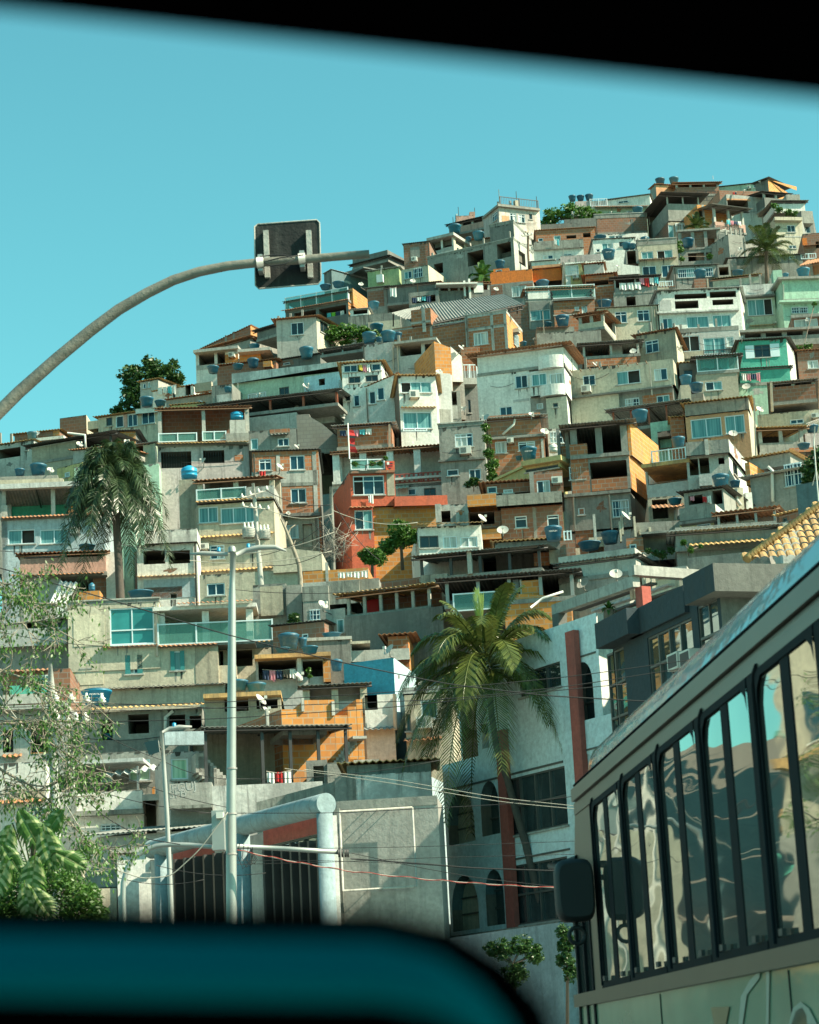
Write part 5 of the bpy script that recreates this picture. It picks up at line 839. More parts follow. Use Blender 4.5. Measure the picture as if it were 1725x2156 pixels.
h = T('G', 'turquoise open floor house hung with clothes', 1060, 205, 1480, 180, 330, D=131, par=.9, pm='teal', posts=3, roof='zincd', rise=.1, dep=5, back='mint', post='mint'); h.vol('mint', 1055, 335, 1320, 325, 460, dep=6); h.dish(1120, 355, 1.6, -10)
laundry(h.wash(1080, 240, 1240, 310, ['cloth_w', 'cloth_p', 'cloth_b', 'cloth_p']), 'pink and dark clothes in the turquoise open floor')
h = T('G', 'dark terrace with sloping corrugated roof on a white gutter post', 1320, 320, 1690, 285, 490, D=124, par=.9, pm='brickd', posts=3, roof='zinc', rise=-.8, dep=5, back='dark', over=.2); h.pipe(1325, 310, 1335, 560, r=.08); h.vol('cream', 1210, 575, 1730, 555, 690, v=.2, dep=6); h.win(1484, 622, 1597, 662, 'b'); h.ac(1690, 605, .8, .5); h.dish(1230, 545, 1.5, 40, v=-.6)
h = T('G', 'shadowed terrace under an ochre tiled roof at the right', 1218, 700, 1590, 685, 900, D=119, par=.5, pm='grey', posts=3, roof='tileo', rise=.9, dep=5, back='dark'); h.vol('pink', 1605, 745, 1800, 730, 900, v=.5, dep=4); h.vol('brick', 1480, 870, 1700, 850, 900, v=-.8, dep=2)
tank('G', 1670, 735, 110, 'blue tank on the pink block at the right margin', h, v=1); tank('G', 1600, 870, 110, 'low blue tank over the brick ledge at the right margin', D=117, hf=.6)
h = B('G', 'balcony house with white slatted rail and deep shaded porch', 'gwhite', 292, 1175, 640, 1130, 1265, D=105, dep=6, hx=1); h.vol('gwhite', 290, 1020, 640, 985, 1170, v=2.5, dep=4); h.win(495, 1012, 625, 1135, 'c'); h.box(285, 1015, 300, 1180, 'gwhite', 0, .2, name='post', v=.2); h.slab(245, 1000, 650, .18, .6, 'tileo', 4, v=0, name='roof'); h.rail(335, 872, 618, 975, 'bars', v=1.5); h.pipe(262, 1015, 285, 1080, 300, 1250)
h = B('G', 'house with a concrete parapet corner and open porch bays', 'lgrey', 618, 935, 970, 905, 1210, D=104, sx=1110, smat='white', hx=3); h.op(648, 955, 722, 1090, 1.5, 'tan'); h.op(732, 945, 812, 1075, 1.5, 'tan'); h.win(888, 943, 938, 997, 'h'); h.win(1010, 985, 1046, 1092, 'k', 's'); h.vol('grey', 612, 815, 972, 790, 930, v=-.4, dep=5, sx=1117, smat='whites'); h.box(775, 790, 806, 920, 'lgrey', .1, name='buttress'); h.vol('gwhite', 725, 1085, 830, 1075, 1180, v=-.5, dep=.6)
tank('G', 912, 1185, 150, 'lettered tank before the porch house flank', D=100, text='FORTLEV'); tank('G', 1030, 1188, 92, 'tank right of the lettered one before the porch house', D=100.5)
h = B('G', 'cracked cream wall house carrying the pair of tanks', 'cream', 925, 1195, 1090, 1195, 1400, D=99, yaw=-6); h.pipe(1035, 1200, 1040, 1290, 1075, 1340, r=.08); h.vol('white', 1110, 1230, 1165, 1235, 1500, v=1, dep=4)
h = T('G', 'red awning shack terrace with mint walls left of the peach house', 0, 545, 608, 465, 715, D=120, par=.0, pm='mint', posts=5, roof='zincl', rise=.3, dep=6, back='dark', post='mred', pw=.05); h.vol('mint', 320, 645, 612, 625, 725, v=-.2, dep=1); h.vol('rose', 380, 725, 612, 705, 870, v=-.8, dep=2); h.op(385, 760, 605, 860, 1.5, 'dark')
h = B('G', 'brick shed with tile edge tucked beside the peach house', 'brick', 490, 620, 600, 605, 715, D=118, yaw=5); h.roof('tileo', .2, .1)
tank('G', 560, 855, 120, 'dark tank in the shade above the slatted balcony', D=110)
h = B('G', 'ragged canopy house with pink cloth in a dark opening', 'grey', 600, 1240, 925, 1195, 1370, D=97, dep=5); h.op(640, 1255, 760, 1330, 2, 'dark'); h.op(840, 1215, 920, 1330, 2, 'dark'); h.roof('zincd', .4, .2)
laundry(h.wash(650, 1258, 690, 1312, ['cloth_p']), 'single pink garment in the ragged canopy opening'); laundry(h.wash(755, 1255, 830, 1330, ['cloth_r', 'cloth_w']), 'red and white patterned cloth beside the pink garment')
h = B('G', 'tan house with red sloping awning below the slatted balcony', 'tan', 300, 1275, 600, 1255, 1480, D=100, dep=5); h.op(340, 1290, 470, 1450, 2, 'dim'); h.eave(325, 1340, 595, 'tile', 1.4, .6); h.patch(520, 1380, 565, 1460, 'pblue'); h.pipe(545, 1260, 540, 1500)
tank('G', 530, 1330, 120, 'low blue tank behind the red sloping awning', D=98.5, hf=.6)
h = B('G', 'yellow house under a mould blackened terrace wall', 'yellow', 565, 1480, 862, 1440, 1570, D=94, hx=5); h.win(708, 1490, 824, 1545, 'b'); h.win(600, 1525, 650, 1545); h.vol('stained', 562, 1375, 860, 1320, 1475, v=-.4, dep=4, sx=1000, smat='whites'); h.slab(560, 1478, 870, .12, .5, 'dgrey', 0); h.pipe(865, 1420, 870, 1540, r=.08, mat='metald')
h = T('G', 'thin rusty canopy on poles over a mouldy white terrace', 870, 1400, 1360, 1345, 1540, D=92, par=.0, posts=4, roof='tile', rise=.3, dep=5, back='gwhite', pw=.05, post='metal'); h.vol('whites', 880, 1460, 1180, 1490, 1530, v=1, dep=1)
h = B('G', 'large grey house with leaning barred window and layered roofs', 'grey', 1150, 1120, 1700, 1020, 1340, D=101, hx=5, yaw=28); h.win(1435, 990, 1580, 1178, 'g'); h.roof('zincl', .6, .1); h.pipe(1300, 1020, 1335, 1050, 1340, 1310, r=.08); h.vol('bricko', 1105, 980, 1145, 990, 1180, v=.5, dep=2); h.vol('grey', 1140, 960, 1480, 900, 1060, v=2, dep=4); h.roof('tileo', .4, .1)
h = B('G', 'small brick cabin with slanted sheet roof right of the thin canopy', 'brickd', 1390, 1430, 1550, 1390, 1540, D=91); h.win(1420, 1440, 1460, 1480, 'k'); h.roof('tileo', .3, .1); h.vol('cream', 1400, 1500, 1560, 1490, 1600, v=-1, dep=3)
h = B('G', 'blind greenish grey wall house at the right edge', 'slate', 1533, 1205, 1800, 1085, 1530, D=78, lx=None, yaw=30, dep=5); h.vols[0]['mat'] = 'slate'
h = B('G', 'grey laundry roof wall with four bare concrete posts', 'stained', 195, 1485, 570, 1465, 1560, D=95, dep=5)
for x, y0, y1 in ((90, 1420, 1580), (195, 1430, 1600), (75, 1470, 1640), (320, 1520, 1570), (240, 1540, 1580)): h.box(x-8, y0, x+8, y1, 'cream', .3, name='post')
h.dish(115, 1430, 1.6, 60, v=-.4)
h = B('G', 'brick and brown house with cacti and planted balcony', 'brick', 120, 1620, 260, 1600, 1760, D=90, dep=5, yaw=6, hx=4); h.win(150, 1660, 208, 1708, 'b'); h.vol('dim', 260, 1580, 510, 1560, 1740, v=.6, dep=3); h.vol('grey', 180, 1750, 540, 1690, 1810, v=-.5, dep=4); h.vol('grey', 245, 1565, 525, 1540, 1580, v=-.2, dep=4)
h = T('G', 'low washing terrace with tilted white beams and red door', 530, 1560, 1380, 1500, 1690, D=88, par=.8, pm='grey', posts=5, roof='zincl', rise=.1, dep=5, back='dim', pw=.08); h.vol('grey', 540, 1720, 1360, 1640, 1830, v=.2, dep=6, ext=5); h.box(1005, 1600, 1065, 1690, 'cloth_r', .0, .05, name='door', v=3); h.eave(640, 1650, 1260, 'tileo', 1.2, .5)
laundry(h.wash(890, 1615, 990, 1700, ['cloth_p', 'cloth_b']), 'pink shirt and navy shirt beside the red door')
tank('F', 1062, 1665, 150, 'lettered blue tank left of the bare poles', D=96, text='FORTLEV'); tank('F', 1515, 1690, 150, 'wide bright tank right of the aerial pole', D=95); tank('F', 1350, 1740, 190, 'dark lidded tank at the foot of the aerial pole', D=92, hf=.5)
h = B('F', 'low roof hut with frame rack between the two lettered tanks', 'brickd', 1110, 1665, 1230, 1665, 1740, D=95, yaw=3); h.rail(1145, 1590, 1200, 1665, 'bars', v=.5); h.vol('cream', 1340, 1640, 1460, 1640, 1720, v=.5, dep=2); h.box(1380, 1455, 1400, 1700, 'lgrey', 1, -.8, name='mast')
# ======== lower slope (I, J, H, L, M)
h = B('I', 'ruined concrete wall block beside the leafless tree', 'grey', 272, 470, 520, 460, 760, D=94, dep=4, yaw=2); h.vol('grey', 520, 470, 638, 470, 760, v=-.3, dep=4); h.patch(330, 480, 500, 700, 'tan'); h.patch(272, 580, 330, 690, 'dgrey')
h = B('I', 'weathered concrete house with a brick strip and washing above', 'grey', 645, 485, 840, 470, 760, D=93, yaw=4, hx=4); h.patch(645, 480, 840, 590, 'stained'); h.win(700, 655, 780, 735, 'g'); h.vol('bricko', 650, 350, 1140, 360, 485, v=1.5, dep=3); h.patch(820, 300, 842, 480, 'lgrey'); h.patch(650, 440, 1140, 480, 'lgrey'); h.vol('stained', 840, 455, 1070, 420, 620, v=.2, dep=4); h.vol('grey', 1070, 420, 1220, 425, 560, v=.4, dep=4)
laundry(h.wash(910, 365, 1142, 418, ['cloth_w', 'cloth_w', 'cloth_w', 'cloth_w']), 'row of white sheets over the brick strip wall')
h = T('I', 'long balcony house with orange tile edge and grey parapet', 970, 540, 1600, 465, 700, D=90, par=0, pm='grey', posts=6, roof='tileo', rise=.2, dep=4, back='brickd', post='lgrey', pw=.06, over=.7); h.vol('dgrey', 965, 700, 1700, 640, 800, v=-.3, dep=1.2); h.vol('lgrey', 820, 660, 965, 640, 870, v=.2, dep=6); h.win(902, 724, 960, 832, 'c'); h.vol('grey', 965, 815, 1700, 790, 1000, v=.1, dep=6, ext=3); h.win(1162, 862, 1274, 965, 'w'); h.patch(975, 830, 1060, 880, 'brick'); h.dish(800, 620, 1.4, 60, v=-.8); h.box(1125, 580, 1220, 680, 'cloth_r', 0, .06, name='curtain', v=2); h.vol('brickd', 990, 470, 1545, 415, 540, v=4, dep=3)
h = B('I', 'dark brick shed house below the ruined concrete block', 'brickd', 420, 785, 810, 745, 880, D=90, dep=4, hx=3); h.roof('zincd', .2, .1); h.win(640, 835, 690, 870, 'b')
h = B('I', 'plain grey box house with a side canopy on a white pole', 'dgrey', 680, 870, 1005, 880, 1030, D=86, yaw=-2, hx=4, sx=None, dep=4); h.roof('lgrey', .1, .05, wave=False); h.vol('lgrey', 1005, 975, 1450, 935, 1050, v=.3, dep=4); h.slab(1000, 895, 1155, .1, .2, 'cream', 3, v=.2); h.pipe(1003, 885, 1003, 1045, r=.07, mat='cloth_w')
for x, y, w, hf, l, Dd in ((545, 955, 165, 1.05, 'tallest bright blue tank below the brick shed', 85), (648, 945, 75, 1.5, 'dark narrow tank between the tall tank and the grey box', 85.5), (500, 978, 115, .45, 'flat blue lid tank in front of the tall tank', 83), (705, 985, 130, .6, 'flat blue tank before the plain grey box', 83), (905, 1115, 92, 1.3, 'ribbed blue tank left of the bright blue wall', 82), (868, 868, 150, .35, 'shallow turquoise lid tank on the grey box roof', 87)): tank('I', x, y, w, l, D=Dd, hf=hf)
h = B('I', 'bright blue house with a pale blue sunlit side', 'blue', 955, 1065, 1330, 1015, 1180, D=83, sx=1452, smat='lblue', hx=2, dep=4); h.vol('blue', 965, 1190, 1340, 1160, 1300, v=.6, dep=5, sx=1450, smat='lblue', ext=2); h.vol('slate', 1330, 1280, 1410, 1280, 1720, v=.8, dep=5, smat='lblue', ext=4); h.slab(950, 1190, 1345, .12, .4, 'dgrey', 0); h.V = h.vols[0]; h.dish(1300, 960, 1.5, -30)
h = B('I', 'small brick loft house with orange peaked roof behind the palm', 'brick', 1288, 860, 1440, 850, 945, D=87, sx=1560, smat='bricko', hx=3); h.roof('tile', .5, .3)
h = B('I', 'cream narrow house with a blue shuttered window behind the palm fronds', 'cream', 1412, 1300, 1760, 1280, 1700, D=79, hx=4, yaw=3); h.win(1537, 1332, 1662, 1478, 'b'); h.ac(1565, 1512, 1.1, .8); h.win(1425, 1440, 1462, 1570, 'k'); h.eave(1412, 1625, 1700, 'tile', .5); h.vol('gwhite', 1395, 1240, 1760, 1225, 1290, v=.5, dep=4); h.pipe(1475, 1300, 1478, 1600); h.dish(1550, 1220, 1.0, 0)
h = B('I', 'vaulted grey porch house hung with dark washing', 'gwhite', 292, 1000, 800, 1010, 1200, D=84, yaw=-3, hx=2); h.op(315, 1040, 600, 1180, 2.5, 'gwhite'); h.op(650, 1040, 800, 1160, 2, 'tan'); h.slab(285, 995, 860, .15, .6, 'tileo', 4); h.box(608, 1000, 640, 1190, 'white', .3, name='post'); h.vol('brick', 320, 1200, 620, 1195, 1330, v=.2, dep=4, ext=3); h.dish(610, 1155, 1.5, 60, v=-.8); h.vol('bricko', 800, 1040, 855, 1040, 1200, v=-.2, dep=3)
laundry(h.wash(345, 1100, 600, 1185, ['cloth_b', 'cloth_p', 'cloth_b', 'dim', 'cloth_w']), 'navy and pink washing under the vaulted porch')
h = T('I', 'white house with a grey sheet porch above the orange block wall', 645, 1225, 1130, 1215, 1420, D=80, yaw=-2, par=0, posts=3, roof='zinc', rise=.3, dep=4, back='gwhite', post='cream', over=.3, pw=.12); h.vol('gwhite', 645, 1350, 1130, 1345, 1560, v=.3, dep=.4); h.vol('white', 1110, 1280, 1330, 1310, 1700, v=-.3, dep=5, ext=3, sx=None); h.op(1115, 1290, 1210, 1410, 2, 'gwhite'); h.eave(1100, 1545, 1345, 'zinc', .7); h.pipe(1340, 1290, 1345, 1560, r=.07, v=-.7)
h = B('I', 'big bright orange block house wall with a stepped top', 'bricko', 487, 1400, 660, 1325, 1790, D=75, yaw=-15, lx=30, lmat='brick', hx=3, dep=5); h.vols[0]['zl'] = h.vols[0]['zr'] = h.f(560, 1405)[1]  # left wall in darker brick, its shade put into the colour
h.vol('bricko', 660, 1325, 885, 1345, 1790, v=0, dep=4, ext=3); h.vol('bricko', 885, 1450, 985, 1450, 1790, v=0, dep=4, ext=3); h.vol('bricko', 985, 1385, 1050, 1385, 1790, v=0, dep=4, ext=3); h.vol('bricko', 1050, 1330, 1095, 1330, 1790, v=0, dep=4, ext=3); h.vol('grey', 500, 1540, 830, 1570, 1600, v=-2.2, dep=2.2, ext=0); h.vol('bricko', 790, 1780, 1095, 1780, 1900, v=0, dep=4, ext=3)
h.box(640, 1320, 660, 1420, 'lgrey', .1, name='post'); h.box(868, 1345, 890, 1450, 'lgrey', .1, name='post'); h.box(375, 1400, 395, 1540, 'lgrey', .1, name='post'); h.box(1025, 1605, 1130, 1625, 'lgrey', .6, name='ledge')
q = MB()
for i in range(12): u, z = h.f(*[(v-o)/.28 for v, o in zip((456.1+(925-i*15.5)*.3111, 1502.5+(170+i*21)*.3111), (456.1, 1100))], v=0) ; q.box(u-.12, u+.12, -.03, -.003, z-.22, z, 'lgrey')
q.build('stair_scar', h.root)
h = T('L', 'grey sheet canopy terrace on thin posts with a blue metal fascia', 1455, 455, 2480, 640, 880, D=72, yaw=-14, par=0, posts=6, roof='zinc', rise=.3, dep=6, back='tan', post='metald', pw=.05, over=.2)
h.box(1175, 490, 1455, 585, 'pblue', .2, name='fascia'); h.vol('gwhite', 1215, 640, 1460, 625, 860, v=1.5, dep=4); h.win(1220, 682, 1342, 832, 'n'); h.V = h.vols[0]
q = MB()
for i in range(9): u, z = h.f(1380+i*22, 660+i*22, v=1.0); q.box(u, u+.28, .6, 1.6, z-.6, z, 'lgrey')
q.build('stairs', h.root)
h = B('L', 'white mould streaked terrace parapet with faint graffiti', 'whites', 1510, 845, 2300, 880, 1010, D=70, dep=4, yaw=-3, hx=5); h.vol('lgrey', 1208, 865, 1510, 850, 1020, v=0, dep=4, ext=0); h.slab(1208, 1020, 1510, .1, .25, 'stained', 0); h.vol('grey', 1215, 1030, 1900, 1025, 1200, v=.4, dep=4)
for t, x, y in (('SFB', 1268, 935), ('FGUJ', 1312, 888)):
    o = words('graffiti', t, .36, 'gwhite', h.root); u, z = h.f(x, y, v=-.02); o.location = (u, -.006, z); o.rotation_euler = (pi/2, -.1, 0)
laundry(h.wash(1900, 770, 2080, 870, ['cloth_w', 'cloth_r', 'cloth_w']), 'crumpled white and red clothes on the streaked terrace wall')
h = B('L', 'shabby grey annexe with door under the orange block wall', 'grey', 2180, 700, 2330, 690, 900, D=71, yaw=-2, hx=4); h.op(2235, 735, 2310, 860, .3, 'dim'); h.vol('grey', 2330, 690, 2700, 720, 980, v=-.2, dep=4); h.win(2560, 850, 2620, 880, 'w'); h.vol('lgrey', 2520, 680, 2700, 700, 770, v=-.6, dep=1)
# cream glass fronted house
h = B('H', 'large cream house with a glazed front and glass railed terrace', 'cream', 510, 1100, 1195, 1065, 1425, D=92, yaw=-2, hx=1, dep=7); h.win(827, 1120, 1160, 1395, 'q'); h.patch(555, 1178, 790, 1410, 'rough'); h.par(.1, 'stained'); h.roof('zincd', .2, .05) if 0 else None  # pale patch is sunlight painted onto the cream front
h.vol('cream', 1195, 1060, 1340, 1130, 1180, v=3, dep=3) if 0 else None
h.terr(1185, 1150, 1900, 1390, par=0, posts=3, roof='white', over=.3, rise=.1, dep=4.5, back='mint', post='white', pw=.14, v=0); h.rail(1190, 1225, 2050, 1385, 'glass', v=-.05); h.eave(1330, 1085, 1900, 'tile', .7, .2)
h.vol('cream', 520, 1435, 1640, 1400, 1700, v=.05, dep=7, ext=4); h.win(612, 1497, 686, 1574, 'w'); h.win(943, 1477, 1073, 1618, 's'); h.win(1283, 1447, 1388, 1592, 's'); h.eave(770, 1415, 1190, 'tile', .4, .1); h.eave(1195, 1400, 1640, 'tile', .5, .2); h.patch(1470, 1400, 1640, 1690, 'tan'); h.patch(520, 1440, 565, 1700, 'yellow'); h.patch(568, 1560, 780, 1700, 'rough')
h.vol('cream', 1535, 1420, 2040, 1440, 1700, v=1.2, dep=5, ext=4); h.op(1540, 1450, 1680, 1560, 2, 'tan'); h.op(1760, 1440, 1900, 1560, 2, 'dim'); h.bal(1530, 1555, 1780, 1690, 'cream', 1.0); h.eave(1640, 1380, 2050, 'tileo', 1.2, .3)
h.vol('cream', 780, 1735, 1690, 1690, 1860, v=-.05, dep=6, ext=3); h.eave(780, 1725, 1700, 'zincd', .4, .1)
h = B('L', 'unfinished grey house with large dark window holes', 'grey', 475, 345, 1440, 340, 700, D=83, yaw=-1, hx=4); h.win(722, 408, 803, 552, 'h'); h.win(915, 368, 1062, 505, 'h'); h.win(1205, 372, 1322, 475, 'h'); h.win(1352, 378, 1436, 470, 'h'); h.patch(530, 560, 1060, 690, 'dgrey'); h.eave(650, 325, 1515, 'tileo', .8, .2); h.pipe(1235, 345, 1180, 390, 1180, 560, r=.07); h.patch(475, 350, 530, 600, 'lgrey')
tank('L', 770, 548, 80, 'turquoise tank inside the left dark window hole', D=83.6, mat='tankl', hf=.8)
h = B('L', 'grey two window house with curtains behind low tin awnings', 'grey', 500, 640, 1215, 640, 920, D=79, yaw=1, hx=3); h.win(918, 690, 1072, 842, 'n'); h.win(718, 752, 800, 852, 'n'); h.box(475, 690, 1020, 715, 'zincl', 2.0, name='awning'); h.box(510, 715, 530, 900, 'pipe', 1.9, -1.8, name='post'); h.box(975, 735, 990, 915, 'metal', 1.9, -1.8, name='post'); q = MB(); a = h.f(740, 810, -2); b = h.f(1235, 740, -2); q.sheet((a[0], -2, a[1]), (b[0], -2, b[1]), (b[0], -1.2, b[1]+.25), (a[0], -1.2, a[1]+.25), 'zincl', .3, .06); q.build('awning', h.root)
h = B('L', 'white parapet house half shaded above a plain lower wall', 'white', 545, 905, 1015, 930, 1060, D=76, yaw=-4, hx=0); h.slab(540, 1062, 1025, .15, .3, 'stained', 0); h.vol('white', 550, 1070, 1025, 1075, 1230, v=.2, dep=5, ext=5); h.win(717, 1150, 863, 1200, 'g'); h.vol('gwhite', 300, 915, 545, 905, 1110, v=.3, dep=5, ext=5); h.vol('lgrey', 1012, 930, 1210, 940, 985, v=-.4, dep=3); h.vol('dim', 1020, 990, 1210, 990, 1180, v=2, dep=3); h.box(1085, 885, 1130, 940, 'bricko', .2, name='chimney')
h = B('L', 'brown brick house with teal balcony behind the bare branches', 'brickd', 20, 60, 500, 40, 300, D=88, yaw=-3, hx=5); h.win(195, 90, 360, 180, 'g'); h.box(70, 160, 345, 225, 'teal', .5, name='balcony'); h.eave(40, 55, 370, 'tile', .7); h.vol('lgrey', 20, 225, 350, 220, 300, v=-.6, dep=2)
h = B('L', 'pale walled house with a red tiled step behind the foliage', 'lgrey', -20, 320, 480, 290, 760, D=82, yaw=-2, hx=5); h.op(220, 430, 340, 640, 2, 'tan'); h.patch(220, 520, 350, 650, 'bricko'); h.op(20, 480, 95, 640, 1.5, 'gwhite'); h.slab(-20, 310, 480, .15, .5, 'lgrey', 2); h.eave(20, 655, 160, 'tile', .5)
h = B('H', 'grey house with a dark void behind the leafy branches', 'grey', -20, 1220, 515, 1230, 1700, D=94, yaw=0, hx=3); h.op(200, 1220, 430, 1270, 2, 'dark'); h.vol('gwhite', -20, 1275, 500, 1280, 1420, v=-.6, dep=2); h.vol('white', 430, 1100, 510, 1100, 1190, v=-.3, dep=2)
h = B('L', 'cream stepped walls house near the lower left foliage', 'white', 0, 700, 330, 720, 1200, D=74, yaw=-2, hx=5); h.win(200, 1030, 330, 1130, 'g'); h.patch(60, 900, 320, 1000, 'cream'); h.eave(0, 980, 330, 'tile', .5)
tank('I', 168, 1268, 150, 'blue tank right of the tall lamp post', D=80, hf=.8); tank('I', 302, 1290, 152, 'blue tank on the ragged slab right of the lamp post', D=80, hf=.8)
tank('L', 690, 300, 225, 'pale lettered blue tank toppled beside the cream house', D=80.5, mat='tankl', text='FORTLEV', hf=.7, kind=0)
h = B('I', 'ragged slab house with boards and tanks right of the lamp post', 'tan', -90, 1300, 480, 1310, 1520, D=79, yaw=-2, hx=3); h.op(60, 1320, 240, 1420, 2, 'tan'); h.op(300, 1330, 460, 1400, 2, 'dim'); h.slab(-100, 1290, 485, .15, .5, 'tileo', 4); h.dish(330, 1335, 1.5, 60, v=-.9); h.dish(370, 1410, 1, 60, v=-.9)
# J region : canopies, pergola, green house
h = T('J', 'wide black sheet canopy terrace on steel posts at mid right', -10, 255, 900, 205, 420, D=93, yaw=10, par=0, posts=5, roof='zinc', rise=1.1, dep=7, back='dark', post='metald', pw=.06); h.box(352, 200, 384, 385, 'lgrey', .2, .1, name='post'); h.vol('dgrey', -10, 400, 925, 370, 480, v=.1, dep=3); h.vol('stained', 0, 395, 200, 385, 460, v=-.2, dep=2)
h = B('J', 'low grey tile roof house with cream wall behind the black canopy', 'dgrey', 560, 150, 1060, 130, 300, D=97, yaw=3); h.roof('tileo', .3, .3); h.vol('cream', 965, 185, 1200, 215, 310, v=-1.5, dep=3); h.vol('brick', 850, 230, 968, 225, 330, v=-1.2, dep=3); h.dish(620, 60, 1.6, 0, v=-.5); h.op(1000, 190, 1050, 200) if 0 else None
h = T('J', 'second grey canopy with glass rail and a red flagged mast', 180, 425, 1150, 375, 620, D=87, yaw=6, par=0, posts=5, roof='zincd', rise=.2, dep=5, back='dim', post='metal', pw=.07); h.rail(250, 525, 610, 660, 'glass', v=-.1); h.vol('bricko', 625, 530, 1130, 560, 660, v=0, dep=2, ext=4); h.vol('bricko', 750, 430, 905, 440, 640, v=.2, dep=3); h.box(697, 430, 740, 530, 'pblue', -.3, .4, name='door'); h.patch(752, 430, 765, 640, 'lgrey'); h.pipe(830, 640, 920, 570, 1075, 520, r=.05, v=-1, mat='cloth_w')
h = T('J', 'green walled house under a thin sheet roof with dishes', 1040, 310, 1620, 190, 430, D=88, par=.9, pm='lgrey', posts=4, roof='zinc', rise=.1, dep=5, back='green', post='pipe', pw=.09, over=.4, yaw=20); h.vol('green', 1175, 300, 1525, 290, 430, v=1.5, dep=3); h.op(1220, 345, 1320, 425, 1, 'dim'); h.win(1362, 345, 1425, 430, 'k'); h.dish(1225, 460, 1.7, -20, v=-.6); h.dish(1470, 390, 1.6, 20, v=-.6)
h.vol('lgrey', 1040, 430, 1560, 410, 620, v=0, dep=5, ext=3); h.vol('grey', 1540, 290, 1800, 270, 420, v=3, dep=4)
laundry(h.wash(1180, 410, 1270, 445, ['cloth_t', 'cloth_w', 'cloth_t']), 'turquoise and white cloths before the green wall')
h = B('K', 'flat cream roof house with barred window above the pergola', 'cream', 350, 590, 690, 530, 640, D=82, yaw=14); h.win(452, 568, 552, 630, 'g'); h.slab(330, 575, 690, .12, .4, 'lgrey', 4); h.vol('grey', 690, 470, 1330, 420, 620, v=.5, dep=5)
# more lower right fillers
h = B('K', 'pale blocks house glimpsed left of the hipped tile roof', 'white', 1420, 245, 1560, 240, 340, D=84, yaw=3); h.vol('cream', 1440, 205, 1560, 200, 250, v=1, dep=3)
# low ochre-roof building & stucco annex behind the hall (M)
h = B('M', 'low blackened house with a ragged ochre tiled edge', 'stained', 880, 345, 1450, 330, 420, D=66, yaw=0, hx=5, dep=4); h.roof('tileo', .4, .2); h.vol('whites', 940, 400, 1450, 405, 580, v=-.6, dep=3, ext=4); h.vol('grey', 800, 460, 940, 400, 580, v=-.3, dep=3, ext=4); h.vol('stained', 270, 600, 800, 460, 640, v=-.2, dep=3, ext=4)
h = B('M', 'pale blue flat roofed building with a patched wall', 'pblue', 1030, 540, 1440, 420, 600, D=75, yaw=12, hx=4, dep=4); h.slab(1028, 520, 1440, .2, .2, 'white', 3) if 0 else None; h.patch(1200, 505, 1400, 570, 'lgrey')
h = B('L', 'low corrugated roof building behind the bare branches', 'gwhite', 690, 1260, 1500, 1170, 1340, D=69, yaw=12, hx=5, dep=4); h.roof('zinc', .5, .6)
for hh in HOUSES: hh.done()
# ---------------------------------------------------------------- world, light, camera, terrain
w = bpy.data.worlds.new('World'); sc.world = w; w.use_nodes = True; nt = w.node_tree; N, L = nt.nodes, nt.links
SUN_EL, SUN_AZ = R(40), R(106)      # azimuth clockwise from +Y (view direction)
sky = N.new('ShaderNodeTexSky'); sky.sky_type = 'NISHITA'; sky.sun_disc = False; sky.sun_elevation = SUN_EL; sky.sun_rotation = SUN_AZ; sky.altitude = 50; sky.air_density = 1.0; sky.dust_density = .6; sky.ozone_density = 2.5
tint = N.new('ShaderNodeMix'); tint.data_type = 'RGBA'; tint.blend_type = 'MULTIPLY'; tint.inputs[0].default_value = 1; tint.inputs[7].default_value = (.52, 1.14, .78, 1)
L.new(sky.outputs[0], tint.inputs[6]); bg = N['Background']; L.new(tint.outputs[2], bg.inputs[0]); bg.inputs[1].default_value = .112
sd = bpy.data.lights.new('sun', 'SUN'); sd.energy = 5; sd.angle = R(.5); sd.color = (1, .9, .68); so = bpy.data.objects.new('sun', sd); col.objects.link(so)
dv = Vector((sin(SUN_AZ)*cos(SUN_EL), cos(SUN_AZ)*cos(SUN_EL), sin(SUN_EL))); so.rotation_euler = dv.to_track_quat('Z', 'Y').to_euler()
cd = bpy.data.cameras.new('camera'); co = bpy.data.objects.new('camera', cd); col.objects.link(co); sc.camera = co
cd.sensor_fit = 'VERTICAL'; cd.sensor_height = 36; cd.lens = 36*FPX/2156; cd.clip_start = .02; cd.clip_end = 3000
co.matrix_world = Matrix.Translation(CAM) @ Matrix((_r, _u, -_f)).transposed().to_4x4()
cd.dof.use_dof = True; cd.dof.focus_distance = 90; cd.dof.aperture_fstop = 9
sc.view_settings.view_transform = 'Standard'; sc.view_settings.look = 'None'; sc.view_settings.exposure = 1.1; sc.view_settings.gamma = 1
# ground: one sheet to the horizon; hill rises behind the street
def gz(x, y):
    for (a, za), (b, zb) in zip(PROF, PROF[1:]):
        if y <= b: z = za+(zb-za)*(y-a)/(b-a); break
    else: z = PROF[-1][1]
    fx = max(0, min(1, (x+26+(y-100)*.10)/40)) if y > 60 else 1   # hill falls off to the left
    return z*(.40+.60*fx) if y < 400 else z*fx
PROF = [(-3000, 0), (62, 0), (70, 3), (80, 6.5), (90, 10.5), (100, 17), (118, 27), (134, 38), (155, 48), (186, 64), (226, 81), (260, 84), (340, 50), (500, 0), (3000, 0)]
mb = MB(); xs = [-3000, -800, -300, -150]+list(range(-100, 151, 5))+[200, 400, 900, 3000]; ys = [-3000, -800, -200, -50, 0, 30, 50, 60]+list(range(64, 262, 4))+[280, 320, 380, 500, 1000, 3000]
for y in ys:
    for x in xs: mb.v.append((x, y, gz(x, y)-(0 if y < 62 else 1.2)))
nx = len(xs); k = mb.mi('dirt')
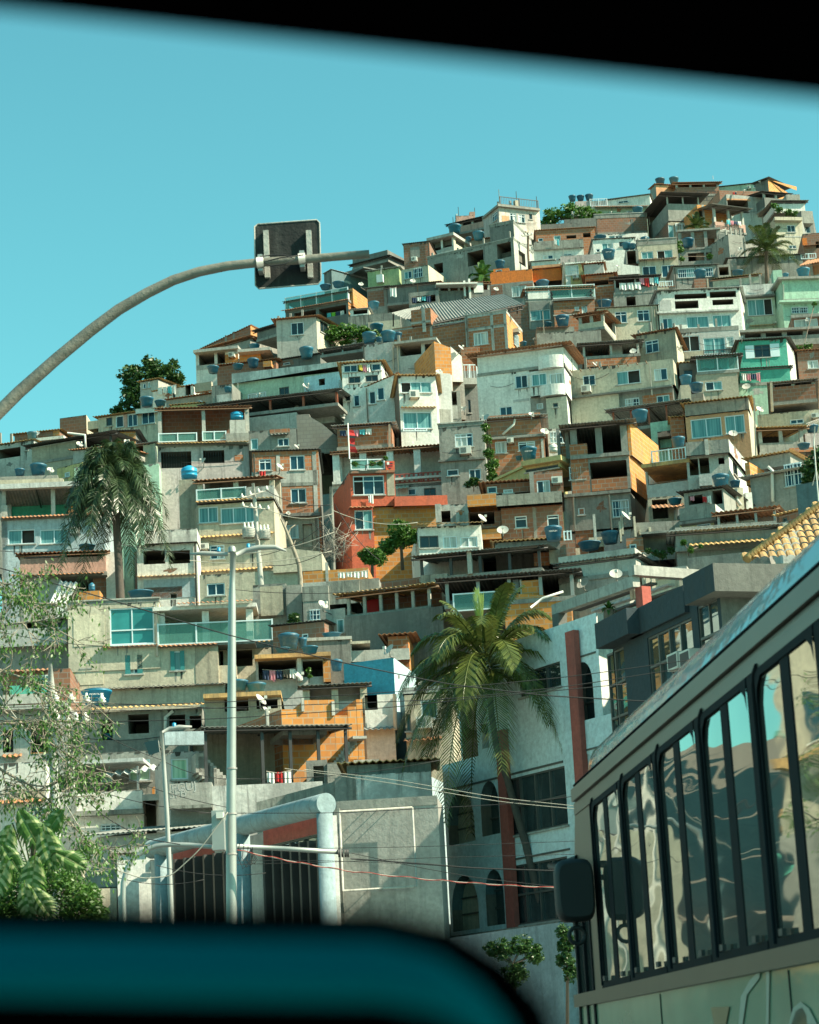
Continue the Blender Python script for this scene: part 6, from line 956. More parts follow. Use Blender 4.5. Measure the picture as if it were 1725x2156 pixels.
DEF['dirt'] = lambda: plaster('slope_earth', (.2, .18, .14), .5)
for j in range(len(ys)-1):
    for i in range(nx-1): mb.f.append((j*nx+i, j*nx+i+1, (j+1)*nx+i+1, (j+1)*nx+i)); mb.m.append(k); mb.sm.append(True)
tag(mb.build('ground'), 'earth slope under the houses', None, None, 'structure')
DEF['asphalt'] = lambda: plaster('asphalt', (.11, .11, .11), .2)
mb = MB(); mb.face([(-200, -30, .004), (200, -30, .004), (200, 44, .004), (-200, 44, .004)], 'asphalt'); tag(mb.build('road'), 'asphalt street', None, None, 'structure')
mb = MB(); mb.box(-200, 200, 44, 60, -.3, .14, 'lgrey'); tag(mb.build('pavement'), 'pavement with kerb', None, None, 'structure')
# ======== street buildings
def arch(h, x0, y0, x1, y1, back='mir', dep=.4):
    """round-headed opening on the front of the current volume"""
    V = h.V; a, b, c, d = h.rect(x0, y0, x1, y1); V['ops'].append((a, b, c, d, 1.02, 'dark')); r = (b-a)/2; m = (a+b)/2; hs = min(r*1.35, (d-c)*.6); n = 10; q = MB(); v = V['v']; mat = V['mat']
    P = [(m-r*cos(pi*i/n), d-hs+hs*sin(pi*i/n)) for i in range(n+1)]
    for (u0, z0), (u1, z1) in zip(P, P[1:]):
        q.face([(u0, v-.001, z0), (u1, v-.001, z1), (u1, v-.001, d), (u0, v-.001, d)], mat); q.face([(u0, v, z0), (u1, v, z1), (u1, v+dep, z1), (u0, v+dep, z0)], 'slate')  # reveals coloured dark slate to deepen the shade inside the arch
    q.build('arch_head', h.root); w = MB(); e = v+dep-.06
    w.face([(a, e+.02, c), (b, e+.02, c), (b, e+.02, d), (a, e+.02, d)], back)
    for k in (.45, .9): w.box(a, b, e-.03, e, c+(d-c-hs*.3)*k*.8, c+(d-c-hs*.3)*k*.8+.05, 'framed')
    w.box(m-.03, m+.03, e-.03, e, c, d-.1, 'framed') if back == 'mir' else None
    w.build('window', h.root)
MB_ = MB
h = H('P', 'pale blue arcaded building with round arches and brick red columns', 110, 1240, 1160, 950, 2060, D=66, yaw=60, ext=3, cat='building', name='arcade_building', group=None)
h.vol('arc', 110, None, 1060, 700, 2060, dep=9); h.vols[0]['zl'] = h.vols[0]['zr'] = h.f(110, 1090)[1]; h.V = h.vols[0]
arch(h, 165, 1240, 325, 1555, 'rough'); arch(h, 365, 1175, 475, 1505); arch(h, 190, 1745, 350, 2080, 'rough'); arch(h, 395, 1710, 505, 2050)
def bay(x0, y0, x1, y1, mt='mir'):
    h.win(x0, y0, x1, y1, 'm')
bay(520, 1125, 885, 1480); bay(555, 1660, 900, 2030); h.slab(110, 1240, 870, .06, .03, 'framed', 0)
for y in (1655,): h.slab(515, y, 900, .05, .05, 'framed', 0)
h.vol('arc', 300, None, 1060, 160, 1400, v=.01, dep=9, sx=1145, smat='white'); h.vols[1]['z0'] = h.vols[0]['zl']+.003
h.V = h.vols[1]; arch(h, 935, 455, 1045, 812); h.win(600, 490, 850, 640, 'm'); h.op(370, 830, 412, 980, 1, 'dark'); h.slab(905, 440, 1058, .05, .03, 'framed', 0)
h.vol('arc', 925, None, 1165, 765, 2060, v=-.03, dep=1.0, smat='arc'); h.V = h.vols[-1]; arch(h, 962, 1012, 1078, 1375); h.slab(940, 1000, 1160, .05, .03, 'framed', 0)
h.V = h.vols[0]
for (xt, yt, xb) in ((438, 870, 0), (862, 270, 0)):
    u, z = h.f(xt, yt, -.4); q = MB(); q.box(u-.22, u+.22, -.2, -.02, h.vols[0]['z0'], z, 'column'); q.build('column', h.root)
h.V = h.vols[0]; h.box(30, 1780, 130, 2100, 'arc', .1, name='porch'); h.box(100, 2075, 840, 2110, 'stained', .6, name='sill')
h.done(); HOUSES.clear()
# retaining wall + planter before the arcade
h = H('P', 'low pale wall running before the arcaded building', 100, 2150, 840, 2075, 2300, D=61, yaw=60, ext=3, cat='wall', name='street_wall', group=None); h.vol('pblue', 100, 2130, 840, 2040, 2300, dep=.4); h.done(); HOUSES.clear()
# modern building
h = H('Q', 'dark blue grey modern building with gridded windows and heavy fascia', 385, 970, 1090, 600, 1700, D=55, yaw=72, ext=8, cat='building', name='modern_building', group=None)
h.vol('modern', 385, None, 1090, 590, 1700, dep=12, smat='modt'); h.win(388, 965, 505, 1610, 'm'); h.win(648, 820, 940, 1420, 'm'); h.win(962, 660, 1094, 1100, 'm'); h.patch(512, 1000, 640, 1600, 'modern', pr=-.0) if 0 else None
u1 = h.vols[0]['u1']; zt = h.f(1055, 415, -.45)[1]; zb = h.f(1070, 588, -.45)[1]; h.vols[0]['zl'] = h.vols[0]['zr'] = zt-.02; ue = h.f(1055, 500, -.45)[0]
for x0, x1, pr in ((300, 500, .45), (500, 860, .12), (860, 1062, .45)):
    a = h.f(x0, 860 if x0 < 400 else (740 if x0 < 700 else 520), -pr)[0]; b = h.f(x1, 740 if x1 < 600 else (600 if x1 < 900 else 415), -pr)[0] if x1 < 1000 else ue
    q = MB(); q.box(a, b-.003, -pr, 0 if x1 < 1000 else 12.4, zb-.02, zt, 'modern' if x1 < 1000 else 'modt'); q.build('fascia', h.root)
q = MB(); q.box(h.f(860, 560, -.45)[0]+.003, ue-.004, -.456, -.45, zb-.015, zt-.01, 'modern'); q.build('fascia_face', h.root)
h.V = h.vols[0]
for x, y in ((790, 1045), (868, 1028)): u, z = h.f(x, y, -.3); q = MB(); q.box(u-.3, u+.3, -.3, .02, z-.2, z+.2, 'acm'); q.box(u-.25, u+.25, -.306, -.301, z-.15, z+.15, 'metald'); q.build('air_conditioner', h.root)
h.done(); HOUSES.clear()
# hipped ochre tile roof house
P0 = at(*cv('Q', 1265, 408), 60); hip = at(*cv('Q', 1725, 135), 65); root = empty('tiled_house', (P0.x, P0.y, 0)); tag(root, 'house with a steep hipped roof of ochre clay tiles at right', 'house')
ex = Vector((1, 0, 0)); dh = hip-P0; q = MB(); slope = dh.z/5.0; pitch = .24; row = .36; ncol = int(9/pitch)
for i in range(ncol):
    u = i*pitch; hm = u*dh.z/dh.x
    for j in range(int(hm/(row*.62))+1):
        z = j*row*.62; yv = j*row*.79*.9
        for k in range(4):
            a0, a1 = pi*k/4, pi*(k+1)/4; p = lambda a, dy, dz, s=1: (u-cos(a)*pitch*.5*s, yv+dy, P0.z+z+sin(a)*.07+dz)
            q.face([p(a0, 0, .05), p(a1, 0, .05), p(a1, row*.75, row*.62+.02, .85), p(a0, row*.75, row*.62+.02, .85)], 'tileo')
q.build('roof', root); q = MB()
for j in range(46):
    t = j/45*1.5; c = Vector((dh.x*t, dh.z*t/.62*.79*.9, P0.z+dh.z*t+.05)); t2 = (j+.9)/45*1.5; c2 = Vector((dh.x*t2, dh.z*t2/.62*.79*.9, P0.z+dh.z*t2+.11))
    q.tube([c2, c], [.09, .13], 'tileo', 8)
q.build('hip_ridge', root); q = MB(); q.box(.3, 12, .3, 6, 3, P0.z-.05, 'cream'); q.build('wall', root)
DEF['board'] = lambda: plaster('cream_board', (.5, .45, .35), .3)
# roof pergola over the arcade
h = H('Q', 'grey timber pergola with drapes on the arcade roof', 45, 700, 565, 500, 800, D=63, yaw=60, ext=0, cat='pergola', name='pergola', group=None); h.vol('cream', 285, 800, 850, 560, 850, v=2.5, dep=.25); h.vols[0]['zl'] = h.vols[0]['zr'] = h.f(560, 690, 2.5)[1]; h.vols[0]['z0'] = h.f(560, 760, 2.5)[1]
V0 = h.V = h.vols[0]; u0, z = h.f(45, 700, 0); u1, z2 = h.f(560, 503, 0); zt = z2; zb = h.f(560, 760, 0)[1]
q = MB(); q.box(u0, u1, -.12, .12, zt-.3, zt, 'lgrey'); q.build('beam', h.root); q = MB(); q.box(u1-.14, u1+.14, -.14, 6, zt+.003, zt+.28, 'lgrey'); q.build('beam', h.root)
for u, v, m in ((u0+.2, 0, 'dgrey'), (u1, .2, 'column'), (u1, 4, 'column'), (u0+.2, 4, 'dgrey')): q = MB(); q.box(u-.16, u+.16, v-.15, v+.15, zb, zt-.302, m); q.build('post', h.root)
for i in range(9): v = .7+i*.6; q = MB(); q.box(u0+.1, u1-.16, v-.12, v+.12, zt-.16, zt-.1, 'zincl' if i % 2 else 'zincd'); q.build('slat', h.root)
for (x0, x1, y0, y1, v) in ((515, 560, 525, 660, .5), (598, 635, 520, 655, 1.6), (780, 850, 515, 632, 3.4), (640, 672, 530, 600, 2.6)):
    q = MB(); a = h.f(x0, y0, v)[0]; b = h.f(x1, y0, v)[0]; c0 = h.f(x0, y1, v)[1]; d0 = h.f(x0, y0, v)[1]; n = 7
    if b-a > 1.6: b = a+1.6
    for i in range(n): t0, t1 = i/n, (i+1)/n; q.face([(a+(b-a)*t0, v+.07*sin(i*2), d0), (a+(b-a)*t1, v+.07*sin(i*2+2), d0), (a+(b-a)*t1, v+.07*sin(i*2+2), c0), (a+(b-a)*t0, v+.07*sin(i*2), c0)], 'board', True)
    q.build('drape', h.root)
h.done(); HOUSES.clear()
# hall: blank end wall and street front under a fat pipe canopy
h = H('M', 'blank grey white hall wall with an empty pipe frame for a poster', 810, 575, 1480, 572, 1480, D=56, yaw=4, ext=6, cat='building', name='hall', group=None)
h.vol('hallw', 812, None, 1495, 572, 1480, dep=2); h.patch(812, 574, 1495, 635, 'grey'); h.vols[0]['mat'] = 'hallw'
q = MB(); a, b, c, d = h.rect(850, 655, 1345, 1190)
for p, r_ in (([(a, -.22, c), (b, -.22, c)], .03), ([(a, -.22, d), (b, -.22, d)], .03), ([(a, -.22, c), (a, -.22, d)], .03), ([(b, -.22, c), (b, -.22, d)], .025)): q.tube(p, r_, 'lgrey', 6)
for u in (a+.6, (a+b)/2, b-.6):
    for z in (c, d): q.tube([(u, -.22, z), (u, 0, z)], .015, 'lgrey', 4)
q.build('poster_frame', h.root); h.box(812, 640, 850, 1480, 'stained', .12, name='pilaster'); h.done(); HOUSES.clear()
h = H('S', 'hall street front with thick round pipe canopy and red panels', 780, 500, 1700, 300, 880, D=58, yaw=60, ext=6, cat='building', name='canopy_hall', group=None)
h.vol('gwhite', 780, None, 1730, 330, 880, dep=.12); h.patch(905, 500, 1120, 620, 'column'); h.patch(1375, 360, 1665, 520, 'column'); h.win(910, 570, 1110, 880, 'm'); h.win(1370, 460, 1665, 860, 'm')
for x0, x1, n in ((915, 1170, 6), (1380, 1660, 7)):
    for i in range(n):
        x = x0+(x1-x0)*i/(n-1); y = (560 if x0 < 1000 else 500)-(x-x0)*.16; u, z = h.f(x, y, -.25); q = MB(); q.box(u-.05, u+.05, -.3, -.06, h.vols[0]['zb']-4, z, 'metald'); q.build('fin', h.root)
cu0, cz = h.f(790, 465, -.6); cu1, cz1 = h.f(1700, 270, -.6); q = MB(); q.tube([(cu0+(cu1-cu0)*i/12, -.6, cz1) for i in range(13)], .25, 'pipec', 24); q.build('pipe_canopy', h.root)
for i in range(13): q = MB(); u = cu0+(cu1-cu0)*(i+.5)/13; q.tube([(u-.01, -.6, cz1), (u+.01, -.6, cz1)], .253, 'grey', 24, False); q.build('joint_ring', h.root)
for x, y in ((840, 480), (1262, 440), (1690, 320)): u, z = h.f(x, y, -.6); q = MB(); q.tube([(u, -.6, h.vols[0]['zb']-4), (u, -.6, cz1-.2)], .19, 'pipec', 20); q.build('column', h.root)
h.done(); HOUSES.clear()
h = H('S', 'low whitewashed workshop wall bright in the sun beside the hall', 450, 545, 820, 540, 880, D=63, yaw=-10, ext=4, cat='building', name='workshop', group=None)
h.vol('white', 610, None, 830, 530, 880, dep=5); h.vol('grey', 430, 560, 608, 560, 710, v=.3, dep=5); h.vol('cream', 430, 712, 608, 712, 880, v=.1, dep=5, ext=4); h.vol('lgrey', 575, 500, 790, 495, 528, v=-.1, dep=5); h.win(785, 560, 812, 600, 'k'); h.done(); HOUSES.clear()
h = H('S', 'pale garden wall behind the fern bush at the lower left', -60, 640, 430, 640, 880, D=60, yaw=0, ext=4, cat='wall', name='garden_wall', group=None); h.vol('cream', -80, 560, 430, 560, 880, dep=.4); h.done(); HOUSES.clear()
# houses left of the frame, seen mirrored in the bus windows
for i, (x, y, m, hh, l) in enumerate(((-19.5, 62, 'cream', 13, 'cream block outside the left edge mirrored by the bus'), (-25, 79, 'white', 19, 'white block outside the left edge mirrored by the bus'), (-32, 99, 'bricko', 27, 'orange block house outside the left edge mirrored by the bus'), (-15, 48, 'grey', 6, 'low grey shop outside the left edge mirrored by the bus'))):
    r_ = empty('house', (x, y, 0), R(20)); tag(r_, l, 'house', 'houses mirrored in the bus'); q = MB(); q.box(-5, 4, 0, 7, 0, hh, m); q.build('wall', r_)
    for a in range(4):
        for b in range(int(hh/3)):
            w_ = MB(); w_.box(-4.4+a*2.1, -3.2+a*2.1, -.06, -.003, 1+b*3, 2.3+b*3, 'gl'); w_.box(-4.5+a*2.1, -3.1+a*2.1, -.1, -.003, .9+b*3, .995+b*3, 'white'); w_.build('window', r_)
    for b in range(1, int(hh/3)): w_ = MB(); w_.box(-5.2, 4.2, -.9, -.004, b*3, b*3+.35, 'tileo' if b % 2 else 'teal'); w_.build('balcony', r_)
# ======== bus
def bus():
    h = H('0', 'grey green city bus with tall sliding windows and glossy blue roof', 1268.8, 2055, 1268.8, 2055, 2055, D=14.2, yaw=85.7, ext=0, cat='bus', name='bus', group=None)
    h.root.location = Vector((h.root.location.x, h.root.location.y, 0)); zo = h.O.z; h.O.z = 0; h.c.z = CAM.z; HOUSES.clear(); rt = h.root
    U = lambda x, y=2040: h.f(x, y, 0)[0]
    F0, E = -1.15, 11.0   # front and rear, along the side
    zs, zt = 1.88, 3.03
    DEF['busg'] = lambda: glassm('bus_paint', (.24, .32, .22), .12, .05); DEF['busw'] = lambda: plain('window_band', (.075, .07, .05), .35, .1); DEF['busr'] = lambda: glassm('roof_paint', (.22, .34, .38), .08, .35, False)
    DEF['bglass'] = lambda: glassm('bus_glass', (.36, .37, .33), .02, .17, True); DEF['rub'] = lambda: plain('rubber_seal', (.006, .008, .01), .75, 0, .2, 3, .15); DEF['busy'] = lambda: plain('olive_print', (.2, .16, .08), .3); DEF['busl'] = lambda: plain('pale_print', (.32, .4, .34), .3)
    def ss(m): return m
    q = MB(); prof = [(0, zt+.12), (.008, zt+.18), (.02, zt+.24), (.045, zt+.29), (.09, zt+.33), (.25, zt+.39), (1.25, zt+.46), (1.9, zt+.43), (2.2, zt+.36), (2.42, zt+.25), (2.5, zt+.12)]
    us = [F0+.42, F0+.47, F0+.6, F0+.8, F0+1.1]+[F0+1.4+i for i in range(11)]; sh = [(.55, -.3), (.35, -.16), (.16, -.08), (.05, -.02), (0, 0)]+[(0, 0)]*11
    n0 = len(q.v); k = q.mi('busr')
    for u, (ins, dz) in zip(us, sh):
        for y, z in prof: q.v.append((u, y+(ins if y < 1.25 else (-ins if y > 1.25 else 0)), z+dz))
    m = len(prof)
    for i in range(len(us)-1):
        for j in range(m-1): a = n0+i*m+j; q.f.append((a, a+1, a+m+1, a+m)); q.m.append(k); q.sm.append(True)
    q.f.append(tuple(n0+j for j in range(m))); q.m.append(k); q.sm.append(False); q.build('roof', rt)
    q = MB(); q.box(F0, E, .0, .05, .35, zs-.1, 'busg'); q.box(F0, E, 2.45, 2.5, .35, zt+.12, 'busg'); q.box(F0, F0+.05, .055, 2.445, .35, 1.3, 'busg'); q.box(E-.05, E, .055, 2.445, .35, zt+.1, 'busg'); q.box(F0+.06, E-.06, .06, 2.44, .35, .42, 'black')
    q.build('body', rt)
    q = MB(); q.box(F0, E, -.03, .045, zs-.1, zs-.02, 'busw'); q.box(F0+.52, E, -.03, .05, zt+.04, zt+.12, 'busw'); q.box(F0+.45, E, -.008, .05, zt-.04, zt+.035, 'busw'); q.tube([(F0+.62, -.02, zt+.135), (E, -.02, zt+.135)], .009, 'rub', 6); q.build('trim_rail', rt)
    q = MB(); q.face([(F0+.02, .06, 1.3), (F0+.02, 2.44, 1.3), (F0+.5, 2.44, zt+.1), (F0+.5, .06, zt+.1)], 'bglass'); q.build('windscreen', rt)
    # passenger windows, 1.2 m apart
    x = 0.0; i = 0
    while x < E-1.2:
        a, b = x+.09, x+1.11
        f = MB(); r = .05
        f.box(a-.09, a, -.006, .05, zs-.019, zt-.041, 'rub'); f.box(b, b+.09, -.006, .05, zs-.019, zt-.041, 'rub'); f.box(a, b, -.01, .045, zs-.018, zs+.02, 'rub'); f.box(a, b, -.01, .045, zt-.075, zt-.042, 'rub')
        f.tube([(a-.035, -.008, zs), (a-.035, -.008, zt-.1), (a-.0, -.008, zt-.05), (a+.06, -.008, zt-.03)], .012, 'rub', 6)
        for cx, cz, sx in ((a, zt-.075, 1), (b, zt-.075, -1)): f.face([(cx, -.011, cz), (cx+sx*.11, -.011, cz), (cx+sx*.04, -.011, cz-.04), (cx, -.011, cz-.11)], 'rub')
        m_ = (a+b)/2; f.box(m_-.075, m_+.075, -.004, .04, zs+.02, zt-.076, 'rub'); wn = f.build('window', rt)
        for c, d, o in ((a, m_-.075, .004), (m_+.075, b, .0)):
            p = MB(); p.box(c, d, o, o+.006, zs+.021, zt-.077, 'bglass'); p.build('pane', wn)
        for c in (a+.12, b-.2): p = MB(); p.box(c, c+.07, -.03, -.0125, zs+.022, zs+.05, 'metald'); p.build('latch', wn)
        x += 1.2; i += 1
    q = MB(); pp = [(F0+.15, 2.5), (-.072, 2.5), (-.072, zt+.035), (F0+.5, zt+.11), (F0+.38, zt-.1)]; q.face([(a, 0, c) for a, c in pp], 'busw'); q.face([(a, .05, c) for a, c in pp], 'busw'); q.face([(F0+.15, 0, 2.5), (F0+.38, 0, zt-.1), (F0+.38, .05, zt-.1), (F0+.15, .05, 2.5)], 'busw'); q.box(-.34, -.003, -.002, .05, zs-.018, 2.5, 'busw'); q.box(F0, F0+.08, 0, .05, zs-.018, 2.5, 'busw'); q.build('front_pillar', rt)
    f = MB(); f.box(F0+.08, -.34, -.01, .05, 2.45, 2.5, 'rub'); f.box(F0+.08, F0+.14, -.01, .05, 1.5, 2.45, 'rub'); f.box(-.4, -.34, -.01, .05, 1.5, 2.45, 'rub'); f.box(-.72, -.66, -.01, .05, 1.5, 2.45, 'rub'); w_ = f.build('driver_window', rt); p = MB(); p.box(F0+.14, -.4, .01, .02, 1.5, 2.45, 'bglass'); p.build('pane', w_)
    # printed shapes on the side
    for (pts, mm) in (([(895, 2055), (1005, 2050), (985, 2156), (915, 2156)], 'busy'), ([(1060, 2156), (1075, 1990), (1130, 1890), (1190, 1830), (1185, 1880), (1110, 1980), (1085, 2156)], 'busl'), ([(1190, 1790), (1215, 1760), (1245, 1830), (1240, 2156), (1225, 2156), (1225, 1850)], 'busl'), ([(1360, 2156), (1385, 2060), (1430, 2020), (1480, 2060), (1530, 2156)], 'busl'), ([(1375, 2156), (1400, 2080), (1440, 2050), (1465, 2100), (1470, 2156)], 'busy')):
        q = MB(); P3 = []
        for px, py in pts: u, z = h.f(*cv('O', px, py), -.006); P3.append((u, -.006, z))
        q.face(P3, mm); q.build('side_print', rt)
    q = MB()
    for u in (2.0, 5.0, 8.0): q.box(u, u+.012, -.004, -.001, .4, zs-.11, 'rub')
    q.build('panel_seam', rt)
    # mirror on two arms
    mu, mz = h.f(*cv('O', 82, 1360), -.15); mr = MB(); ru = .19; pr = []
    for t in range(24):
        a = 2*pi*t/24; cx, cz_ = cos(a), sin(a); pr.append((math.copysign(abs(cx)**.45, cx)*ru, math.copysign(abs(cz_)**.45, cz_)*.19))
    for dy, s_ in ((-.1, .8), (-.05, 1), (.05, 1), (.1, .85)): mr.v += [(mu+dy, -.15+p0*s_*.62, mz+p1*s_) for p0, p1 in pr]
    kk = mr.mi('black')
    for l in range(3):
        for t in range(24): a = l*24; mr.f.append((a+t, a+(t+1) % 24, a+24+(t+1) % 24, a+24+t)); mr.m.append(kk); mr.sm.append(True)
    mr.f.append(tuple(range(24))); mr.f.append(tuple(range(72, 96))); mr.m += [kk, kk]; mr.sm += [False, False]
    mo = mr.build('wing_mirror', rt)
    A = MB(); b0 = (F0+.4, 0, 2.72); A.tube([b0, (F0+.1, -.14, 2.7), (mu, -.2, 2.6), (mu, -.18, mz+.1)], .022, 'black', 8); A.tube([(F0+.42, 0, 2.66), (F0+.15, -.1, 2.62), (mu+.05, -.15, 2.5), (mu+.05, -.15, mz+.1)], .02, 'black', 8); A.build('mirror_arm', mo)
    S_ = MB(); S_.tube([(mu, -.15+.05*cos(t*pi/6), mz-.27+.05*sin(t*pi/6)) for t in range(13)], .014, 'black', 6, False); S_.tube([(mu, -.15, mz-.22), (mu, -.15, mz-.17)], .012, 'black', 5); S_.build('convex_mirror', mo)
    for u in (.2, 7.6):
        wl = MB(); 
        for s_, y in ((0, .03), ): 
            pts = [(u+.5*cos(a*pi/12), y, .5+.5*sin(a*pi/12)) for a in range(24)]; b = [(p[0], .33, p[2]) for p in pts]
            for t in range(24): wl.face([pts[t], pts[(t+1) % 24], b[(t+1) % 24], b[t]], 'rub', True)
            wl.face(pts, 'rub')
        wh = wl.build('wheel', rt); rm = MB(); rm.tube([(u, -.01, .5), (u, .029, .5)], .27, 'metal', 20); rm.build('rim', wh)
    return h
bus()
# ======== the car the photo is taken from
DEF['carb'] = lambda: plain('black_lining', (.001, .001, .0012), 1, 0, .1, 3, 0)
cr = empty('car', (0, 0, 0)); tag(cr, 'dark car interior edge framing the view above and below', 'car'); dn = .5
def px3(x, y, D=dn): return at(x, y, D)
q = MB(); e0, e1 = px3(-900, -140), px3(7500, 770); n_ = (e1-e0).cross(Vector((0, 1, 0))).normalized(); n_ = n_ if n_.z > 0 else -n_  # right end lengthened out of view to keep sun off the teal strip
up = Vector((n_.x, 0, n_.z))
A = [e0, e1, e1+up*.12, e0+up*.12]; B_ = [p+Vector((0, -1.6, .1)) for p in A]; C_ = [p+Vector((0, .06, .02)) for p in A]
q.face(C_, 'carb'); q.face([C_[0], C_[1], B_[1], B_[0]], 'carb'); q.face([C_[3], C_[2], B_[2], B_[3]], 'carb'); q.face(B_, 'carb'); q.build('roof_lining', cr)
q = MB(); path = [(-900, 1978), (-300, 1996), (300, 2006), (800, 2014), (920, 2042), (1010, 2100), (1070, 2165), (1110, 2260), (1130, 2450)]; P3 = [px3(x, y, .56) for x, y in path]
q.tube(P3, 96*.56/FPX, 'carb', 20); q.build('window_seal', cr)
DEF['carsheen'] = lambda: plain('sky_sheen_teal', (.0, .15, .19), 1, 0, .1, 3, 0)  # teal base holds the sky's reflection along the ledge as plain colour
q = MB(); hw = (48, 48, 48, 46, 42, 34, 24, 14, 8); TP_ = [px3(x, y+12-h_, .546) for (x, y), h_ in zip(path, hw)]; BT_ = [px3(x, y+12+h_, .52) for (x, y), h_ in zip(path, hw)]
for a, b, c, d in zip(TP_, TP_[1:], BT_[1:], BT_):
    q.face([a, b, c, d], 'carsheen', True); q.face([p+Vector((0, .004, -.004)) for p in (a, b, c, d)], 'carsheen'); q.face([d, c, c+Vector((0, .004, -.004)), d+Vector((0, .004, -.004))], 'carsheen')
q.build('sheen_strip', cr)
q = MB(); low = [Vector((p.x, p.y-.005, p.z)) for p in P3]; bt = [Vector((p.x, p.y-.005, .3)) for p in P3]
for a, b, c, d in zip(low, low[1:], bt[1:], bt):
    q.face([a-Z*.008, b-Z*.008, c, d], 'carb'); q.face([a-Z*.008+Vector((0, .06, 0)), b-Z*.008+Vector((0, .06, 0)), c+Vector((0, .06, 0)), d+Vector((0, .06, 0))], 'carb')
q.build('door_panel', cr)
# ======== poles, lamps, wires
def pole(name, lab, cat, pts, rad, mat='galv', D=30, group=None, seg=14):
    root = empty(name, (at(*pts[-1][:2], D).x, D, 0)); tag(root, lab, cat, group); P = [at(x, y, D)-root.location for x, y in pts]; P[-1].z = 0; P[-1].y = 0
    q = MB(); q.tube(P, [r*D/FPX for r in rad], mat, seg); q.build('shaft', root); return root
def loc(root, x, y, D): return at(x, y, D)-root.location
def tubeat(root, name, pts, r, D, mat, seg=8): q = MB(); q.tube([loc(root, *p[:2], p[2] if len(p) > 2 else D) for p in pts], [x*D/FPX for x in r] if isinstance(r, (list, tuple)) else r*D/FPX, mat, seg); return q.build(name, root)
D = 18
arm = [(778, 535), (700, 541), (620, 548), (545, 553), (480, 560), (420, 572), (365, 590), (310, 617), (250, 652), (190, 697), (120, 755), (40, 826), (-60, 925), (-120, 1050), (-140, 1300), (-150, 2300)]
DEF['armm'] = lambda: plaster('weathered_steel_arm', (.2, .19, .155), .2, (.1, .07, .05), .5)
root = pole('sign_gantry', 'long curved steel arm carrying the back of a square road sign', 'sign mast', arm, [9.5, 9.5, 10, 10, 10.5, 11, 11.5, 12, 12.5, 13, 13.5, 14, 15, 16, 17, 18], 'armm', D, seg=20)
DEF['signb'] = lambda: plaster('weathered_black_sign', (.01, .014, .014), .22, (.28, .28, .25)); Ds = 18.14
c = [(536, 478), (543, 472), (667, 463), (673, 469), (676, 590), (670, 598), (545, 608), (538, 601)]; q = MB(); F_ = [loc(root, x, y, Ds) for x, y in c]; Bk = [p+Vector((0, .01, 0)) for p in F_]; q.face(F_, 'signb'); q.face(Bk, 'signb')
for i in range(8): q.face([F_[i], F_[(i+1) % 8], Bk[(i+1) % 8], Bk[i]], 'lgrey')
pn = q.build('sign_panel', root); q = MB(); q.tube(F_+[F_[0]], .0065, 'lgrey', 6); q.build('rim', pn)
for x in (561, 651): q = MB(); a, b = loc(root, x-1, 486, Ds-.02), loc(root, x+3, 585, Ds-.02); q.box(-.022, .022, -.018, .018, b.z-.0, a.z, 'lgrey', (Vector((a.x, a.y, 0)), Vector((1, 0, 0)), Vector((0, 1, 0)))); q.build('bracket', root)
for x, y in ((548, 553), (636, 545)):
    q = MB(); d_ = loc(root, x+8, y-.7, D)-loc(root, x-8, y+.7, D); m = loc(root, x, y, D); q.tube([m-d_*.45, m+d_*.45], .049, 'galv', 16); q.box(m.x-.02, m.x+.02, m.y, m.y+.12, m.z-.07, m.z+.075, 'galv'); q.build('clamp', root)
tubeat(root, 'cable', [(548, 540, 17.9), (575, 537, 17.9), (600, 537, 17.9), (620, 545, 17.9), (600, 556, 17.9), (570, 560, 17.9), (556, 552, 17.9), (590, 543, 17.9), (640, 537, 17.9)], 1.6, D, 'black', 5)
# central lamp post
D = 30
root = pole('street_lamp', 'tall pale lamp post with two flat lamp heads at its top', 'street lamp', [(490.5, 1163), (489.5, 1230), (489, 1260), (488, 1500), (487, 1700), (487, 1800), (488, 1935), (491, 2420)], [6, 6.2, 8, 9.5, 10.5, 11, 11.5, 12], 'galv', D, seg=20)
tubeat(root, 'lamp_head', [(498, 1168), (520, 1158), (545, 1153), (580, 1152), (603, 1160)], [5, 5.5, 6, 5, 2], D, 'lamp', 10); tubeat(root, 'lamp_head', [(480, 1167), (455, 1166), (425, 1165), (400, 1167)], [4.5, 5, 5, 2], D, 'lamp', 10)
q = MB(); p = loc(root, 489, 1158, D); q.lathe([(.055, -.03), (.05, .03), (.03, .055), (.01, .06)], 'galv', 12, p); q.build('cap', root)
for x, y in ((523, 1152), (461, 1160)): q = MB(); p = loc(root, x, y, D); q.lathe([(.024, -.01), (.024, .045), (.012, .05)], 'tankl', 10, p); q.build('light_sensor', root)
q = MB(); a = loc(root, 447, 1709, D-.2); b = loc(root, 475, 1790, D-.2); q.box(a.x, b.x, a.y-.12, a.y+.1, b.z, a.z, 'galv'); q.build('control_box', root); q = MB(); a = loc(root, 455, 1710, D-.4); b = loc(root, 470, 1722, D-.4); q.box(a.x, b.x, a.y, a.y+.16, b.z, a.z, 'acm'); q.build('camera', root)
for y in (1620, 1715, 1800): q = MB(); p = loc(root, 488, y, D); q.tube([p, p+Z*.02], .074, 'metal', 16); q.build('band', root)
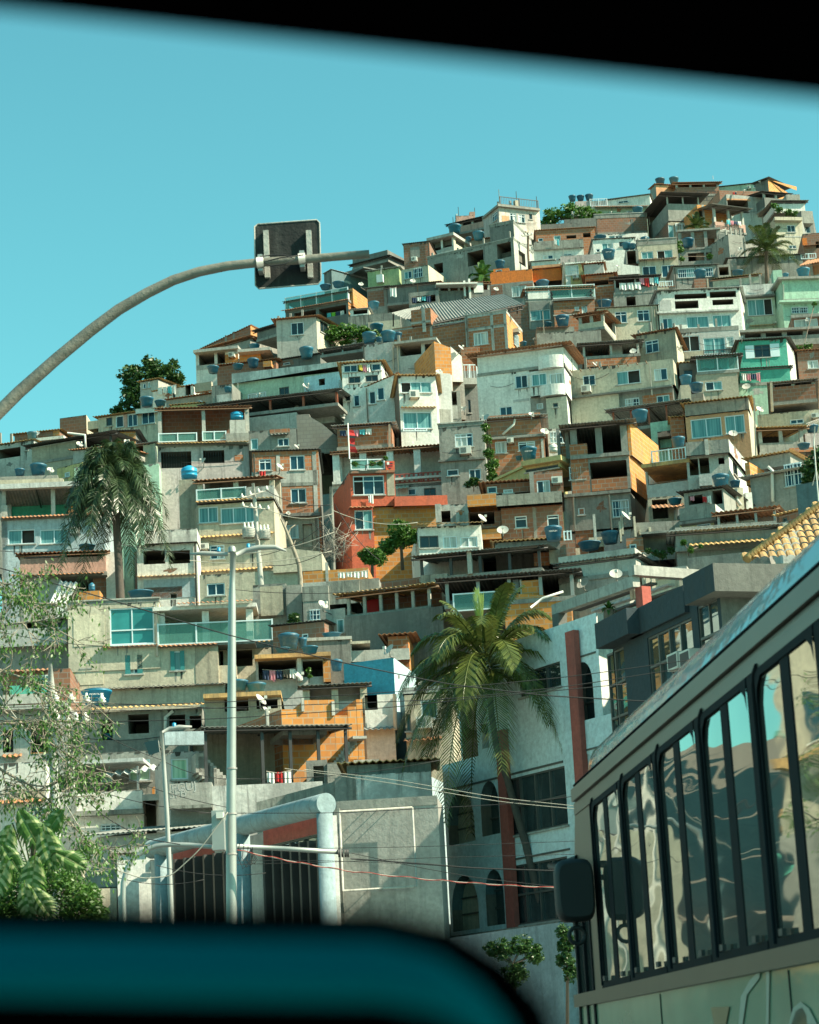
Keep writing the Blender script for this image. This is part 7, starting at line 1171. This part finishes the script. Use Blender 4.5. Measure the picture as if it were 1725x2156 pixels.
# thin floodlight post
root = pole('floodlight_pole', 'slim leaning pole with a square floodlight and a street lamp head', 'light pole', [(340, 1540), (346, 1620), (352, 1720), (357, 1830), (361, 1935), (372, 2420)], [3.8, 4.3, 4.8, 5.3, 5.8, 6], 'lamp', 34)
q = MB(); m = loc(root, 321, 1572, 33.9); w = .115
fl = [(-.115, -.02, .07), (.09, -.02, .1), (.11, -.02, -.09), (-.05, -.02, -.13)]; fb = [(p[0]*.8+.02, .12, p[2]*.75) for p in fl]; fv = [m+Vector(p) for p in fl]; bv = [m+Vector(p) for p in fb]
q.face(fv, 'gld'); q.face(bv, 'galv')
for i in range(4): q.face([fv[i], fv[(i+1) % 4], bv[(i+1) % 4], bv[i]], 'galv')
q.tube([m+Vector((.1, .05, 0)), loc(root, 343, 1582, 34)], .012, 'metal', 6); q.build('floodlight', root); tubeat(root, 'lamp_head', [(342, 1542), (358, 1534), (378, 1531), (404, 1530)], [3, 4.5, 5, 2], 34, 'lamp', 10); q = MB(); q.lathe([(.03, -.02), (.03, .05), (.015, .06)], 'tankl', 10, loc(root, 367, 1530, 34)); q.build('light_sensor', root)
# curved pipe pole
root = pole('curved_pole', 'grey pipe pole curving over towards the lamp post', 'pole', [(447, 1783), (400, 1779), (360, 1778), (330, 1781), (305, 1790), (283, 1806), (268, 1828), (260, 1858), (259, 1890), (260, 1935), (266, 2420)], [4.8, 5, 5.2, 5.2, 5.3, 5.4, 5.5, 5.6, 6, 6.6, 6.6], 'galv', 29)
# horizontal arm with insulator bundle
root = empty('cross_arm', (at(500, 1782, 29.8).x, 29.8, 0)); tag(root, 'horizontal pipe arm ending in a bundle of insulators and cables', 'pole arm')
tubeat(root, 'pipe', [(500, 1782), (600, 1787), (712, 1794)], 5, 29.8, 'galv', 12)
for x in (714, 721, 728, 733): q = MB(); m = loc(root, x, 1796, 29.8); q.tube([m-Vector((.012, 0, 0)), m+Vector((.012, 0, 0))], .055, 'black', 12); q.build('insulator', root)
for i in range(4): tubeat(root, 'cable_loop', [(505+i*9, 1775+i*3), (500+i*10, 1800+i*6), (512+i*8, 1830-i*4), (530+i*4, 1810), (528, 1785)], .8, 29.7, 'wirem', 4)
# utility poles
def util(lab, pts, rad, D, arms, tr=(), mat='lgrey'):
    root = pole('utility_pole', lab, 'utility pole', pts, rad, mat, D, 'concrete utility poles')
    for x0, y0, x1, y1 in arms:
        tubeat(root, 'cross_arm', [(x0, y0), (x1, y1)], 1.8, D-.2, 'lgrey', 6); n = 4
        for i in range(n):
            t = i/(n-1); q = MB(); m = loc(root, x0+(x1-x0)*t, y0+(y1-y0)*t, D-.2); q.lathe([(.05, 0), (.09, .03), (.05, .06), (.08, .09), (.04, .12), (.02, .2)], 'acm', 8, m); q.build('insulator', root)
    for x, y, w, h_ in tr:
        q = MB(); m = loc(root, x, y, D-.45); r = w/2*D/FPX; hh = h_*D/FPX; q.lathe([(r*.9, 0), (r, .05), (r, hh*.9), (r*.8, hh), (.05, hh+.03)], 'lgrey', 14, m-Z*hh/2)
        for j in (-1, 0, 1): q.lathe([(.05, 0), (.08, .06), (.05, .1), (.03, .25)], 'acm', 8, m+Z*hh/2+Vector((j*r*.6, 0, 0)))
        for j in range(5): q.lathe([(r*1.06, -hh*.35+j*hh*.16), (r*1.06, -hh*.33+j*hh*.16)], 'lgrey', 14, m)
        q.build('transformer', root)
    return root
util('concrete utility pole with two transformers above the lamp heads', [(533, 1018), (537, 1060), (541, 1120), (546, 1180), (550, 1229), (553, 1300)], [3.5, 4.2, 4.8, 5.6, 6.2, 6.5], 96.5, [(512, 1066, 565, 1073), (510, 1048, 562, 1032)], [(524, 1122, 28, 22), (557, 1126, 26, 20)])
util('utility pole wrapped in tangled wires left of the orange red house', [(697, 1025), (699, 1080), (701, 1130), (702, 1185), (703, 1230)], [3.4, 3.8, 4, 4.3, 4.4], 104, [], mat='grey')
util('thick pale utility pole behind the lower left branches', [(106, 1398), (108, 1450), (111, 1560), (116, 1700), (122, 1850), (128, 2100)], [4, 8, 8.6, 9.6, 10.5, 11], 46, [(118, 1478, 215, 1480), (120, 1517, 180, 1519)])
util('bent wooden service pole by the white rust stained tower', [(1112, 490), (1112, 530), (1114, 562), (1116, 600)], [2.2, 2.4, 2.6, 2.6], 175, [(1100, 497, 1120, 494)], mat='wood')
# TV aerial at the right margin
root = pole('tv_aerial', 'thin tripod television aerial at the right margin', 'aerial', [(1716, 898), (1714, 930), (1719, 1000), (1720, 1120)], [1.2, 1.3, 1.5, 1.5], 'pipe', 76)
for i in range(7): tubeat(root, 'rod', [(1699+i*5, 893-i*2+6), (1706+i*5, 883-i*2+6)], .5, 76, 'metal', 4)
tubeat(root, 'boom', [(1698, 892), (1740, 876)], .7, 76, 'metal', 4)
for dx in (-8, 9): tubeat(root, 'leg', [(1719, 990), (1719+dx, 1022)], 1.2, 76, 'pipe', 4)
WG = 'overhead cables across the street'
def wire(lab, pts, D, r=1.0, mat='wirem', sag=0, D2=None, twist=0):
    P = []
    D2 = D2 or D
    for (x0, y0), (x1, y1) in zip(pts, pts[1:]):
        n = 8
        for i in range(n): t = i/n; P.append((x0+(x1-x0)*t, y0+(y1-y0)*t))
    P.append(pts[-1]); N_ = len(P)
    if len(pts) > 2:
        for _ in range(3): P = [P[0]]+[((a[0]+2*b[0]+c[0])/4, (a[1]+2*b[1]+c[1])/4) for a, b, c in zip(P, P[1:], P[2:])]+[P[-1]]
    Q = [at(x, y+sag*4*(i/(N_-1))*(1-i/(N_-1)), D+(D2-D)*i/(N_-1)) for i, (x, y) in enumerate(P)]; q = MB(); q.tube([p-Q[0] for p in Q], r*D/FPX, mat, 5)
    if twist:
        T_ = [p-Q[0]+Vector((0, -.01, .012*sin(i*1.5))) for i, p in enumerate(Q)]; q.tube(T_, r*.7*D/FPX, 'wirer', 4)
    o = q.build('cable', None, Q[0]); tag(o, lab, 'cable', WG); return o
wire('long cable falling from the left edge past the lamp post to the palm', [(-20, 1190), (240, 1265), (483, 1338), (720, 1395), (939, 1440), (1150, 1465), (1368, 1477), (1500, 1484)], 26, 1.3)
wire('upper of the two close cables crossing the coconut palm crown', [(-20, 1490), (456, 1480), (939, 1450), (1200, 1425), (1450, 1390), (1800, 1340)], 27, .9)
wire('lower of the two close cables crossing the coconut palm crown', [(120, 1500), (456, 1491), (939, 1473), (1200, 1445), (1450, 1405), (1800, 1355)], 27, .9)
wire('dark cable over the orange block wall towards the palm trunk', [(200, 1520), (456, 1514), (820, 1490), (1000, 1470), (1320, 1440)], 28, .9)
wire('cable running from the hall pipe across the second storey arches', [(420, 1712), (700, 1712), (900, 1702), (1050, 1694), (1150, 1684), (1260, 1670)], 31, .8)
wire('pale cable pair upper strand before the arches', [(640, 1620), (820, 1640), (1050, 1680), (1240, 1700)], 31, .7, 'wirel')
wire('pale cable pair lower strand before the arches', [(600, 1618), (820, 1648), (1050, 1688), (1240, 1706)], 31, .7, 'wirel')
wire('thick black cable bundle leaving the insulator arm towards the bus', [(738, 1808), (880, 1818), (1000, 1828), (1180, 1834), (1300, 1836)], 29.5, 1.6)
wire('thin cable above the bundle before the lower arches', [(560, 1788), (880, 1783), (1240, 1770)], 31, .6)
wire('thin cable beneath the bundle before the lower arches', [(500, 1820), (700, 1815), (900, 1806), (1240, 1798)], 31, .6)
wire('red and white twisted cable sagging across the hall front', [(500, 1790), (620, 1815), (740, 1835), (900, 1852), (1030, 1862), (1180, 1870)], 29, 1.0, 'wirel', twist=1)
wire('slanting cable crossing the bundle to the lower arches', [(740, 1796), (860, 1822), (1000, 1848), (1180, 1868)], 29.2, .7)
wire('low cable between the lamp post and the blank hall wall', [(500, 1812), (700, 1812), (886, 1820)], 31, .5)
wire('heavy cable falling from upper left into the bush and up again', [(-20, 1440), (60, 1545), (130, 1680), (190, 1780), (240, 1830), (300, 1850), (360, 1845), (420, 1790), (480, 1710)], 24, 1.2, 'wirel')
wire('straight dark cable falling from the upper left corner twigs', [(-20, 1480), (100, 1605), (220, 1720), (300, 1765), (380, 1778)], 25, 1.1)
wire('service cable from the thick utility pole past the window holes', [(120, 1479), (300, 1483), (480, 1492), (520, 1493)], 40, .8)
wire('black jumper cable curling beneath the thick utility pole arm', [(205, 1486), (190, 1510), (160, 1524), (122, 1548)], 45.8, 1.0)
wire('second jumper cable curling down beside the thick utility pole', [(232, 1490), (220, 1515), (178, 1532), (175, 1560), (160, 1584)], 45.8, 1.0)
for i, (a, b, l) in enumerate((((560, 1032), (700, 1062), 'upper cable from the transformer pole to the tangled pole'), ((565, 1073), (700, 1082), 'middle cable from the transformer pole to the tangled pole'), ((548, 1170), (700, 1090), 'orange wrapped cable climbing to the tangled pole'), ((480, 1165), (704, 1120), 'pale cable climbing from the lamp heads to the tangled pole'), ((560, 1190), (705, 1150), 'lowest cable reaching the tangled pole'), ((702, 1075), (880, 1100), 'cable from the tangled pole in front of the orange house'), ((704, 1060), (800, 1180), 'steep cable from the tangled pole to the round trees'), ((400, 1180), (700, 1160), 'thin cable passing behind the lamp post towards the tangled pole'))):
    wire(l, [a, b], 96, .8, 'wirel' if i % 2 else 'wirem', 14)
for a, b, D_, l in (((250, 1848), (430, 1852), 33, 'low thin cable between the curved pole and the window fins'), ((330, 1822), (560, 1838), 33, 'thin cable crossing the first window fins'), ((180, 1600), (480, 1700), 36, 'slack cable over the white parapet'), ((130, 1640), (450, 1712), 36, 'second slack cable over the lower wall'), ((340, 1600), (500, 1640), 36, 'short cable from the floodlight to the lamp post'), ((500, 1640), (930, 1600), 44, 'cable passing below the orange block wall'), ((480, 1240), (860, 1235), 70, 'cable across the grey box houses'), ((0, 1330), (330, 1360), 60, 'cable behind the lamp post below the glazed terrace'), ((250, 1145), (540, 1160), 98, 'cable behind the queen palm'), ((0, 1160), (250, 1135), 103, 'cable before the rose terrace'), ((120, 1480), (340, 1600), 42, 'cable from the thick pole down to the floodlight pole')):
    wire(l, [a, b], D_, .75, 'wirem', 12)
q = MB(); base = at(702, 1150, 103.5)
for i in range(60): P = [Vector((rnd.uniform(-1.2, 1.2), rnd.uniform(-.5, .5), rnd.uniform(-.9, 1.2))) for _ in range(2)]; q.tube([Vector((0, 0, rnd.uniform(-.8, 1.2))), P[0]*.8+Vector((0, 0, -.2)), P[1]*1.3], .008, rnd.choice(['wirem', 'wirel']), 4)
tag(q.build('wire_tangle', None, base), 'knotted tangle of service wires below the orange red house', 'wire tangle')
# ======== greenery
def leaves(q, C, rad, n, size, mat, flat=.8, shell=.55):
    for _ in range(n):
        d = Vector((rnd.gauss(0, 1), rnd.gauss(0, 1), rnd.gauss(0, 1))).normalized(); r = rnd.uniform(shell, 1)**.8
        c = C+Vector((d.x*rad[0], d.y*rad[1], d.z*rad[2]))*r; a = Vector((rnd.gauss(0, 1), rnd.gauss(0, 1), rnd.gauss(0, .6))).normalized(); b = a.cross(Vector((rnd.gauss(0, 1), rnd.gauss(0, 1), rnd.gauss(0, 1)))).normalized()
        s = size*rnd.uniform(.6, 1.3); q.face([c-a*s, c+b*s*.45, c+a*s, c-b*s*.45], mat)
def tree(lab, blobs, D, trunk, n, size, mat='leaf', name='tree', cat='tree', bark='bark', group=None, dy=.8, sub=18):
    bx, by = trunk[-1][:2]; base = at(bx, by, D); root = empty(name, base); tag(root, lab, cat, group)
    if trunk[0][2] > 0:
        q = MB(); q.tube([at(x, y, D)-base for x, y, r in trunk], [r*D/FPX for x, y, r in trunk], bark, 8)
        for x, y, r in blobs: q.tube([at(*trunk[0][:2], D)-base, at(x, y, D)-base], [trunk[0][2]*.6*D/FPX, .03], bark, 5)
        q.build('trunk', root)
    q = MB(); tot = sum(r*r for _, _, r in blobs)
    for x, y, r in blobs:
        R_ = r*D/FPX; C = at(x, y, D)-base
        for k in range(sub):
            d = Vector((rnd.gauss(0, 1), rnd.gauss(0, .8), rnd.gauss(0, 1))).normalized()*rnd.uniform(.3, .95)*R_; rr = R_*rnd.uniform(.14, .34); leaves(q, C+d, (rr*1.2, rr*1.2, rr*.8), int(n*r*r/tot/sub*.8), size*.8, mat, shell=.1)
        leaves(q, C, (R_*1.08, R_, R_), int(n*r*r/tot*.3), size*.75, mat, shell=.3)
    q.build('crown', root); return root
tree('dark dense tree on the left skyline with a tiny cottage in it', [(300, 800, 34), (345, 790, 30), (322, 775, 24), (272, 790, 24), (280, 830, 28), (262, 860, 20), (300, 850, 26), (372, 800, 22), (360, 830, 22), (245, 868, 14), (315, 762, 16), (365, 768, 14)], 160, [(310, 820, 6), (312, 900, 8)], 11000, .2)
tree('bright leafy bush at the skyline gap right of the white tower', [(1165, 455, 22), (1200, 447, 24), (1235, 452, 22), (1258, 460, 16), (1150, 466, 12)], 203, [(1200, 460, 4), (1200, 490, 5)], 4200, .22, 'leafb', 'bush', 'bush')
tree('spreading leafy bush right of the pale grey cube house', [(655, 722, 20), (700, 708, 26), (730, 702, 26), (765, 705, 22), (790, 708, 14), (670, 738, 18)], 149.5, [(700, 720, 4), (700, 760, 5)], 5200, .17, 'leafb', 'bush', 'bush')
tree('upper round clipped tree beside the white three windowed house', [(842, 1118, 26), (858, 1134, 24), (832, 1140, 18), (872, 1128, 14), (815, 1150, 20)], 99, [(845, 1150, 3), (848, 1200, 4)], 6000, .11, 'leafb', sub=22)
tree('lower round clipped tree below the orange red house', [(782, 1170, 22), (798, 1176, 18), (768, 1168, 14)], 98, [(784, 1185, 3), (784, 1215, 4)], 3600, .1, 'leafb', sub=20)
tree('column of ivy climbing between the grey and orange block houses', [(1026, 925, 11), (1030, 955, 13), (1034, 985, 13), (1040, 975, 12), (1022, 900, 9), (1036, 1005, 12)], 112.5, [(1026, 900, 3), (1034, 1020, 3)], 4200, .1, 'leafb', 'ivy', 'ivy')
tree('dark bushy tree at the right margin behind the green wall', [(1712, 985, 26), (1735, 960, 30), (1705, 1010, 18)], 84, [(1725, 1000, 4), (1725, 1060, 5)], 3500, .13, 'leaf')
tree('planted pots and shrubs on the ruined frame floor', [(1432, 525, 9), (1436, 545, 7), (1495, 540, 7), (1430, 512, 7)], 182, [(1434, 540, 1), (1434, 560, 1)], 900, .14, 'leafb', 'potted_plants', 'plants')
tree('flowering shrubs along the ridge end terrace', [(1640, 440, 9), (1660, 447, 9), (1675, 450, 9), (1630, 432, 7)], 196, [(1650, 450, 1), (1650, 460, 1)], 1100, .14, 'leafb', 'terrace_shrub', 'shrub')
tree('terrace plants among the grey slab house at the right', [(1680, 735, 10), (1700, 732, 12), (1715, 640, 6)], 141, [(1690, 740, 1), (1690, 750, 1)], 800, .12, 'leafb', 'terrace_shrub', 'shrub')
tree('hanging plants on the brown balcony with cacti', [(1380, 1165, 9), (1395, 1168, 10), (1412, 1160, 8), (1365, 1160, 7)], 88.5, [(1390, 1170, 1), (1390, 1180, 1)], 900, .09, 'leaf', 'potted_plants', 'plants')
tree('small flowering plants on the low washing terrace', [(1440, 1142, 7), (1455, 1158, 7), (1475, 1150, 5)], 87, [(1450, 1160, 1), (1450, 1170, 1)], 600, .08, 'leafb', 'potted_plants', 'plants')
tree('green plants behind glass on the orange house terrace', [(748, 977, 7), (785, 976, 7), (800, 976, 6), (812, 965, 5)], 109.6, [(770, 980, 1), (770, 990, 1)], 700, .09, 'leafb', 'potted_plants', 'plants')
tree('yellow green potted shrub on the vaulted porch wall', [(650, 1412, 6), (652, 1424, 5)], 83.5, [(651, 1425, 1), (651, 1438, 1)], 300, .07, 'leafb', 'potted_plants', 'plants')
tree('dark shrub at the foot of the ruined concrete block', [(620, 1300, 12), (612, 1315, 10), (628, 1315, 10)], 91, [(618, 1310, 2), (615, 1335, 2)], 900, .1, 'leaf', 'bush', 'bush')
tree('small palm like plant below the tilted brown awning', [(999, 1015, 12), (985, 1020, 8)], 112, [(998, 1020, 1), (998, 1035, 1)], 500, .14, 'leaf', 'shrub', 'shrub')
tree('dark orange flowered shrub before the low pale wall', [(1060, 2000, 26), (1100, 1990, 24), (1125, 2010, 22), (1085, 2050, 28), (1035, 1998, 16)], 44, [(1080, 2030, 3), (1090, 2200, 4)], 5200, .05, 'leaf', 'shrub', 'shrub')
tree('dark small leaved sapling beside the bus mirror', [(1185, 1960, 16), (1200, 1985, 18), (1190, 2020, 20), (1205, 2050, 20), (1185, 1990, 14)], 46, [(1195, 2000, 3), (1195, 2240, 4)], 2600, .06, 'leaf', 'sapling', 'tree')
# leafless tree
base = at(633, 1240, 97); root = empty('bare_tree', base); tag(root, 'leafless forked tree leaning beside the ruined concrete block', 'tree'); q = MB(); L_ = lambda x, y: at(x, y, 97)-base
q.tube([L_(634, 1245), (L_(633, 1220)), L_(630, 1190), L_(624, 1172), L_(612, 1140), L_(602, 1115), L_(592, 1092)], [.11, .11, .1, .09, .08, .06, .04], 'barkg', 8); q.build('trunk', root)
for P in (([(622, 1168), (618, 1150), (622, 1138)]), [(606, 1125), (612, 1112), (622, 1105)], [(600, 1110), (604, 1098)]): q = MB(); q.tube([L_(*p) for p in P], [.05, .035, .02][:len(P)], 'barkg', 6); q.build('branch', root)
def frond(root, S, az, el, Ln, droop, ll, n, mat, w=.022, hang=.6, plume=False, drp2=0):
    q = MB(); dh_ = Vector((cos(az), sin(az), 0)); sd_ = Vector((-sin(az), cos(az), 0)); P = []; K = 14
    for i in range(K+1):
        t = i/K; P.append(S+dh_*Ln*(cos(el)*t*(1-.25*t*max(0, droop)))+Z*Ln*(sin(el)*t-droop*t*t))
    q.tube(P, [max(.004, .022*(1-t/K)+.004)*Ln/2.5 for t in range(K+1)], mat, 4)
    for i in range(n):
        t = .1+.9*(i+.5)/n; x = t*K; j = min(K-1, int(x)); p = P[j].lerp(P[j+1], x-j); tg = (P[j+1]-P[j]).normalized(); l = ll*(sin(pi*min(1, t*.85+.12))**.6)*rnd.uniform(.85, 1.15)
        sd2 = tg.cross(Z); sd2 = sd2.normalized() if sd2.length > .1 else sd_; upn = sd2.cross(tg)
        for s_ in (-1, 1):
            a = sd2*s_*.75+tg*.65+upn*(rnd.uniform(-.7, .8) if plume else .15); a.normalize(); m = p+a*l*.5-Z*l*hang*.12; e = p+a*l*.93-Z*l*hang*rnd.uniform(.4, .6)
            wv = tg*w*rnd.uniform(.8, 1.2); q.face([p-wv*.5, p+wv*.5, m+wv, m-wv*.6], mat); q.face([m-wv*.6, m+wv, e], mat)
    q.build('frond', root)
# coconut palm on the street
DEF['leafc'] = lambda: leafm('coconut_leaf', (.012, .032, .006), (.17, .2, .05), .22)
D = 66; tr = [(1031, 1450, 6.5), (1035, 1502, 6.5), (1046, 1575, 6.5), (1068, 1640, 7), (1085, 1702, 7.5), (1107, 1776, 8), (1126, 1851, 8.5), (1148, 1926, 9), (1168, 2000, 9.5), (1184, 2060, 10), (1200, 2130, 11)]
base = at(1200, 2130, D); root = empty('coconut_palm', base); tag(root, 'tall coconut palm with leaning trunk and a big glossy crown', 'palm tree'); q = MB(); P = []; Rr = []
for (a, b) in zip(tr, tr[1:]):
    for i in range(6): t = i/6; P.append(at(a[0]+(b[0]-a[0])*t, a[1]+(b[1]-a[1])*t, D)-base); Rr.append((a[2]+(b[2]-a[2])*t)*D/FPX*(1+.05*(i % 2)))
P.append(at(1200, 2130, D)-base); Rr.append(.15); P.append(P[-1]-Z*(base.z+P[-1].z)); Rr.append(.16); q.tube(P, Rr, 'barkd', 12); q.build('trunk', root)
S0 = at(1026, 1405, D)-base
for i in range(36):
    az = i*2.399963+.4; k = i/35; el = R(70-80*k); frond(root, S0+Vector((cos(az)*.08, sin(az)*.08, .35-.5*k)), az, el, rnd.uniform(3.5, 4.2), .3+.56*k*rnd.uniform(.85, 1.1)+(.22 if i > 3 else .1), .5+.38*min(1, k*2.5), 56, 'leafc', .036, 1.0)
frond(root, at(1014, 1330, D)-base, R(200), R(88), 1.25, 0, .5, 26, 'leafy', .03, -.5)
frond(root, at(1014, 1330, D)-base, R(20), R(84), 1.1, 0, .45, 22, 'leafy', .03, -.5)
for i in range(9): a = i*2.4; q = MB(); c = S0+Vector((cos(a)*.22, sin(a)*.22, -.25-.08*(i % 3))); q.lathe([(.02, -.12), (.09, -.07), (.11, 0), (.08, .08), (.02, .12)], 'leaf', 8, c); q.build('coconut', root)
# queen palm left
D = 101; base = at(256, 1262, D); root = empty('queen_palm', base); tag(root, 'drooping plumed queen palm before the blue white house', 'palm tree'); q = MB(); pts = [(237, 1000, 9), (245, 1090, 8.5), (247, 1130, 8.5), (250, 1180, 9), (254, 1262, 9.5), (256, 1320, 10)]
q.tube([at(x, y, D)-base for x, y, r in pts], [r*D/FPX for x, y, r in pts], 'barkd', 10); q.build('trunk', root); S0 = at(240, 1022, D)-base
for i in range(36):
    k = i/35; az = i*2.399963; frond(root, S0+Z*(.4-.5*k), az, R(76-66*k), rnd.uniform(3.6, 4.3), .62+.66*k, .85, 70, 'leafj', .036, 1.1, True)
for i in range(16): az = i*2.4+1; frond(root, S0+Z*.1, az, R(25), rnd.uniform(2.8, 3.4), 1.15, .8, 56, 'leafj', .036, 1.1, True)
def spalm(lab, x, y, D, Ln, n, mat='leafp', tr=60, el0=80):
    base = at(x, y+tr, D); root = empty('palm', base); tag(root, lab, 'palm tree', 'small palms on the upper slope'); q = MB(); q.tube([at(x, y, D)-base, at(x, y+tr*.5, D)-base, Vector((0, 0, -1))], [.14, .15, .18], 'bark', 8); q.build('trunk', root); S = at(x, y, D)-base
    for i in range(n): k = i/(n-1); frond(root, S, i*2.4, R(el0-70*k), Ln*rnd.uniform(.85, 1.1), .25+.6*k, Ln*.22, 26, mat, .05, .7)
spalm('broad coconut palm near the top right of the hill', 1614, 530, 170, 3.4, 26, tr=55); spalm('spiky palm crown below the grey open terrace near the top', 1468, 483, 187, 2.2, 18, tr=15, el0=85); spalm('short palm peeping over the orange parapet', 1016, 585, 170, 1.9, 18, 'leafb', 20, 85)
spalm('agave rosette on the arcade roof wall', 1282, 1283, 62, .3, 16, 'leafb', 6, 85)
# lower left foreground: twiggy tree, variegated creeper, ferny shrub
D = 22; base = at(-60, 2000, D); base.z = 0; root = empty('twiggy_tree', base); tag(root, 'sprawling half bare tree with grey twigs at the left edge', 'tree'); q = MB(); lq = MB(); px = D/FPX
def grow(p, d, ln, r, dep):
    P = [p]; n = 6
    for i in range(n):
        d = (d+Vector((rnd.gauss(0, .16), rnd.gauss(0, .18), rnd.gauss(-.02, .16)))).normalized(); P.append(P[-1]+d*ln/n)
        if dep > 0 and rnd.random() < .72: grow(P[-1], (d+Vector((rnd.gauss(0, .6), rnd.gauss(0, .5), rnd.gauss(0, .6)))).normalized(), ln*rnd.uniform(.4, .65), r*.55, dep-1)
        if dep <= 1 and rnd.random() < .15:
            for _ in range(rnd.randint(2, 7)):
                c = P[-1]+Vector((rnd.gauss(0, .05), rnd.gauss(0, .05), rnd.gauss(-.03, .05))); a = Vector((rnd.gauss(0, .5), rnd.gauss(0, .5), -1)).normalized(); b = a.cross(Vector((rnd.gauss(0, 1), rnd.gauss(0, 1), 0))).normalized(); s = .022; lq.face([c, c+a*s*.9+b*s*.5, c+a*s*2.2, c+a*s*.9-b*s*.5], 'leafb')
    q.tube(P, [max(.0032, r*(1-.7*i/n)) for i in range(n+1)], 'barkg', 4, False)
for x, y, ang, ln, r in ((-40, 1330, 15, 260, 3.5), (-40, 1400, -12, 280, 4), (-40, 1460, -25, 300, 4), (-40, 1250, -5, 180, 2.5), (-40, 1530, 5, 260, 3.5), (-40, 1600, -35, 320, 4), (-40, 1680, 20, 260, 3.5), (-40, 1200, -30, 200, 2.5), (20, 1780, 30, 220, 3), (60, 1800, 10, 240, 3), (-40, 1560, 25, 240, 3), (120, 1850, 60, 150, 2)):
    grow(at(x, y, D)-base, Vector((cos(R(ang)), rnd.uniform(-.3, .2), sin(R(ang)))), ln*px*.72, r*px, 3)
q.tube([at(-60, 1250, D)-base, at(-70, 1500, D)-base, at(-60, 1800, D)-base, Vector((0, 0, 0))], [.05, .08, .1, .14], 'barkg', 8); q.build('branches', root); lq.build('foliage', root)
D = 17; base = at(80, 1900, D); root = empty('ferny_shrub', base); tag(root, 'thick ferny green shrub in the lower left corner', 'shrub'); q = MB()
for x, y, r in ((20, 1850, 50), (80, 1870, 50), (140, 1860, 42), (180, 1890, 36), (60, 1920, 60), (150, 1930, 50), (205, 1925, 26), (110, 1820, 32), (10, 1920, 50)): leaves(q, at(x, y, D)-base, (r*D/FPX, .25, r*D/FPX), int(r*34), .017, 'leafb', shell=.0)
q.build('foliage', root); q = MB()
for i in range(12): q.tube([Vector((rnd.uniform(-.3, .3), rnd.uniform(-.2, .2), -base.z)), Vector((rnd.uniform(-.3, .3), rnd.uniform(-.1, .1), rnd.uniform(-.2, .1)))], .008, 'bark', 4)
q.build('stem', root)
D = 15.5; base = at(60, 1850, D); root = empty('variegated_creeper', base); tag(root, 'creeper with huge yellow and green variegated leaves', 'creeper')
def bigleaf(x, y, w, ang, mat, tilt=.3):
    q = MB(); C = at(x, y, D)-base; s = w*.42*D/FPX; ca, sa = cos(R(ang)), sin(R(ang)); n = 11
    f = lambda u, v, dz: C+Vector(((u*ca-v*sa)*s, (-dz*.8-tilt*v)*s, (u*sa+v*ca)*s+dz*.15*s))
    for i in range(n):
        t = (i+.5)/n; wd = .75*sin(pi*min(1, .12+t*.86))**.7; y0 = (.5-t)*2; yn = .095
        for sg in (-1, 1):
            mm = 'leafb' if (i*7+(sg > 0)*3+int(w)) % 5 < (2 if mat == 'leafv' else 4) else 'leafv'; K = 5; pr = None
            for k in range(K+1):
                r = k/K; u = sg*wd*r; v = y0-.5*r*r*.6-.12*r; z = .22*sin(r*2.2)-.35*r*r; h_ = yn*(1.12 if r < .6 else 1.12*(1-(r-.6)*1.9))
                cur = (f(u, v+h_, z), f(u, v-h_, z+.03))
                if pr: q.face([pr[0], cur[0], cur[1], pr[1]], mm if r < .9 else 'leafb', True)
                pr = cur
    q.tube([f(0, 1, 0), f(0, 0, .02), f(0, -1, 0)], .0035, 'leafv', 4); q.tube([f(0, 1, 0), f(0, 1.2, -.3), Vector((0, .2, 0))], .006, 'leafb', 4); q.build('leaf', root)
for a in ((103, 1785, 105, 12, 'leafv'), (12, 1775, 90, -20, 'leafv'), (62, 1745, 100, 25, 'leafb'), (150, 1812, 80, 60, 'leafb'), (70, 1845, 100, -10, 'leafv'), (60, 1898, 90, 10, 'leafv'), (25, 1810, 80, 30, 'leafb'), (0, 1850, 100, -30, 'leafv'), (115, 1730, 70, -40, 'leafb'), (90, 1900, 80, 30, 'leafv')): bigleaf(*a)
q = MB(); q.tube([Vector((0, .2, .3)), Vector((0, .22, 0)), Vector((.05, .25, -base.z))], .02, 'bark', 6); q.build('stem', root)
